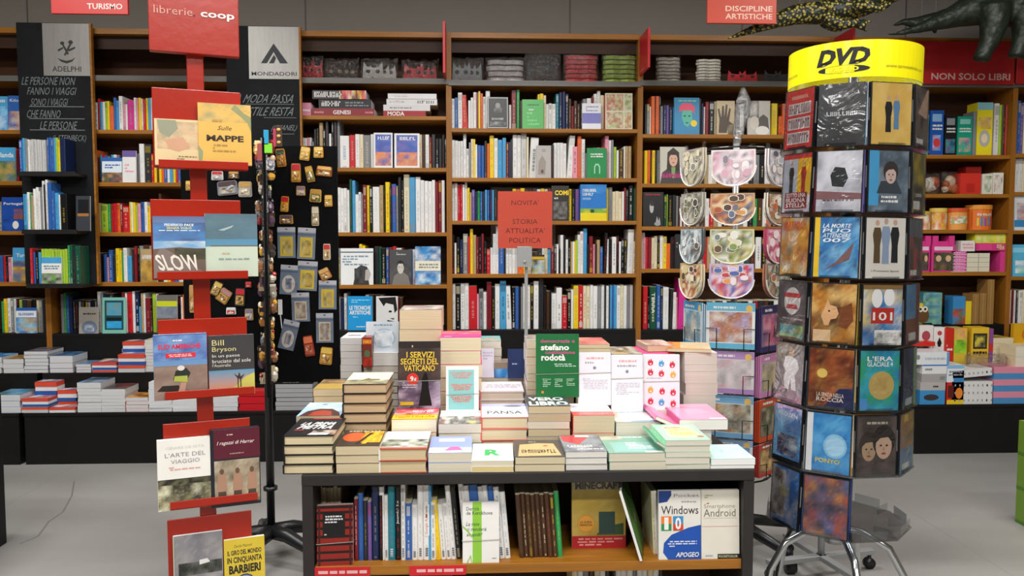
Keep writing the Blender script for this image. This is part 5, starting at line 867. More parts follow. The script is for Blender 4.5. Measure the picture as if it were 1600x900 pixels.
standing('small_book', 'pale lilac booklet standing between pink pile and navy book', 752, 772, 545, zz, Y4-.04, .012, '#d8d4e4', [('s', .1, .6, .9, .9, 3, '#b8b0cc')], band=None)
standing('small_book', 'navy blue booklet standing left of the notice pole', 794, 822, 546, zz, Y4-.06, .014, '#1c2c58', [('r', 0, 0, 1, 1, '#1c2c58'), ('s', .2, .45, .9, .55, 1, '#8a9cc8')], band=None)
box('small_book', 'bright blue book lying between lilac and navy booklets', 'book', 773, 794, 562, 576, Y4-.04, .1, '#2c84cc', [('n', 0, 0, 1, 1, ['#2c84cc', '#7ab8e4', '#1c5ca0'], 3, 1)], z=zz)
box('small_book', 'grey-brown book lying on the bright blue one', 'book', 772, 795, 552, 562, Y4-.04, .1, '#8a7a6c', [], z=zz+14/F*(Y4-.04))
# ---- copies standing face out, each held by an elastic band
vat = [('r', 0, 0, 1, 1, '#2a2322'), ('n', 0, 0, 1, .42, ['#5c4c64', '#8a7a94', '#c0b4c8', '#3c3040'], 4, 4), ('n', 0, .42, 1, .9, ['#2a2322', '#54423c', '#3a3030'], 3, 4), ('t', 'I SERVIZI', .52, .80, .66, .09, '#e4c23c', 0, .015), ('t', 'SEGRETI DEL', .5, .70, .9, .09, '#e4c23c', 0, .015), ('t', 'VATICANO', .5, .60, .74, .09, '#e4c23c', 0, .015), ('s', .3, .9, .7, .96, 1, '#c8c0a8'),
       ('p', [(.48, .04), (.55, .3), (.56, .44), (.6, .5), (.64, .55), (.68, .5), (.71, .44), (.72, .3), (.8, .04)], '#0c0a0c'), ('e', .34, .44, .14, .09, '#c8382c'), ('t', '9', .32, .44, .08, .08, 'w', 0, .02), ('t', '€', .4, .43, .06, .05, 'w', 0, .02), ('s', .08, .3, .45, .4, 3, '#b8b0b8'), ('r', .04, .05, .36, .1, '#d8b82c')]
standing('paperback_book', 'dark paperback lettered I servizi segreti del Vaticano', 622, 688, 535, zS2, 2.745, .022, '#1c1818', vat, spine='k', band=.4)
tur = [('r', 0, 0, 1, 1, '#f2f0ec'), ('r', .07, .06, .86, .93, '#8cc8c8')]
for k, y in enumerate((.74, .48, .22)):
    for q in range(3): tur.append(('x', .14+.05*q, y+.1-.05*q, .82-.05*q, y+.14-.05*q, 11-2*q, '#e8806c'))
standing('paperback_book', 'turquoise paperback with a white border and coral lettering', 697, 748, 574, zS3, 2.75, .02, '#f2f0ec', tur, band=.38)
gr = [('r', 0, 0, 1, 1, '#1f6b3a'), ('t', 'democrazia e', .5, .89, .8, .055, '#c8508c', 0, .02), ('t', 'stefano', .44, .79, .66, .095, 'w', 0, .035), ('t', 'costituzione', .56, .71, .7, .05, '#c8508c', 0, .02), ('t', 'rodotà', .4, .63, .56, .105, 'w', 0, .035), ('s', .4, .48, .95, .54, 2, '#b8d0bc'), ('s', .14, .16, .34, .3, 5, '#a8c8ac'), ('s', .42, .16, .62, .3, 5, '#a8c8ac'), ('s', .7, .18, .9, .3, 5, '#a8c8ac'), ('r', .12, .06, .18, .1, '#c88a3c')]
standing('paperback_book', 'green paperback with bold white and magenta lettering, held by elastic band', 838, 905, 523, zS5, 2.73, .015, '#1f6b3a', gr, lean=5, rz=-2, band=.36)
wt = [('r', 0, 0, 1, 1, '#eae8f0'), ('s', .2, .86, .8, .93, 1, '#e8a8a8'), ('s', .18, .78, .8, .84, 1, '#a8a8b0'), ('e', .5, .71, .05, .03, '#8a8a90'), ('s', .12, .3, .9, .52, 7, '#c8c6d0')]
standing('paperback_book', 'white paperback with small grey print, left of its twin', 904, 955, 552, zS6, 2.74, .015, '#eae8f0', wt, lean=5, rz=-1, band=.6)
standing('paperback_book', 'white paperback with small grey print, right of its twin', 956, 1005, 556, zS7, 2.74, .015, '#eae8f0', wt, lean=5, rz=-1, band=.58)
fl = [('r', 0, 0, 1, 1, '#ecebf2'), ('s', .08, .55, .5, .59, 1, '#b8b8c4')]
for i, (u, v, c) in enumerate([(.2, .86, 'r'), (.5, .84, 'c'), (.8, .82, 'r'), (.2, .68, 'r'), (.5, .66, 'r'), (.82, .64, '#e8b04c'), (.2, .36, '#e8b04c'), (.52, .34, 'r'), (.82, .32, 'r'), (.2, .16, 'r'), (.5, .14, 'c'), (.82, .12, 'r')]):
    fl.append(('p', [(u-.07, v-.04), (u-.08, v), (u-.03, v+.06), (u-.02, v+.02), (u+.02, v+.07), (u+.04, v+.02), (u+.07, v+.03), (u+.07, v-.03), (u+.03, v-.06), (u-.04, v-.06)], {'r': '#d8344c'}.get(c, c))); fl.append(('e', u, v-.03, .025, .016, '#f0e8e8'))
standing('paperback_book', 'white paperback with rows of small red and blue flames', 1006, 1062, 555, at(1033, 640, 2.76).z, 2.76, .02, '#ecebf2', fl, lean=5, rz=-5, band=.5)
zf = at(1033, 640, 2.76).z; ts_('support stack hidden under the flame book', 'grey paperback supporting the flame book', 1010, 1052, 641, 2.735, ZT, .12, 3, 'W', '#d8d0c4', [])

# ---- red paper notice in a clear holder on a pole
YN = 3.0
a = at(821, 560, YN); t = thing('notice_holder', 'red paper notice Novita storia attualita politica in clear holder on pole', 'sign', (a.x, YN+.33, ZT))
o = t; o.location = (at(822, 560, YN+.02).x, YN+.02, ZT)
zt_ = at(820, 412, YN).z-ZT; A = MB(); A.box(-.006, -.006, .006, .006, .006, zt_, 'w'); A.build('pole', 'grey_metal', t)
A = MB(); A.box(-.07, -.05, 0, .07, .07, .006); A.build('foot_plate', 'grey_metal', t)
def npt(px, py): p = at(px, py, YN); return p.x-t.location.x, p.z-ZT
c0 = npt(808, 417); c1 = npt(831, 385); A = MB(); A.box(c0[0], -.03, c0[1], c1[0], -.021, c1[1], '#8f9092'); A.ball(((c0[0]+c1[0])/2, -.034, c0[1]+.02), .006, 8, 'g'); A.build('clamp', 'grey_metal', t, bevel=.001)
P0 = npt(767, 398); P1 = npt(868, 293); A = MB(); A.box(P0[0], -.0205, P0[1], P1[0], -.0185, P1[1]); A.build('clear_sleeve', 'acrylic', t)
Q0 = npt(778, 388); Q1 = npt(863, 299); A = MB(); A.box(Q0[0], -.0182, Q0[1], Q1[0], -.0178, Q1[1], '#ec5840')
printmesh(A, [('t', 'NOVITA\'', .5, .80, .5, .085, '#571c18', 0, -.006), ('t', 'STORIA', .5, .47, .46, .085, '#571c18', 0, -.006), ('t', 'ATTUALITA\'', .5, .31, .72, .09, '#571c18', 0, -.006), ('t', 'POLITICA', .5, .14, .58, .09, '#571c18', 0, -.006)], Q1[0]-Q0[0], Q1[1]-Q0[1], lambda u, v, h: (Q0[0]+u, -.0182-h*.5, Q0[1]+v)); A.build('paper_notice', 'plain', t)

# ---- books on the inner shelf
YS = YT+.05; wh = 'inner shelf of the display table'
zc_ = zsf
def trow(x0, toks, where, dh=110, Y=YS, nm='computing_book', **k): row('M', 0, x0, toks, Y=Y, z=zsf, where=where, nm=nm, depth=.17, dh=dh, jit=.004, **k)
trow(497, 's6,105 s6 s6 s6 s6 s6', 'inner table shelf behind the plaid notebook', Y=YS+.07, nm='striped_notebook')

trow(553, 'R6,100 b8,108 K7,96 v6,96 B12,118 k6,104', 'left part of the inner table shelf')
trow(592, 'w8,120 w6,104 e11,120 k9,118 w7,122 b10,92 w9,90 w9,120 w11,122 w9,92', 'inner table shelf, upright white books')
trow(668, 'c6,118 w7,119/-4 y8,96/-4 w8,90/-4 w8,92/-4 w8,120/-5 k8,116/-5', 'inner table shelf, leaning books left of green-striped copy')
trow(726, 'w8,122/-5 w8,120/-5 b14,122/-5 w7,116/-5 w8,118/-5 b9,120/-5 w9,118/-5 w9,108/-5', 'inner table shelf, leaning books right of green-striped copy')
trow(812, 'T7.5,104/-4*8 n8,108/-4', 'inner table shelf, dark brown series beside the gap')
for c, w, wh_, tx, fc_, v0, v1 in [('w', 11, 'inner table shelf, upright white books', 'Google AdWords', '#c8603c', .34, .72), ('k', 9, 'inner table shelf, upright white books', 'Joomla! 3.x', 'w', .5, .82), ('w', 9, 'inner table shelf, leaning books right of green-striped copy', 'Windows 10 a 2 Col.', '#5a6a84', .45, .88)]:
    o, h = find_spine(c, w, wh_); W = w/F*YS*.965; H = h/F*YS; q = MB()
    q_ops = [('r', .1, v0-.02, .9, v1+.02, c), ('t', tx, .5, (v0+v1)/2, (v1-v0)*H/W, .5*W/H, fc_, 0, .008, math.pi/2)]
    printmesh(q, q_ops, W, H, lambda a, z, e: (-W/2+a, -.0006-e, z)); q.build('spine_title', 'print', o)
for wh_ in ('inner table shelf, upright white books', 'inner table shelf, leaning books left of green-striped copy', 'inner table shelf, leaning books right of green-striped copy'):
    for a_ in SHELVED:
        if a_[7] == wh_ and a_[1] in 'web':
            W = a_[2]/F*YS*.965; H = a_[3]/F*YS; q = MB(); printmesh(q, [('r', .3, .05+.03*i_, .7, .07+.03*i_, '#6c7480' if a_[1] == 'w' else '#c8ccd4') for i_ in range(4)], W, H, lambda a, z, e: (-W/2+a, -.0007-e, z)); q.build('publisher_mark', 'print', a_[0])
def tface(lb, x0, x1, y0, t_, cover, ops, rz=0, Y=YS-.03, lean=5, band=None, cat='book', nm='paperback_book', page='w', z=None):
    zz = zsf if z is None else z; xm = (x0+x1)/2; H = at(xm, y0, Y).z-zz; W = at(x1, 830, Y).x-at(x0, 830, Y).x
    o = book(nm, lb, cat, W, H/math.cos(R(lean)), t_, cover, page, ops, None, (at(xm, 830, Y).x, Y, zz), (R(90-lean), 0, R(rz)), stand=True, band=band, seed=int(x0)); return o
pl = [('r', 0, 0, 1, 1, '#8c2018')]+[('r', 0, v, 1, v+.04, '#160c0c') for v in (.07, .2, .33, .46, .6, .73, .86, .95)]+[('r', u, 0, u+.05, 1, '#3a1412') for u in (.04, .9)]+[('r', .16, .46, .78, .86, '#121214'), ('s', .2, .7, .72, .84, 3, '#d8d8d8'), ('s', .2, .5, .5, .54, 1, '#c8c8c8')]
tface('red and black plaid notebook standing at the left of the inner shelf', 495, 551, 792, .022, '#8c2018', pl, rz=4, band=.36, nm='plaid_notebook')
dk = [('r', 0, 0, 1, 1, '#e6e4e0'), ('r', .27, 0, .52, 1, '#8cc440'), ('t', 'Derrick', .28, .89, .36, .06, '#3a4a3a', 0, .004), ('t', 'de Kerckhove', .46, .82, .72, .06, '#3a4a3a', 0, .004), ('t', 'La rete', .28, .64, .36, .06, '#3f6a3c', .25, .004), ('t', 'ci renderà', .38, .555, .55, .06, '#3f6a3c', .25, .004), ('t', 'stupidi?', .32, .46, .42, .07, '#3f6a3c', .25, .004), ('s', .8, .06, .92, .09, 1, 'g'), ('p', [(0, .62), (.14, .54), (.26, .44), (.26, .41), (.12, .52), (0, .59)], '#8cc440'), ('p', [(.1, .0), (.22, .14), (.26, .0), (.24, .0), (.21, .1), (.13, 0)], '#8cc440')]
tface('white booklet with a broad green stripe on the inner shelf', 723, 780, 787, .012, '#e6e4e0', dk, band=.36)
mc = [('n', 0, 0, 1, 1, ['#c8b04c', '#d8b85c', '#b8983c', '#a89040'], 3, 5), ('n', 0, .8, 1, 1, ['#b8a884', '#8a8468', '#c8b880'], 5, 1), ('t', 'MINECRAFT', .5, .86, .88, .1, '#4c4a48', 0, .05), ('s', .5, .92, .9, .98, 1, '#8a6a34'), ('p', [(.08, .18), (.45, .18), (.6, .3), (.96, .34), (.96, .18)], '#3c5c34'), ('r', .5, .2, .8, .5, '#2c4a44'), ('e', .26, .34, .16, .12, '#e0982c'), ('e', .26, .34, .145, .105, '#e8a840'), ('t', 'LA GUIDA', .26, .36, .22, .03, '#6a3414', 0, .02), ('t', 'DEFINITIVA', .26, .32, .24, .03, '#6a3414', 0, .02), ('r', 0, 0, 1, .17, '#b8242c'), ('s', .08, .03, .94, .15, 3, '#e89a94')]
tface('large yellow guide with a red bottom band, in the shelf gap', 894, 978, 745, .018, '#b8983c', mc, Y=YS+.07, nm='large_guide_book', lean=4)
# thin book leaning in the gap, seen by its white spine edge
A0 = at(968, 777, YS-.03); B0 = at(1005, 889, YS-.05); H = .24; W = .15
o = book('thin_green_book', 'thin green picture book leaning askew across the shelf gap', 'book', .17, .225, .008, '#3f5c2c', 'w', [('r', 0, 0, 1, 1, '#2f4a24'), ('n', .04, .04, .96, .96, ['#3f6a2c', '#2c4a20', '#5a8a3c'], 4, 5), ('p', [(.5, .4), (.66, .52), (.6, .36)], '#c89aa8')], None, ((A0.x+B0.x)/2-.012, YS+.04, zsf+.008), (0, 0, 0), spine='w')
o.rotation_euler = Euler((R(90), 0, R(76)), 'XYZ'); m_ = Matrix.Rotation(R(-17), 4, 'Y') @ o.rotation_euler.to_matrix().to_4x4(); o.rotation_euler = m_.to_euler()
o.location = (B0.x-.022, YS+.04, zsf+.115)
w10 = [('r', 0, 0, 1, 1, '#dcd9d2'), ('p', [(1, .5), (.7, .46), (.3, .36), (.12, .24), (.1, .1), (.22, 0), (1, 0)], '#1c4fa8'), ('e', .05, .95, .26, .12, '#1c3c80'), ('t', 'Pocket', .66, .93, .6, .045, '#7a7a80', 0, .0), ('s', .5, .82, .92, .86, 1, '#9a9aa0'), ('t', 'Windows', .5, .72, .88, .12, '#2c2c34', 0, 0), ('r', .06, .52, .3, .63, '#e8782c'), ('r', .06, .42, .3, .52, '#2c8a4c'), ('r', .34, .52, .58, .63, '#3c8ac0'), ('r', .34, .42, .58, .52, '#c84a2c'), ('t', '1', .18, .525, .1, .18, 'w', 0, .03), ('t', '0', .46, .525, .14, .18, 'w', 0, .03), ('s', .2, .18, .9, .28, 3, '#c8d4f0'), ('t', 'APOGEO', .68, .07, .54, .07, 'w', .2, .02)]
w10 = [(o_[0],)+tuple(o_[1:]) for o_ in w10 if True]; w10[2] = ('p', [(0, .82), (0, 1), (.3, 1), (.3, .93), (.2, .84)], '#1c3c80')
tface('white and blue paperback with a coloured number ten', 1030, 1096, 769, .014, '#dcd9d2', w10, lean=4)
an = [('r', 0, 0, 1, 1, '#dcd6c8'), ('s', .08, .88, .3, .94, 2, '#8a9a5c'), ('s', .1, .79, .8, .83, 1, '#b87a4c'), ('t', 'Smartphone', .48, .76, .82, .075, '#77736c', 0, -.01), ('t', 'Android', .48, .67, .84, .11, '#5a5854', 0, -.008), ('r', .06, .59, .94, .594, '#b8b0a8'), ('r', 0, .47, .96, .474, '#c86a6c'), ('r', .05, 0, .44, .09, '#d8d6d0'), ('t', 'APOGEO', .2, .045, .2, .028, '#4c4c50', 0, .01), ('r', .42, 0, 1, .07, '#1c1c1e'), ('t', 'POCKETCOLOR', .7, .035, .5, .035, '#c8d0a0', 0, .01)]
tface('beige paperback at the right end of the inner shelf', 1097, 1156, 768, .014, '#dcd6c8', an, lean=4)
for k, (x0, c) in enumerate(((1022, 's'), (1026, 'w'))):
    trow(x0, c+'5,104/-3', ['cream book behind', 'white book behind'][k]+' the number ten book', Y=YS+.015, nm='thin_book')
# tops of the books on the lowest shelf
row('M', 0, 640, 'w8,130 K7 w9 g8 w7 K8 s7 w9', Y=YS+.01, z=.0801, where='lowest shelf of the display table, left group', nm='lower_shelf_book', depth=.16, dh=130)
row('M', 0, 895, 's9,150 w9 g8 T9 s8 w9 K7 _10 w8,150 w9 w9 g7 w8 w9 s8 w9 K8', Y=YS+.01, z=.0801, where='lowest shelf of the display table, right group', nm='lower_shelf_book', depth=.16, dh=150)
finish_rows()

# ================================================================ RED TRAVEL BOOK STAND
YAW = R(20); b0 = at(327, 790, 2.2); PL = Plane((b0.x, 2.2, 0), YAW)
st = thing('red_book_stand', 'red metal stand with a header sign and five tiers of travel books', 'book stand', (b0.x, 2.2, 0), (0, 0, YAW))
def rbox(x0, y0, x1, y1, f0, f1, name, m='red_paint', bev=.0015, parent=st):
    """px corners measured on the plane f0 in front of the pole; extends back to f1"""
    ua, za = PL.hit(x0, y1, f0); ub, zb = PL.hit(x1, y1, f0); _, zt0 = PL.hit(x0, y0, f0)
    A = MB(); A.box(ua, -f0, za, ub, -f1, zt0, 'r'); return A.build(name, m, parent, bevel=bev)
u0, z0_ = PL.hit(303, 70); u1, z1_ = PL.hit(327, 895)
A = MB(); k0 = Vector((u0, 0, z0_+.2)); k1 = Vector((u1+.004, 0, .03)); hw = .021
for s0 in (0,):
    A.v += [(k.x+a, b, k.z) for k in (k1, k0) for a, b in ((-hw, -.012), (hw, -.012), (hw, .012), (-hw, .012))]
    for q in ((0, 3, 2, 1), (4, 5, 6, 7), (0, 1, 5, 4), (1, 2, 6, 5), (2, 3, 7, 6), (3, 0, 4, 7)): A.f.append(q); A.c.append('r'); A.m.append(0)
A.build('pole', 'red_paint', st, bevel=.002)
A = MB(); A.box(k1.x-.18, -.2, 0, k1.x+.18, .2, .02); A.build('foot_plate', 'red_paint', st, bevel=.003)
hs = rbox(233, -60, 374, 78, .035, .008, 'header_sign', bev=.002)
ua, za = PL.hit(233, 78, .035); ub, _ = PL.hit(374, 78, .035); _, zt0 = PL.hit(233, -60, .035)
Q = MB(); printmesh(Q, [('t', 'librerie', .27, .475, .42, .09, '#d8a090', 0, -.008), ('t', '.', .5, .44, .015, .018, '#3c1410'), ('t', 'coop', .76, .45, .38, .085, '#f4ece0', 0, .018)], ub-ua, zt0-za, lambda u, v, h: (ua+u, -.0362-h, za+v)); Q.build('header_lettering', 'plain', st)
TRAYS = [(240, 136, 378, 262), (238, 311, 378, 438), (250, 500, 388, 626), (258, 663, 393, 798), (265, 813, 396, 960)]
for (x0, y0, x1, y1) in TRAYS:
    bp_ = rbox(x0, y0, x1, y1, .016, .012, 'back_plate')
    ua, za = PL.hit(x0+8, y1, .055); ub, _ = PL.hit(x1+10, y1, .055)
    A = MB(); A.box(ua, -.055, za, ub, -.016, za+.003); A.box(ua, -.055, za, ub, -.052, za+.022); A.build('book_lip', 'red_paint', bp_, bevel=.0008)
SLOW = [('g', 0, .45, 1, 1, '#5a6c94', '#8aa8cc'), ('n', 0, .6, 1, .9, ['#4a5c84', '#5878a8', '#4f8ac4'], 3, 3), ('n', 0, .45, 1, .6, ['#c8d4dc', '#6a9cc8', '#88a8c0'], 4, 2), ('p', [(0, 0), (1, 0), (1, .47), (.5, .5), (0, .47)], '#6c5a50'), ('n', .4, .3, 1, .48, ['#3c3a2c', '#5c5444', '#4a4a38'], 5, 2), ('p', [(0, .0), (1, 0), (.95, .1), (.22, .48), (.12, .48), (0, .3)], '#80706a'),
        ('t', 'FEDERICO PACE', .5, .86, .56, .04, '#f0f0ec', 0, .02), ('t', 'SENZA VOLO', .5, .81, .48, .035, '#e8d87c', 0, .02), ('t', 'SLOW', .46, .25, .80, .26, '#e0d8cc', -.35, .02), ('s', .1, .755, .9, .785, 1, '#c8d4e4')]
MAR = [('r', 0, 0, 1, 1, '#c2cdba'), ('g', 0, .48, 1, 1, '#5c7078', '#5890b0'), ('n', 0, .6, 1, .98, ['#546a74', '#607c88', '#5a7684'], 3, 3), ('p', [(.25, .74), (.55, .82), (.5, .78), (.35, .73)], '#a8b4b4'), ('r', .1, .485, 1, .5, '#7a6450'), ('s', .3, .35, .7, .39, 1, '#c0a88a'), ('s', .18, .26, .86, .305, 1, '#8a9a94')]
MAPL = [('r', 0, 0, 1, 1, '#d9c091'), ('n', .05, .35, .95, .95, ['#d9c091', '#c8a884', '#a89878', '#d0b088', '#b8987c'], 6, 5), ('p', [(.05, .98), (.45, .98), (.5, .8), (.3, .6), (.1, .7)], '#8f9078'), ('p', [(.2, .55), (.6, .62), (.75, .4), (.5, .3), (.3, .35)], '#c89878'), ('s', .45, .12, .9, .22, 2, '#8a7450')]
MAPP = [('r', 0, 0, 1, 1, '#d9ac52'), ('n', 0, .7, 1, 1, ['#d9ac52', '#c8a054', '#9a9464', '#d8b060'], 5, 3), ('p', [(.7, 1), (.86, .86), (1, .8), (1, .55), (.93, .7), (.8, .8), (.62, .92)], '#8a8c60'), ('p', [(0, .3), (.08, .2), (.05, .0), (0, 0)], '#8a9470'), ('t', 'Sulle', .5, .6, .26, .07, '#5c3c20', .4), ('t', 'MAPPE', .5, .43, .7, .1, '#2c1a10', 0, .035), ('s', .25, .68, .78, .76, 1, '#b08a44'), ('s', .25, .2, .75, .34, 3, '#a8823c')]
SUD = [('g', 0, .5, 1, 1, '#4a68a4', '#6c94c0'), ('n', 0, .6, 1, .98, ['#4a64a0', '#5c7cb4', '#7c9cc8'], 5, 4), ('r', 0, 0, 1, .52, '#8c7468'), ('n', 0, 0, 1, .5, ['#8c7468', '#7c665c', '#9a8476'], 4, 4), ('s', .34, .885, .7, .92, 1, 'w'), ('t', 'SUD AMERICHE', .48, .81, .8, .075, '#d8304c', 0, .03), ('r', .22, .64, .78, .71, '#d8303c'), ('s', .26, .65, .74, .7, 2, '#f0c0c0'), ('p', [(.05, .14), (.5, .12), (.45, .22), (.15, .22)], '#2c2420'), ('p', [(.35, .3), (.6, .28), (.68, .4), (.6, .48), (.4, .44)], '#2c302c'), ('p', [(.36, .28), (.62, .26), (.62, .36), (.38, .36)], '#a8b04c'), ('p', [(.42, .08), (.5, .26), (.6, .26), (.56, .1)], '#b88a78'), ('e', .5, .48, .07, .04, '#d8d0c8')]
AUS = [('r', 0, 0, 1, 1, '#3f3d3e'), ('g', 0, 0, 1, .42, '#5c90b0', '#e8944c'), ('p', [(.5, .1), (1, .1), (1, .36), (.8, .3)], '#c8c060'), ('n', 0, .02, 1, .1, ['#c8644c', '#e8a050', '#8a5c70'], 5, 1), ('t', 'Bill', .21, .88, .26, .09, '#d8cc90', 0, 0), ('t', 'Bryson', .34, .76, .52, .1, '#d8cc90', 0, 0), ('t', 'In un paese', .38, .655, .6, .065, '#e0dcd4', 0, 0), ('t', 'bruciato dal sole', .5, .575, .84, .06, '#e0dcd4', 0, 0), ('t', "l'Australia", .28, .505, .4, .05, '#d8d0c0', 0, 0), ('r', .62, .05, .64, .3, '#2c2420'), ('r', .68, .05, .7, .3, '#2c2420'), ('p', [(.62, .28), (.54, .36), (.63, .31), (.66, .38), (.69, .3), (.78, .35), (.7, .26)], '#3c3028'), ('e', .38, .04, .06, .03, '#7a2c4c')]
ARTE = [('r', 0, 0, 1, 1, '#e9e6df'), ('n', 0, 0, 1, .42, ['#4a4838', '#b8b088', '#2c2c20', '#d8d4b8', '#7c7858'], 7, 5), ('r', 0, .4, 1, .44, '#35342a'), ('n', 0, .36, 1, .43, ['#24241c', '#6a6850', '#1c1c14'], 10, 1), ('t', 'CESARE DE SETA', .52, .88, .72, .035, '#c8c4bc', 0, -.004), ('t', "L'ARTE DEL", .52, .78, .76, .06, '#8c9094', 0, -.002), ('t', 'VIAGGIO', .52, .685, .54, .055, '#8c9094', 0, -.002), ('s', .2, .56, .8, .62, 2, '#e0a0a0')]
HAR = [('r', 0, 0, 1, 1, '#20222c'), ('r', .05, .62, 1, 1, '#5a1c2c'), ('n', .05, .04, .98, .6, ['#a89880', '#8a7c68', '#c0b298', '#6c5f50'], 5, 5), ('s', .3, .915, .72, .945, 1, '#c8b0a8'), ('t', 'I ragazzi di Harrar', .5, .82, .76, .06, '#e8dcd4', .3, .004), ('s', .34, .67, .66, .695, 1, '#a89088')]
for x in (.2, .52, .82): HAR += [('p', [(x-.09, .1), (x-.06, .34), (x+.06, .34), (x+.09, .1)], '#4c4034'), ('p', [(x-.1, .2), (x-.08, .42), (x+.08, .42), (x+.1, .2)], '#a8826a'), ('e', x, .46, .045, .035, '#6a4c3c')]
SCR = [('r', 0, 0, 1, 1, '#77777c'), ('n', 0, .4, 1, 1, ['#6c6a70', '#8c8a8c', '#7a7880', '#a8a4a0'], 4, 4), ('n', .1, .48, .98, .64, ['#2c302c', '#4c5048', '#1c201c', '#6c6c64'], 8, 2), ('p', [(.52, .6), (.52, .66), (.68, .67), (.74, .62)], '#d8d8d4'), ('s', .28, .3, .78, .335, 1, '#c8c8c8'), ('s', .34, .22, .76, .27, 1, '#c8c8c4'), ('r', 0, 0, .012, 1, '#d8d0a8')]
BARB = [('r', 0, 0, 1, 1, '#d6bb3a'), ('t', 'Davide Mazzotti', .47, .9, .44, .04, '#5c5420', .2), ('t', 'IL GIRO DEL MONDO', .5, .81, .84, .07, '#2c2820', 0, .03), ('t', 'IN CINQUANTA', .5, .7, .86, .1, '#2c2820', 0, .03), ('t', 'BARBIERI', .5, .575, .78, .12, '#2c2820', 0, .04), ('e', .5, .3, .3, .2, '#3c3c5c'), ('e', .5, .3, .27, .18, '#8a9ac0'), ('n', .32, .18, .68, .42, ['#3c4c8c', '#d8b03c', '#a8bcd8', '#5c4c3c'], 4, 4)]
def rbook(x0, x1, y0, y1, t_, cover, ops, lb, f=.028, page='w', hard=False, lean=3, yaw=0):
    ua, za = PL.hit(x0, y1, f); ub, _ = PL.hit(x1, y1, f); uc, zt = PL.hit((x0+x1)/2, y0, f); _, zb = PL.hit((x0+x1)/2, y1, f)
    um = (ua+ub)/2; o3 = PL.o+PL.x*um+PL.n*(f+t_)+Vector((0, 0, zb))
    return book('travel_book', lb, 'book', ub-ua, (zt-zb), t_, cover, page, ops, None, tuple(o3), (R(90-lean), 0, YAW+R(yaw)), stand=True, hard=hard, seed=x0)
rbook(243, 316, 187, 259, .012, '#d9c091', MAPL, 'pale parchment book with an old map, left on the top tier')
rbook(311, 393, 163, 258, .016, '#c8983c', MAPP, 'golden book lettered Sulle Mappe, right on the top tier')
rbook(241, 322, 338, 434, .014, '#6c5a50', SLOW, 'book with a dirt road lettered Slow, left on the second tier')
rbook(322, 403, 334, 432, .012, '#c2cdba', MAR, 'grey-green book with a sea horizon, right on the second tier')
rbook(242, 325, 521, 622, .018, '#5c74a8', SUD, 'blue and sand book with a loaded motorbike, left on third tier')
rbook(327, 398, 523, 616, .012, '#3f3d3e', AUS, 'dark grey book with cream title above an orange sunset, third tier')
rbook(248, 331, 684, 792, .018, '#e9e6df', ARTE, "white book lettered L'arte del viaggio, left on the fourth tier")
rbook(332, 407, 668, 786, .022, '#20222c', HAR, 'dark red book with three figures, right on the fourth tier', hard=True)
rbook(273, 350, 833, 952, .012, '#77777c', SCR, 'grey book with an island in a lake, left on the lowest tier')
rbook(352, 415, 840, 948, .012, '#d6bb3a', BARB, 'yellow book lettered Il giro del mondo in cinquanta barbieri')
# ================================================================ BLACK MAGNET DISPLAY
hb = atz(424, 833, .12); PY = hb.y; PX = hb.x
md = thing('magnet_display', 'black four-winged display of magnets on a pole with a star base', 'display stand', (PX, PY, 0))
ztw = at(430, 228, PY).z; zbw = at(430, 597, PY).z
A = MB(); A.tube([(0, 0, .1), (0, 0, ztw)], .017, 14); A.build('pole', 'black_plastic', md, True)
A = MB(); A.tube([(0, 0, at(424, 765, PY).z), (0, 0, at(424, 760, PY).z)], .03, 16); A.build('collar', 'black_plastic', md, True)
xr = at(529, 400, PY).x-PX; xl = PX-at(286, 400, PY).x
for s_, L_ in ((1, xr), (-1, xl)):
    A = MB(); A.box(min(0, s_*L_), -.006, zbw, max(0, s_*L_), .006, ztw); A.build('wing', 'black_felt', md, bevel=.001)
fd = Vector((-PX, -PY, 0)).normalized(); fa = math.atan2(fd.x, -fd.y)
for dd, L_ in ((1, .30), (-1, .3)):
    A = MB(); A.box(-.006, -L_ if dd > 0 else .02, zbw-.01, .006, -.02 if dd > 0 else L_, ztw+.0); o = A.build('wing', 'black_felt', md, bevel=.001); o.rotation_euler = (0, 0, fa)
for k in range(5):
    a = R(-72+72*k-14); d = Vector((math.sin(a), -math.cos(a), 0)); L_ = .31
    A = MB(); A.tube([tuple(d*.0+Vector((0, 0, .13))), tuple(d*.1+Vector((0, 0, .125))), tuple(d*.22+Vector((0, 0, .09))), tuple(d*L_+Vector((0, 0, .065)))], [.034, .03, .022, .02], 8); lg_ = A.build('leg', 'black_plastic', md, True)
    A = MB(); c_ = d*L_; A.tube([(c_.x-.02, c_.y, .03), (c_.x+.02, c_.y, .03)], .029, 12); A.tube([(c_.x, c_.y, .04), (c_.x, c_.y, .07)], .012, 8); A.build('caster', 'black_plastic', lg_, True)
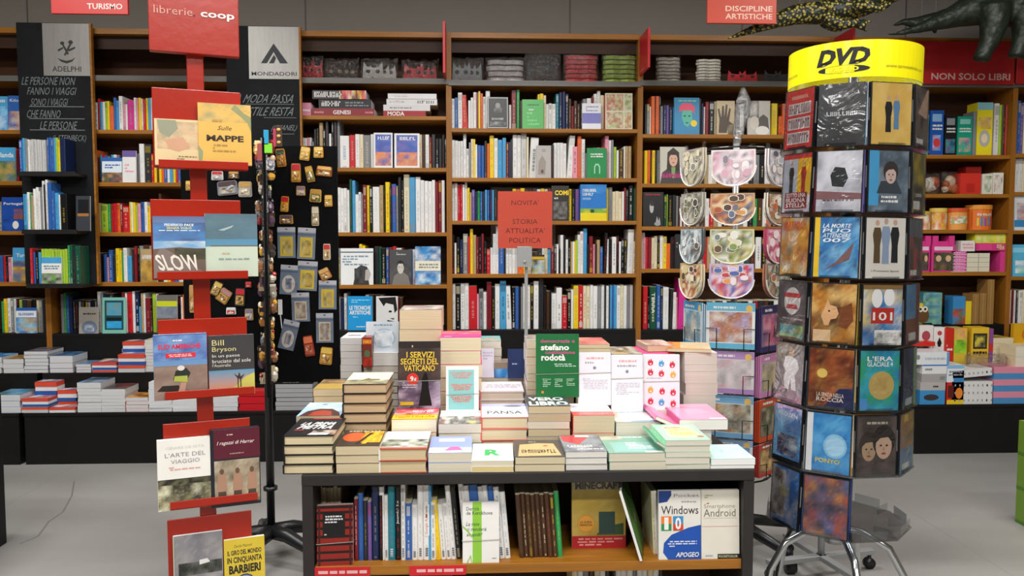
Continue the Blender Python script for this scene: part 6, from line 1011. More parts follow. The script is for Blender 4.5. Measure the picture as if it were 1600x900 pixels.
def magnet(px0, py0, px1, py1, cs, lb, ang=0, nm='magnet', off=.007, card=False, group='magnets on the black display'):
    a = at(px0, py1, PY); b = at(px1, py0, PY); W = b.x-a.x; H = b.z-a.z; rnd = random.Random(int(px0*9+py0)); A = MB()
    if card:
        A.box(-W/2, -.0025, -H/2, W/2, 0, H/2, '#7d8b9e')
        ops = [('r', .0, .84, 1, 1, '#b8bac2'), ('r', 0, .76, 1, .8, '#5c708c'), ('r', .44, .92, .56, .95, 'k')]
        if card == 1: ops += [('r', .14, .06, .86, .7, '#e0c84c'), ('n', .25, .12, .75, .6, ['#e8d870', '#d8b03c', '#c8c0a0', '#8a7a3c'], 4, 4)]
        elif card == 2: ops += [('e', .5, .36, .38, .3, '#e0dcd4'), ('n', .32, .18, .68, .55, ['#8a94a8', '#c8c4bc', '#5c6a84'], 3, 4)]
        else: ops += [('r', .16, .06, .84, .7, '#dcd4bc'), ('n', .22, .1, .78, .66, ['#b8a88c', '#8a6a5c', '#dcd4bc', '#9a94a0'], 4, 4)]
        printmesh(A, ops, W, H, lambda u, v, h: (-W/2+u, -.0025-h, -H/2+v), int(px0))
        A2 = MB(); A2.box(-W/2, -.006, -H/2, W/2, -.0045, H*.36)
    else:
        n8 = [(-.5, -.42), (-.42, -.5), (.42, -.5), (.5, -.42), (.47, .4), (.4, .5), (-.4, .5), (-.47, .4)]
        TT = Matrix(((1, 0, 0, 0), (0, 0, -1, 0), (0, 1, 0, 0), (0, 0, 0, 1)))
        A.prism([(x*W, y*H) for x, y in n8], .001, .008, cs[-1], T=TT); A.prism([(x*W*.8, y*H*.5-H*.16) for x, y in n8], .008, .012, cs[0], T=TT); A.prism([(x*W*.86, y*H*.3+H*.3) for x, y in n8], .008, .010, cs[1 % len(cs)], T=TT)
        printmesh(A, [('n', .2, .14, .8, .52, [cs[0], cs[-1], '#f0e0b8', '#6a4420'], 4, 4)], W, H, lambda u, v, h: (-W/2+u, -.0122-h, -H/2+v), int(px0))
        for q in range(3): A.ball((rnd.uniform(-.25, .25)*W, -.013, rnd.uniform(-.3, .1)*H), (W*.12, .004, H*.1), 6, rnd.choice([cs[0], '#f4e8c8', cs[-1], '#8a5c2c']))
    o = A.build(nm, 'print' if card else 'glossy')
    o.location = ((a.x+b.x)/2, PY-off, (a.z+b.z)/2); o.rotation_euler = (0, R(ang), 0); tag(o, lb, 'magnet', group)
    if card: A2.build('plastic_sleeve', 'wrap', o)
    return o
cards = [(435, 355, 462, 403, 1, 0, 'yellow picture card magnet in grey-blue pack, top left of the cards'), (466, 356, 493, 405, 1, 3, 'yellow picture card magnet in grey-blue pack, top right of the cards'), (439, 414, 465, 460, 2, 4, 'card magnet with a white oval, below the top left yellow card'),
 (466, 408, 496, 454, 1, 3, 'yellow card magnet right of the white oval card'), (457, 457, 484, 502, 3, -1, 'beige picture card magnet below the white oval card'), (499, 438, 526, 483, 1, 1, 'yellow card magnet at the right edge of the board'),
 (495, 489, 521, 535, 3, 0, 'beige picture card magnet at the right edge, lowest of its column'), (440, 500, 464, 546, 2, 14, 'tilted card magnet with a white oval, lowest left')]
for c in cards: magnet(c[0], c[1], c[2], c[3], None, c[6], c[5], 'card_magnet', card=c[4])
gl = ['#d8b45c', '#e0c070', '#c8983c']
mg = [(470, 230, 485, 251, gl, 8), (491, 230, 506, 247, gl, 0), (456, 256, 471, 285, ['#d8a84c', '#c83c4c', '#b8843c'], 0), (479, 260, 491, 285, ['#6a7a4c', '#c8a04c', '#a87c34'], -12), (495, 260, 520, 276, ['#b8803c', '#d8a85c', '#7a4c24'], 6), (464, 291, 478, 306, ['#c8b8b8', '#8a7088', '#b8944c'], 0),
 (485, 296, 503, 316, ['#1c5c3c', '#b88a3c', '#c8a050'], 4), (508, 305, 520, 323, gl, 0), (488, 323, 499, 353, ['#a8a090', '#d8d0b8', '#b8a88a'], 0), (433, 233, 447, 261, ['#8a7a3c', '#3c4c34', '#c87c34'], -6), (440, 307, 452, 331, ['#d89c34', '#c82c2c', '#c8983c'], 5), (438, 336, 459, 350, ['#7c5c44', '#5c4c5c', '#a88444'], 0),
 (506, 381, 517, 406, ['#c8a05c', '#c8443c', '#d8d0c0'], 0), (500, 419, 517, 437, ['#c89858', '#d8b070', '#a8743c'], -25), (476, 524, 491, 556, ['#b84c34', '#d8744c', '#8a3424'], -8), (501, 542, 520, 569, ['#c8983c', '#e8c85c', '#b8843c'], 6),
 (341, 283, 373, 305, ['#a8a8ac', '#5c4c4c', '#8a8a90'], -6), (374, 284, 395, 308, ['#c8c4bc', '#d8a85c', '#b8b4ac'], 0), (332, 268, 350, 282, ['#b8b8bc', '#c83c3c', '#d8d8d8'], 0), (358, 268, 375, 280, ['#8a6a4c', '#c89858', '#3c3c3c'], 0), (333, 440, 347, 462, ['#b8944c', '#d8b86c', '#8a6c34'], 25), (342, 451, 361, 473, ['#c8a04c', '#b88a8c', '#a87c3c'], 35),
 (369, 450, 384, 478, ['#c8983c', '#c8303c', '#3c3c40'], 4), (385, 440, 394, 449, ['#b83438', '#d8484c'], 0), (355, 480, 370, 491, ['#c8283c', '#e8e8e8'], 0), (384, 482, 397, 500, ['#c8c4cc', '#8a7c9c', '#b89c5c'], 0), (298, 445, 307, 488, ['#a87848', '#c8985c'], 0), (292, 283, 300, 298, gl, 0)]
names_ = {0: 'small gold', 1: 'small coloured'}
lbm = ['gold magnet top left of the right wing', 'gold magnet second at the top of the right wing', 'gold magnet with a red band below the top row', 'narrow green and gold magnet tilted left', 'wide brown and gold magnet near the right edge', 'small lilac and gold magnet in the third row', 'green-topped gold magnet in the third row',
 'small gold square magnet near the right edge, third row', 'pale tower-shaped magnet above the cards', 'green and orange magnet next to the centre wing, top', 'red and gold magnet next to the centre wing, middle', 'small brown rectangular magnet just above the cards', 'gold magnet with red stripe right of the yellow cards', 'tilted tan square magnet between card rows',
 'narrow red magnet tilted left, below the cards', 'crumpled gold magnet, lowest on the right wing', 'wide silver magnet above the second red tier', 'white and orange bag magnet right of the wide silver one', 'round red and white magnet behind the red stand', 'small brown magnet right of the round red one', 'gold magnet slanting next to the red pole', 'pink and gold square magnet slanting right',
 'red and gold magnet on the left wing', 'tiny red heart magnet on the left wing', 'small red and white magnet above the third red tier', 'lilac and white magnet at the right of third red tier', 'narrow tan magnet left of the red pole', 'small gold magnet at the left end of the left wing']
for g_, l_ in zip(mg, lbm): magnet(*g_[:5], l_, g_[5], off=.0065)
rnd = random.Random(11); n_ = 0; dct = Vector((math.sin(fa), -math.cos(fa), 0)); nrm = Vector((math.cos(fa), math.sin(fa), 0))
pos_ = ['at the top', 'high up', 'in the upper third', 'just above the middle', 'in the middle', 'just below the middle', 'in the lower third', 'near the bottom', 'at the bottom']
for zi in range(17):
    z = ztw-.03-zi*(ztw-zbw-.05)/16.5
    for sd in (-1, 1):
        s_ = rnd.uniform(.12, .29); W = rnd.uniform(.03, .055); H = rnd.uniform(.045, .075); A = MB(); c1 = rnd.choice(['#c8903c', '#a8743c', '#d8b470', '#8a5c3c', '#c8c0b0', '#8a2c2c', '#5a4258', '#d8a040', '#3c3834', '#6c6a70']); z += rnd.uniform(-.012, .012); dp = rnd.uniform(.018, .038)
        A.box(-W*.4, -.006, -H*.5, W*.4, -.0005, H*.5, '#2c2826'); A.ball((0, -dp*.5, -H*.12), (W*.44, dp*.5, H*.36), 9, c1); A.ball((rnd.uniform(-.1, .1)*W, -dp*.7, H*.22), (W*.28, dp*.32, H*.2), 8, rnd.choice(['#e8dcc0', '#d8a03c', '#5c3420', '#b89878', '#2c2c44', '#a83434', '#1c1c1c']))
        for q in range(3): A.box(rnd.uniform(-.4, .2)*W, -dp*rnd.uniform(.5, 1), rnd.uniform(-.5, .3)*H, rnd.uniform(.25, .5)*W, -.004, rnd.uniform(.32, .5)*H-(.4*H if q else 0), rnd.choice([c1, '#1c1a18', '#4a3828', '#c8b890']))
        o = A.build('magnet', 'glossy'); p = Vector((PX, PY, z))+dct*s_+nrm*(sd*.0065); o.location = p; o.rotation_euler = (0, R(rnd.uniform(-15, 15)), fa+R(90)*sd)
        tag(o, f'{"upper " if zi % 2 == 0 and zi < 16 else ""}souvenir magnet on the centre wing\'s {"left" if sd < 0 else "right"} face, {pos_[min(8, zi//2)]}', 'magnet', 'magnets on the centre wing')
for x0, x1, y0, y1, c, lb in [(412, 419, 203, 226, '#2ca8d8', 'cyan tag sticking up above the black display'), (411, 425, 224, 239, '#8ae83c', 'bright green square tag on top of the black display'), (427, 431, 201, 229, '#c83c5c', 'narrow pink magnet bar on top of the display'), (431, 440, 196, 229, '#4c3428', 'dark bar with gold studs on top of the display'), (402, 409, 224, 251, '#a8544c', 'brownish red narrow magnet at the display top left')]:
    a = at(x0, y1, PY-.29); b = at(x1, y0, PY-.29); A = MB(); W = b.x-a.x; H = b.z-a.z; A.box(-W/2, 0, 0, W/2, .006, H, c)
    if 'gold' in lb:
        for q in range(3): A.ball((0, -.002, H*(.2+.3*q)), (.008, .004, .006), 8, '#d8b45c')
    o = A.build('souvenir_tag', 'plain', bevel=.0008); pp = a-Vector((0, 0, 0)); o.location = ((a.x+b.x)/2, PY-.29, a.z); tag(o, lb, 'tag')
# white hanging tag strip
A = MB(); a = at(435, 491, PY); A.box(-.009, -.009, -.001, .009, -.0075, .064, 'w'); A.tube([(0, -.008, 0), (.003, -.008, -.03), (.006, -.008, -.06)], .002, 6, 'w'); o = A.build('price_tag', 'plain'); o.location = (a.x+.01, PY, a.z); tag(o, 'small white hanging price tag beside the centre wing', 'tag')

# ================================================================ SPINNER OF ROUND PICTURE BAGS
sc_ = at(1146, 500, 3.5); SX, SY = sc_.x, 3.5; s0 = math.atan2(-SX, SY)
sp = thing('picture_bag_spinner', 'black wire spinner of round picture bags and albums right of the table', 'display stand', (SX, SY, 0))
A = MB(); A.tube([(0, 0, .08), (0, 0, at(1150, 224, SY).z)], .014, 12); A.build('pole', 'grey_metal', sp, True)
zt = at(1150, 228, SY).z; zt2 = at(1150, 137, SY).z
A = MB(); A.tube([(0, 0, zt), (.004, 0, zt+.03), (.01, 0, zt+.08), (.022, 0, zt+.14), (.028, 0, zt+.2), (.024, 0, zt2)], [.016, .018, .024, .034, .03, .008], 10); A.build('clear_finial', 'bag', sp, True)
for r_, z in ((.15, zt-.02), (.17, .35)):
    A = MB()
    pts = [(r_*math.cos(R(q*15)), r_*math.sin(R(q*15)), z) for q in range(25)]; A.tube(pts, .004, 6, 'k')
    for q in range(4): A.tube([(0, 0, z), (r_*math.cos(R(q*90)), r_*math.sin(R(q*90)), z)], .003, 6, 'k')
    A.build('wire_hoop', 'black_plastic', sp)
for k in range(5):
    a = R(-72+72*k+30); d = Vector((math.sin(a), -math.cos(a), 0)); L_ = .33
    A = MB(); A.tube([(0, 0, .13), tuple(d*.12+Vector((0, 0, .12))), tuple(d*L_+Vector((0, 0, .08)))], [.03, .026, .02], 8); lg_ = A.build('leg', 'black_plastic', sp, True)
    c_ = d*L_; A = MB(); A.tube([(c_.x-.02, c_.y, .032), (c_.x+.02, c_.y, .032)], .031, 12); A.tube([(c_.x, c_.y, .04), (c_.x, c_.y, .08)], .012, 8); A.build('caster', 'black_plastic', lg_, True)
def round_bag(phi, Rr, y0, y1, w, cs, lb, seed, n=2, flap=None):
    ps_ = s0+R(phi); d = Vector((math.sin(ps_), -math.cos(ps_), 0)); c = Vector((SX, SY, 0))+d*Rr; Yc = c.y
    px = 800+0; zt_ = at(1143, y0, Yc).z; zb = at(1143, y1, Yc).z; H = zt_-zb
    t = thing('round_picture_bag', lb, 'picture bag', (c.x, c.y, zb), (0, 0, ps_), 'round picture bags on the spinner'); rnd = random.Random(seed)
    for k in range(n):
        pl = [(-w/2, H), (-w/2*1.02, H*.55)]+[(w/2*math.cos(R(180+q*15)), H*.5+H*.5*math.sin(R(180+q*15))) for q in range(1, 12)]+[(w/2*1.02, H*.55), (w/2, H)]
        A = MB(); y_ = .012*k; A.prism(pl, 0, .008, cs[0], T=Matrix(((1, 0, 0, 0), (0, 0, -1, y_+.008-.008), (0, 1, 0, 0), (0, 0, 0, 1))), side=cs[-1])
        if k == 0:
            inner = [(x*.93, (z-H*.5)*.93+H*.5) for x, z in pl]; nx, ny = 9, 8; cl = [col(q) for q in cs[1:]]
            def inside(u, v): return v > H*.5 or (u/(w/2))**2+((v-H*.5)/(H*.5))**2 < .86
            g = {}
            for j in range(ny+1):
                for i in range(nx+1):
                    v = H*.06+H*.9*j/ny; hw_ = w*.46*(1 if v > H*.5 else math.sqrt(max(0, 1-((v-H*.5)/(H*.5))**2)))
                    g[i, j] = len(A.v); A.v.append((-hw_+2*hw_*i/nx, -.0086, v))
            vc = {q: mix(rnd.choice(cl), rnd.choice(cl), rnd.random()*.4) for q in g}
            for j in range(ny):
                for i in range(nx):
                    A.f.append((g[i, j], g[i+1, j], g[i+1, j+1], g[i, j+1])); A.c.append([*[]] or [vc[i, j], vc[i+1, j], vc[i+1, j+1], vc[i, j+1]]); A.m.append(0)
        if k == 0:
            for q in range(11):
                ux, uz = rnd.uniform(-.33, .33)*w, H*rnd.uniform(.3, .88)
                if not inside(ux*1.25, uz-.1*H): continue
                rx = w*rnd.uniform(.06, .13); rz_ = H*rnd.uniform(.07, .14); yy = -.0088-.0003*q; cq = rnd.choice(cs[1:])
                for sc2, c2 in ((1, rnd.choice(['#f0ece8', '#e8d8c8', cs[2]])), (.82, cq)):
                    yy -= .00012; A.poly([(ux+rx*sc2*math.cos(g_*.5236)*(1+.15*(g_ % 2)), yy, uz+rz_*sc2*math.sin(g_*.5236)) for g_ in range(12)], c2)
        A.build('picture_board', 'print', t)
    A = MB(); A.prism([(-w*.5, H*.98), (-w*.5, H*1.16), (-w*.36, H*1.16), (-w*.33, H*1.04), (w*.33, H*1.04), (w*.36, H*1.16), (w*.5, H*1.16), (w*.5, H*.98)], 0, .004, 'w', T=Matrix(((1, 0, 0, 0), (0, 0, -1, .010), (0, 1, 0, 0), (0, 0, 0, 1)))); A.build('handle', 'wrap', t)
    A = MB(); A.tube([(x*1.03, -.011, z) for x, z in pl[1:-1]], .0028, 5, '#e8e4dc'); A.build('rim', 'glossy', t)
Wb = .18
P1 = ['#e6dede', '#e8d8dc', '#c8bcc4', '#f0e8ec', '#8a8290', '#d8a8b8']; P2 = ['#c8a078', '#b87858', '#d89a5c', '#6c7890', '#e0c8a0', '#5c4c44', '#a85c48']; P3 = ['#d0cca0', '#8aa060', '#e0dcc0', '#6c5c44', '#b8b060', '#e8e8dc', '#7c8c84']; P4 = ['#c8b8dc', '#b87c9c', '#d8c8ec', '#c84c5c', '#5c70b0', '#e8a060', '#f0e4f0']
G1 = ['#a8a09c', '#8c8c80', '#c8c0a0', '#5c5c54', '#d8d0b8']; G2 = ['#8a8a88', '#6a7050', '#a8a89c', '#4c4c48', '#c8c4b8']; G3 = ['#9ab0b8', '#c8d4d8', '#6c7c80', '#e0e4e4', '#5c5c5c']; G4 = ['#c8a868', '#b85c44', '#d8c890', '#5c4834', '#e8e0c8']
Q1 = ['#8a8c98', '#a8a8b0', '#c8b8b8', '#5c5c68', '#e0d8d8']; Q2 = ['#5c4c3c', '#8a7050', '#a8926c', '#c85c3c', '#d8d0c0']; Q3 = ['#d88098', '#e8a8b8', '#c84c70', '#f0d8dc', '#a8405c']; Q4 = ['#6c7c70', '#8a8c74', '#3c5044', '#c8c8b8', '#a86c54']
rowsb = [(228, 291), (296, 352), (352, 412), (406, 466)]; cw = ['top', 'second', 'third', 'fourth']
dsc = [['pale grey picture bag', 'white and lilac picture bag', 'grey-white picture bag'], ['green-rimmed grey picture bag', 'brown picture bag with orange toys', 'dark brown picture bag'], ['silvery blue picture bag', 'cream and green picture bag', 'pink picture bag'], ['tan and red picture bag', 'lilac picture bag with colourful figures', 'dark green picture bag']]
for j, (y0, y1) in enumerate(rowsb):
    for i, (phi, cs) in enumerate(zip((-58, -4, 56), ([G1, G2, G3, G4][j], [P1, P2, P3, P4][j], [Q1, Q2, Q3, Q4][j]))):
        round_bag(phi, .21 if i != 1 else .17, y0+6, y1, Wb, cs, f'{dsc[j][i]}, {cw[j]} row {["facing left","facing the table","facing right"][i]} on the spinner', j*3+i)
def album(phi, Rr, y0, y1, w, cs, lb, n, seed, edge='#c8d0d4', mot=None):
    ps_ = s0+R(phi); d = Vector((math.sin(ps_), -math.cos(ps_), 0))
    for k in range(n):
        c = Vector((SX, SY, 0))+d*(Rr-.009*k); zb = at(1143, y1, SY+d.y*Rr).z; H = at(1143, y0, SY+d.y*Rr).z-zb-(.004*k)
        ops = [('r', 0, 0, 1, 1, cs[0]), ('r', 0, .82, 1, 1, cs[1]), ('n', .06, .14, .94, .8, cs[2:], 6, 5), ('r', 0, 0, 1, .12, cs[1])] if k == 0 else [('r', 0, 0, 1, 1, cs[1])]
        if k == 0: ops += [('e', .88, .88, .07, .08, '#e8c070'), ('s', .1, .85, .6, .95, 1, 'w')]
        book('picture_album', lb if k == 0 else f'album {["","second","third","fourth","fifth"][k]}, behind the {lb}', 'album', w, H, .006, cs[1], 'w', ops, 'picture albums on the spinner', (c.x, c.y, zb), (R(90), 0, ps_), stand=True, seed=seed+k, parts=False)
    A = MB(); c = Vector((SX, SY, 0))+d*(Rr+.004)
    cr = Matrix.Translation(Vector((0, 0, 0))); 
    o = None
    q = MB(); pts = [(-w*.28, -.008, 0), (-w*.28, -.010, H*.45), (-w*.5, -.004, H*.45)]; q.tube(pts, .0022, 5, 'k'); q.tube([(w*.28, -.008, 0), (w*.28, -.010, H*.45), (w*.5, -.004, H*.45)], .0022, 5, 'k'); q.tube([(-w*.4, -.008, -.004), (w*.4, -.008, -.004)], .0025, 5, 'k'); q.tube([(0, .0, -.004), (0, Rr-.01, -.004)], .0025, 5, 'k')
    o = q.build('wire_pocket', 'black_plastic', sp); o.location = (c.x-SX, c.y-SY, zb); o.rotation_euler = (0, 0, ps_)
AC = [['#e8ece8', '#6cb8d8', '#8a5038', '#c8987c', '#e8e4e0', '#a8a0c8', '#b8744c'], ['#d8d4d4', '#b48cc0', '#e8dce0', '#c8c0c0', '#e0a8b4', '#a8a8a8'], ['#d8dcd8', '#7cb0d8', '#5c5c54', '#c8c0a0', '#8a8a84', '#b87c4c', '#e0dcd0'], ['#d8e0e8', '#8fb0d8', '#c8c8d8', '#5c90c0', '#d8c0a0', '#a8c4e0']]
AL = [['#c8dce4', '#4ca0d0', '#8a8c84', '#5c9cc0', '#a8a090', '#e0dcd0'], ['#b8a8c8', '#9c74a8', '#c8b8cc', '#7c5c80'], ['#a8c0b8', '#5c8a9c', '#c8c0a8'], ['#b8b0c8', '#5c70a0', '#c8a8b8']]
AR = [['#8c6c84', '#3c3460', '#b8506c', '#8a7890', '#5c4c6c', '#d890a0'], ['#b8a0b8', '#c884b0', '#c8b88c', '#8a7c5c', '#a89c98'], ['#7c5c4c', '#c84c2c', '#4c5c44', '#a89480', '#3c3430'], ['#8a6a4c', '#b83c34', '#c8a06c', '#5c4434', '#d8b070']]
yr_ = [(473, 545), (549, 615), (618, 684), (687, 738)]
for j, (y0, y1) in enumerate(yr_):
    album(-4, .17, y0, y1, .20, AC[j], ['album with brown-haired dolls on a blue ground facing the table', 'lilac album with a grey horse picture facing the table', 'blue album with flowers and butterfly facing the table', 'pale blue album just above the mint booklet'][j], 2, 40+j)
    album(-60, .2, y0-2, y1-4, .17, AL[j], ['blue album at the left of the spinner', 'violet album at the left of the spinner', 'teal album at the left of the spinner', 'grey-violet album low at the left of the spinner'][j], 5, 60+j)
    album(58, .19, y0+4, y1+4, .17, AR[j], ['dark violet album at the right of the spinner', 'mauve album at the right of the spinner', 'orange and green album at the right of the spinner', 'red and brown album lowest at the right of the spinner'][j], 5, 80+j)

# ================================================================ DVD TOWER
DYc = 2.6; dt = at(1335, 95, DYc); db = at(1303, 850, DYc); tilt = math.atan2(dt.x-db.x, dt.z-db.z)
bx = db.x-math.tan(tilt)*db.z; DT = thing('dvd_tower', 'rotating clear plastic dvd tower with a yellow header ring on chrome legs', 'display stand', (bx, DYc, 0), (0, tilt, 0))
p0 = math.atan2(-dt.x, DYc)
def dz(py, r=.2): return at(1334, py, DYc-r*.92).z/math.cos(tilt)
TB = [229, 333, 436, 539, 640, 741, 840]; TZ = [dz(y) for y in TB]; hz0, hz1 = dz(121), dz(63)
A = MB(); A.tube([(0, 0, .42), (0, 0, hz1-.01)], .016, 14); A.build('centre_pole', 'chrome', DT, True)
A = MB(); n = 64; HR = .203
for k in range(n):
    a0, a1 = 2*math.pi*k/n, 2*math.pi*(k+1)/n
    for r_, fl_ in ((HR, 0), (HR-.003, 1)):
        A.poly([(r_*math.sin(a0), -r_*math.cos(a0), hz0), (r_*math.sin(a1), -r_*math.cos(a1), hz0), (r_*math.sin(a1), -r_*math.cos(a1), hz1), (r_*math.sin(a0), -r_*math.cos(a0), hz1)], '#f7ea10')
    for z in (hz0, hz1): A.poly([(r_*math.sin(a), -r_*math.cos(a), z) for a, r_ in ((a0, HR), (a1, HR), (a1, HR-.003), (a0, HR-.003))], '#f7ea10')
hd = A.build('header_ring', 'yellow_plastic', DT)
Q = MB(); wc = math.pi*HR
lg = [('t', 'DVD', .452, .58, .235, .46, 'k', .28, .05), ('e', .452, .235, .12, .105, 'k'), ('t', 'VIDEO', .452, .235, .14, .115, '#f7ea10', .1, .03), ('t', 'www.terminalvideo.com', .775, .3, .26, .1, '#8a8418', .3, -.004), ('t', 'video.com', .13, .3, .13, .1, '#8a8418', .3, -.004)]
def onring(u, v, h): a = p0+(u/wc-.5)*math.pi; return ((HR+.0005+h)*math.sin(a), -(HR+.0005+h)*math.cos(a), hz0+v)
for nm_, ops_ in (('header_title', lg[:1]), ('header_badge', lg[1:3]), ('web_address', lg[3:4]), ('web_address', lg[4:])):
    Q = MB(); printmesh(Q, ops_, wc, hz1-hz0, onring, step=.0003); Q.build(nm_, 'plain', hd)
A = MB(); A.prism([((HR-.004)*math.cos(2*math.pi*k/36), (HR-.004)*math.sin(2*math.pi*k/36)) for k in range(36)], hz0+.004, hz0+.007); A.build('header_disc', 'acrylic', DT)
NG = [p0+R(-48+40*k) for k in range(9)]; RT = .219
for j, z in enumerate(TZ):
    A = MB(); cor = []
    for a in NG: cor.append((RT/math.cos(R(20))*math.sin(a+R(20)), -RT/math.cos(R(20))*math.cos(a+R(20))))
    A.prism(cor, z-.003, z)
    for k, a in enumerate(NG):
        d = Vector((math.sin(a), -math.cos(a), 0)); tg = Vector((math.cos(a), math.sin(a), 0))
        if True:
            T_ = Matrix(((tg.x, -d.x, 0, 0), (tg.y, -d.y, 0, 0), (0, 0, 1, 0), (0, 0, 0, 1)))
            A.box(-.045, -RT+.001, z, .045, -RT+.003, z+(.03 if (j == 6 and k > 1) or k > 4 else .009), T=T_); A.box(-.0745, -RT+.004, z, -.0725, -RT+.075, z+.026, T=T_)
    A.build('tray', 'tray_plastic', DT)
    A = MB(); A.tube([(0, 0, z-.012), (0, 0, z+.012)], .024, 14); A.build('tray_collar', 'black_plastic', DT, True)
# base: chrome tubes curving down to the floor
zh = dz(845)-.005
A = MB(); A.tube([(0, 0, zh-.07), (0, 0, zh)], .03, 16); A.build('hub', 'chrome', DT, True)
for k, an in enumerate((-62, 22, 95, 160, -130)):
    a = p0+R(an); d = Vector((math.sin(a), -math.cos(a), 0)); pts = [d*.02+Vector((0, 0, zh-.02)), d*.09+Vector((0, 0, zh-.028)), d*.17+Vector((0, 0, zh-.07)), d*.22+Vector((0, 0, zh-.16)), d*.245+Vector((0, 0, zh-.3)), d*.25+Vector((0, 0, .045))]
    pts = [pts[0]]+[pts[i].lerp(pts[i+1], q) for i in range(0, 5) for q in (.33, .66, 1)]
    A = MB(); A.tube([tuple(p) for p in pts], .0125, 12); lg_ = A.build('leg', 'chrome', DT, True)
    A = MB(); c_ = d*.25; A.tube([(c_.x, c_.y, .0), (c_.x, c_.y, .05)], .018, 12); A.build('rubber_foot', 'black_plastic', lg_, True)
# dvd cases
def art(bgc, cs, title=None, tc_='w', extra=(), ty=.82, tw=.8, th=.1, sh=0, nx=4, ny=5):
    o = [('r', 0, 0, 1, 1, bgc), ('n', .0, .0, 1, 1, cs, nx, ny)] if cs else [('r', 0, 0, 1, 1, bgc)]
    o += list(extra)
    if title:
        for i, l_ in enumerate(title if isinstance(title, list) else [title]): o.append(('t', l_, .5, ty-i*th*1.15, tw, th, tc_, sh, .015))
    return o
def fig(x, y, s, c, hc='#c8a088'): return [('p', [(x-.09*s, y), (x-.08*s, y+.3*s), (x-.12*s, y+.5*s), (x-.08*s, y+.62*s), (x+.08*s, y+.62*s), (x+.12*s, y+.5*s), (x+.08*s, y+.3*s), (x+.09*s, y)], c), ('e', x, y+.7*s, .055*s, .05*s, hc)]
def face(x, y, s, sk, hr, back=.0):
    return [('e', x, y+.06*s, .19*s, .17*s, hr), ('e', x, y, .135*s, .14*s, sk), ('p', [(x-.15*s, y+.03*s), (x-.13*s, y+.16*s), (x, y+.2*s), (x+.13*s, y+.16*s), (x+.15*s, y+.03*s), (x+.07*s, y+.1*s), (x-.06*s, y+.09*s)], hr),
            ('e', x-.05*s, y+.01*s, .02*s, .011*s, '#2c1c18'), ('e', x+.05*s, y+.01*s, .02*s, .011*s, '#2c1c18'), ('p', [(x-.012*s, y-.01*s), (x+.012*s, y-.01*s), (x+.02*s, y-.045*s), (x-.02*s, y-.045*s)], mix(col(sk), col(hr), .3)), ('e', x, y-.078*s, .04*s, .012*s, '#8c4038')]
X = {}
X[0] = [art('#c8302c', None, None, 'w', [('x', .2, .85, .8, .91, 9, '#e8b8a0')]+[('r', .1, y0, .9, y0+.2, '#d8d0d0') for y0 in (.08, .33, .58)]+[('x', .12, y0+.02, .88, y0+.18, 9, '#7a5c60') for y0 in (.08, .33, .58)], .88, .6, .05),
        art('#121214', ['#141416', '#1c1c20', '#2c2c30'], None, 'w', [('x', .15, .48, .85, .55, 8, '#b8b8bc'), ('p', [(.3, .75), (.5, .92), (.7, .75), (.66, .7), (.5, .84), (.34, .7)], '#3c3c40')], .52, .66, .06),
        art('#d8b45c', ['#d8b45c', '#e0c070', '#d0a850'], None, 'k', fig(.42, .2, .8, '#1c1c1c')+fig(.62, .25, .75, '#5c84a8')),
        art('#4c4644', ['#5c5450', '#3c3634', '#8a7870'], None, 'w', [('p', [(.2, .55), (.9, 1), (1, 1), (.9, .5)], '#c8a890'), ('r', .1, .06, .6, .14, 'w')])]
X[1] = [art('#c8c8d0', None, ['SOTTO UNA', 'BUONA', 'STELLA'], '#f4f0f0', [('r', .52, .3, 1, 1, '#e8b820'), ('r', 0, .92, 1, 1, '#c83838'), ('n', 0, .3, .5, .92, ['#a8b4c8', '#c8ccd8', '#b8bcc8'], 3, 4)]+fig(.3, .28, .8, '#1c1c20')+fig(.74, .28, .8, '#a82c28')+[('r', .1, .06, .9, .34, '#8a2430')], .29, .7, .075),
        art('#a8a8b0', ['#b8b8c0', '#d0d0d8', '#8a8a94'], None, 'w', [('x', .15, .17, .85, .24, 8, '#4c3c44'), ('p', [(.35, .42), (.3, .6), (.4, .74), (.62, .72), (.7, .55), (.6, .4)], '#1c2024'), ('p', [(.0, .2), (1, .2), (1, .3), (0, .34)], '#7c5458')], .2, .7, .08),
        art('#6c7c8c', ['#5c6c7c', '#8a98a4', '#4c5864'], None, 'w', [('s', .3, .14, .75, .28, 2, 'w'), ('r', 0, .1, .25, 1, '#4ca0d0'), ('p', [(.2, .3), (.3, .5), (.7, .52), (.85, .3)], '#3c444c')]+face(.55, .6, 1.0, '#c8b0a8', '#3a3430'), .26, .45, .07),
        art('#3c3c3c', ['#4c4c4c', '#c8b02c', '#2c2c2c'], None, 'w', [('x', .25, .27, .75, .33, 5, 'w'), ('r', .1, .06, .6, .2, 'w')], .3, .5, .06)]
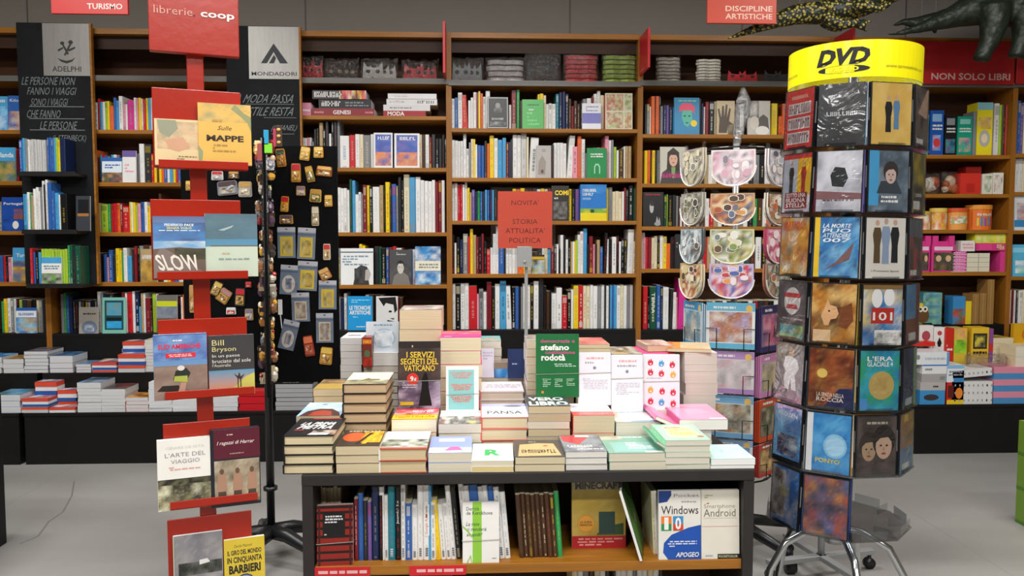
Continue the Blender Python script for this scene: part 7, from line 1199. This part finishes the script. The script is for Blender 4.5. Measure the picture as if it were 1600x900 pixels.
X[2] = [art('#e8b42c', ['#e8b42c', '#e0a830', '#c88a3c', '#e8e0d0', '#a8441c', '#3c4c2c'], ['ASTERIX', 'E CLEOPATRA'], '#d8502c', [], .9, .8, .07, .1, 6, 7),
        art('#1c4c84', ['#2c6cac', '#4c9cd0', '#16305c', '#8ac0e0'], ['LA MORTE', 'PUO', 'ATTENDERE', '007'], '#e8ecf0', [('r', 0, 0, .12, 1, '#e8c030'), ('p', [(.2, .1), (.5, .25), (.9, .6), (.8, .3)], '#7c5c5c')], .86, .62, .07, .3),
        art('#d8d4cc', None, 'I Promessi Sposi', '#7c7870', fig(.28, .25, .95, '#5c4c34')+fig(.5, .24, 1, '#8a9cb8', '#b8a090')+fig(.73, .26, .95, '#26262a'), .12, .7, .04),
        art('#3c3c44', ['#4c4c50', '#c84c3c', '#3c3c40'], None, 'w', [('r', 0, .7, 1, 1, '#6c7078'), ('r', .1, .05, .6, .14, 'w')])]
X[3] = [art('#5c5660', ['#4c4650', '#6c6670', '#3c3840'], None, 'w', [('e', .5, .66, .3, .24, '#e0dcdc'), ('r', .22, .72, .78, .8, '#c8303c'), ('p', [(.26, .52), (.74, .52), (.66, .6), (.34, .6)], '#c8404c'), ('n', .1, .02, .95, .24, ['#6a8a4c', '#4ca0c0', '#8ac06c'], 4, 2), ('s', .1, .32, .9, .38, 1, '#a8a0a8')]),
        art('#3c2414', ['#5c3418', '#c8842c', '#2c1810', '#e8c078', '#8a4c1c'], 'W.', '#c8a05c', [('r', .05, .02, .45, .22, '#d8b890'), ('p', [(.3, .3), (.22, .45), (.3, .6), (.36, .74), (.42, .64), (.56, .62), (.62, .5), (.56, .42), (.44, .4), (.4, .3)], '#e0b080'), ('e', .4, .54, .025, .016, '#2c1810'), ('p', [(.6, .3), (.7, .6), (.9, .7), (.95, .4), (.8, .25)], '#7c4420')], .84, .3, .08),
        art('#2c6ca8', ['#3c84c0', '#e0ddd8', '#2c5c94', '#d8c070'], '101', 'w', [('p', [(.2, .36), (.22, .62), (.8, .62), (.78, .36)], '#b83028'), ('n', .3, .0, 1, .25, ['#e8e4e0', '#4c4c50', '#f0f0ec'], 5, 3), ('e', .35, .78, .14, .16, '#e8e8e8'), ('e', .66, .8, .14, .15, '#e8e8e8'), ('r', 0, .93, 1, 1, '#8a6a3c')], .48, .5, .14),
        art('#4c8cc0', ['#3c84c0', '#6cb0dc', '#5c90b8'], None, 'w', [('r', 0, 0, 1, .42, '#8c4c34'), ('r', .2, .05, .75, .18, 'w'), ('r', .75, 0, 1, 1, '#7c2c28')])]
X[4] = [art('#6c6870', ['#5c5860', '#7c7880', '#4c4850'], None, 'w', [('p', [(.35, .2), (.3, .42), (.36, .5), (.26, .6), (.32, .76), (.5, .8), (.75, .74), (.85, .6), (.7, .46), (.78, .2), (.6, .2), (.56, .4), (.5, .2)], '#ecebef'), ('e', .54, .86, .1, .08, '#c8a490')]),
        art('#8c3c1c', ['#8c3c1c', '#b8602c', '#5c2414', '#c8843c', '#3c1c14'], ['LA SPADA NELLA', 'ROCCIA'], '#d8c8b8', [('p', [(.35, .0), (1, 0), (1, .36), (.7, .34)], '#1c2454'), ('e', .3, .58, .12, .08, '#e0c060')], .22, .62, .07),
        art('#2c9060', ['#2c90a8', '#2c9c5c', '#1c6cb0', '#3cb0c8'], ["L'ERA", 'GLACIALE 4'], 'w', [('e', .55, .42, .33, .24, '#b8a05c'), ('n', .35, .28, .75, .56, ['#b8a05c', '#a88c50', '#c8b070'], 3, 3), ('r', .0, .02, .2, .2, '#4c8cc8')], .87, .66, .08),
        art('#1c3058', ['#1c3058', '#2c4878', '#101c38'], None, 'w', [('r', .2, .04, .7, .16, '#c8d0dc'), ('r', .8, 0, 1, 1, '#8ab080')])]
X[5] = [art('#3c84c8', ['#2c74c0', '#6cb0e0', '#8ac8ec', '#3c5c9c'], 'FROZEN', '#d8ecf8', [('n', .15, .12, .9, .5, ['#1c2440', '#d8e0e8', '#4c3c5c', '#6c88b0'], 4, 4), ('r', 0, 0, 1, .08, '#101420')], .86, .7, .08, .1),
        art('#2c8cd0', ['#2c8cd0', '#5cb0e4', '#1c6cb0'], 'PONYO', '#e8c830', [('e', .66, .46, .27, .21, '#8ac4e8'), ('e', .66, .46, .22, .17, '#a8d4ee'), ('r', 0, 0, .14, 1, '#e0e4e8')], .2, .56, .08),
        art('#4c4444', ['#3c3432', '#5c4c48', '#2c2624'], None, 'w', [('s', .2, .86, .8, .93, 1, '#a8a090')]+face(.3, .44, 1.35, '#a88c70', '#2c221e')+face(.68, .5, 1.55, '#b89a84', '#1c1614')),
        art('#7c4c30', ['#8c5430', '#b87040', '#5c3824'], None, 'w', [('r', 0, 0, 1, .4, '#3c78b0'), ('r', .15, .05, .7, .14, 'w'), ('r', .3, .86, .6, .98, '#e8c030')])]
X[6] = [art('#2c68b0', ['#2c68b0', '#3c7cc4', '#d8d4d0'], ['TOY', 'STORY'], '#e8c830', [('n', 0, .1, .5, .95, ['#e0dcd8', '#5c3c2c', '#a8a09c', '#3c2c24', '#c8c8cc'], 3, 6)], .62, .34, .08, .0),
        art('#2c3450', ['#3c3c54', '#6c4c5c', '#c8843c', '#1c2440', '#a83c2c', '#4c6ca8'], None, 'w', [], .8, .6, .08, 0, 5, 6), None, None]
dl = [['red dvd with rows of group photos', 'black dvd with dim grey lettering', 'gold dvd with two standing figures', 'grey dvd with a white sticker'], ['dvd with a man and woman on white and yellow', 'pale grey dvd with a dark crouching shape', 'blue-edged grey dvd with a white title', 'black and yellow dvd with white sticker'],
      ['yellow dvd with red title', 'blue dvd with a yellow spine and white title', 'cream dvd with three costumed figures', 'dark dvd with red strip and white sticker'], ['grey dvd with a white and red mask shape', 'brown and gold dvd with a large W', 'blue dvd with a red plaque numbered 101', 'blue and brick-red dvd back with barcode'],
      ['grey dvd with a person in a white suit', 'red-brown dvd with a dark blue lower corner', 'green and blue dvd with a tan oval', 'dark blue dvd back with a barcode'], ['icy blue dvd with a dark figure group', 'sea blue dvd with a pale round bubble', 'dark dvd with two faces side by side', 'brown and blue dvd with a yellow mark'], ['blue and white dvd with a small yellow title', 'dark dvd of mixed racing colours', '', '']]
spn = [['#1c1c20', '#c8ccd4', '#8aa8c0', '#2c78b8'], ['#b83040', '#5c4c8c', '#8a7cc0', '#c8ccd4'], ['#2c78b8', '#1c1c20', '#d8d4cc', '#2c58a8'], ['#d8d4cc', '#5c3c24', '#c8b03c', '#b8442c'], ['#4c4c54', '#e0b040', '#3c84b8', '#8ab080'], ['#e0e4e8', '#e0e4e8', '#e0a028', '#2c58a8'], ['#2c58a8', '#2c3c70', '', '']]
tw_ = ['top', 'second', 'third', 'fourth', 'fifth', 'sixth', 'lowest']
inv = Matrix.Rotation(tilt, 4, 'Y')
for j in range(7):
    for i, phi in enumerate((-47, -8, 31, 70)):
        if X[j][i] is None: continue
        a = p0+R(phi); d = Vector((math.sin(a), -math.cos(a), 0)); tg = Vector((math.cos(a), math.sin(a), 0))
        for k in range(2):
            off = .0 if k == 0 else (-.006 if i >= 2 else .006)
            loc = d*(.2145-.0155*k)+tg*off+Vector((0, 0, TZ[j]+.0006)); P = Matrix.Translation((bx, DYc, 0)) @ inv @ Matrix.Translation(loc) @ Matrix.Rotation(a, 4, 'Z') @ Matrix.Rotation(R(88.5), 4, 'X')
            c_ = spn[j][i] if k else '#1a1b1e'
            A = MB(); w_, l_, t_ = .135, .19, .0145; A.box(-w_/2, 0, -t_, w_/2, l_, 0, '#202226' if k == 0 else c_)
            if k == 0: printmesh(A, [('r', 0, 0, 1, 1, '#202226')]+[], w_, l_, lambda u, v, h: (-w_/2+u, v, h*.5)); printmesh(A, X[j][i], w_*.955, l_*.97, lambda u, v, h: (-w_/2+w_*.03+u, l_*.015+v, h+.0004), j*4+i)
            for s_ in (-1, 1): printmesh(A, [('r', 0, .04, 1, .96, c_), ('r', .3, .4, .7, .75, mix(col(c_), col('w' if c_[1] < '8' else 'k'), .3))], t_*.8, l_, lambda u, v, h: (s_*(w_/2+h), v, -t_*.9+u), j)
            o = A.build('dvd_case', 'print'); o.matrix_world = P
            tag(o, f'{dl[j][i]}, {tw_[j]} tier of the dvd tower' if k == 0 else f'dvd behind the {dl[j][i]}, {tw_[j]} tier', 'dvd', 'dvds in the tower')
            S = MB(); S.box(-w_/2, 0, .0026, w_/2, l_, .003)
            if k == 0: S.build('clear_sleeve', 'wrap', o)
# blue blister hanging at the top right
A = MB(); a = at(1441, 232, DYc-.05); A.box(-.007, 0, 0, .007, .09, .2, '#2c4c70'); A.ball((0, 0, .19), (.011, .01, .016), 8, '#3c90d8'); A.box(-.007, -.0006, .02, .007, 0, .16, '#5c6c84')
o = A.build('dvd_blister', 'print'); o.location = (a.x, DYc-.02, a.z); tag(o, 'blue-tipped blister pack at the right of the top dvd tier', 'blister pack')
# ---------------------------------------------------------------- grey cross base on casters behind the chrome legs
g0 = atz(1283, 866, .085); cb = thing('wheeled_cross_base', 'grey flat steel cross base on casters behind the chrome legs', 'stand base', (g0.x, g0.y, 0))
for k in range(4):
    a = R(12+90*k); d = Vector((math.cos(a), math.sin(a), 0)); T_ = Matrix.Rotation(a, 4, 'Z'); A = MB(); A.box(.0, -.018, .065, .25, .018, .085, T=T_); lg_ = A.build('arm', 'grey_metal', cb, bevel=.002)
    c_ = d*.235; A = MB(); A.tube([(c_.x, c_.y-.012, .024), (c_.x, c_.y+.012, .024)], .024, 12); A.tube([(c_.x, c_.y, .03), (c_.x, c_.y, .066)], .008, 8); A.build('caster', 'black_plastic', lg_, True)
A = MB(); A.tube([(0, 0, .085), (0, 0, .3)], .014, 12); A.build('upright', 'grey_metal', cb, True)

# ================================================================ TOY REPTILES HUNG ABOVE THE SHELVES
def reptile_obj(nm, lb, limbs, Yc, m, vox, cords):
    A = MB()
    for pts, rs in limbs: A.tube([tuple(at(x, y, Yc+dy)) for x, y, dy in pts], [r/F*Yc for r in rs], 14)
    c0_ = at(limbs[0][0][0][0], limbs[0][0][0][1], Yc); A.v = [(v[0]-c0_.x, v[1]-Yc, v[2]-c0_.z) for v in A.v]
    o = A.build('body', m, None, True); rm = o.modifiers.new('remesh', 'REMESH'); rm.mode = 'VOXEL'; rm.voxel_size = vox; rm.use_smooth_shade = True
    sm = o.modifiers.new('smooth', 'SMOOTH'); sm.iterations = 4; sm.factor = .5
    r = thing(nm, lb, 'toy', tuple(c0_)); o.parent = r
    for x, y in cords:
        p = at(x, y, Yc)-c0_; q = MB(); q.tube([tuple(p), (p.x, p.y, ZC-c0_.z)], .0012, 5, 'g'); q.build('hanging_cord', 'plain', r)
reptile_obj('toy_sauropod', 'dark green toy sauropod with a long tail hanging above the toy shelves', [
 ([(1376, 56, -.05), (1400, 53, -.04), (1430, 46, -.02), (1462, 36, 0), (1495, 24, 0), (1530, 10, 0), (1570, 2, 0), (1610, -2, 0), (1650, -8, 0)], [2, 4, 7, 12, 19, 30, 40, 46, 44]),
 ([(1650, -8, 0), (1700, -40, 0), (1730, -90, 0), (1750, -130, 0), (1785, -140, 0)], [40, 22, 16, 13, 12]),
 ([(1552, 10, -.1), (1553, 40, -.12), (1546, 65, -.12), (1537, 82, -.12), (1533, 95, -.12)], [24, 20, 15, 12, 14]),
 ([(1600, 15, -.1), (1603, 40, -.12), (1598, 62, -.12), (1591, 78, -.12), (1588, 90, -.12)], [24, 20, 15, 12, 14]),
 ([(1660, 10, .1), (1662, 50, .1), (1660, 92, .1)], [24, 18, 14])], 5.0, 'sauropod_skin', .018, [(1580, -20), (1650, -30)])
reptile_obj('toy_lizard', 'yellow and black scaly toy lizard hanging above the dvd header', [
 ([(1136, 61, 0), (1160, 52, 0), (1185, 43, 0), (1212, 32, 0), (1245, 22, 0), (1280, 20, 0), (1315, 16, 0), (1350, 4, 0), (1390, -12, 0), (1430, -30, 0)], [2, 5, 8, 12, 16, 18, 20, 21, 18, 14]),
 ([(1290, 22, -.06), (1300, 34, -.1), (1318, 38, -.12), (1338, 36, -.12), (1352, 42, -.12)], [11, 9, 8, 7, 5]),
 ([(1285, 24, .08), (1288, 38, .1), (1302, 45, .1), (1318, 44, .1)], [9, 7, 6, 5]),
 ([(1336, 36, -.12), (1350, 32, -.12), (1362, 34, -.12)], [5, 3, 2]), ([(1336, 36, -.12), (1346, 45, -.12), (1356, 49, -.12)], [5, 3, 2]),
 ([(1338, 12, -.08), (1352, 8, -.12), (1372, 14, -.12), (1392, 6, -.12)], [11, 8, 7, 4])], 4.8, 'lizard_skin', .012, [(1250, 10), (1350, -8)])
reptile_obj('toy_reptile', 'small dark green toy reptile hanging between the lizard and the sauropod', [
 ([(1395, 40, 0), (1412, 34, 0), (1430, 36, 0), (1450, 34, 0), (1468, 26, 0), (1478, 16, 0)], [2, 5, 9, 12, 9, 4]), ([(1436, 38, -.05), (1440, 50, -.06)], [5, 3]), ([(1456, 38, -.05), (1462, 52, -.06)], [5, 3])], 5.2, 'sauropod_skin', .01, [(1440, 28), (1462, 24)])
# ================================================================ EDGES OF THE FRAME
g1 = atz(11, 848, 0); A = MB(); A.box(-.9, -.8, 0, 0, 0, at(5, 700, g1.y).z+.25); o = tag(A.build('cabinet', 'black_laminate', bevel=.003), 'black cabinet corner at the lower left edge of the floor', 'cabinet'); o.location = (g1.x, g1.y, 0)
g2 = atz(1586, 815, 0)-Vector((0, .3, 0)); z = 0
for k in range(3):
    H = .17; A = MB(); A.box(0, 0, 0, .3, .3, H-.001, '#6a8c2c'); printmesh(A, [('e', .12, .62, .16, .3, '#e8d030'), ('e', .08, .68, .035, .07, 'k'), ('r', 0, 0, 1, .1, '#4c7424'), ('e', .5, .6, .18, .3, '#e8d030')], .3, H, lambda u, v, h: (u, -h, v))
    printmesh(A, [('e', .5, .6, .3, .3, '#e0c82c'), ('r', 0, 0, 1, .1, '#4c7424')], .3, H, lambda u, v, h: (-h, .3-u, v))
    o = tag(A.build('toy_carton', 'print'), ['lowest', 'middle', 'upper'][k]+' green and yellow carton at the lower right edge', 'box', 'green cartons'); o.location = (g2.x, g2.y, z); z += H
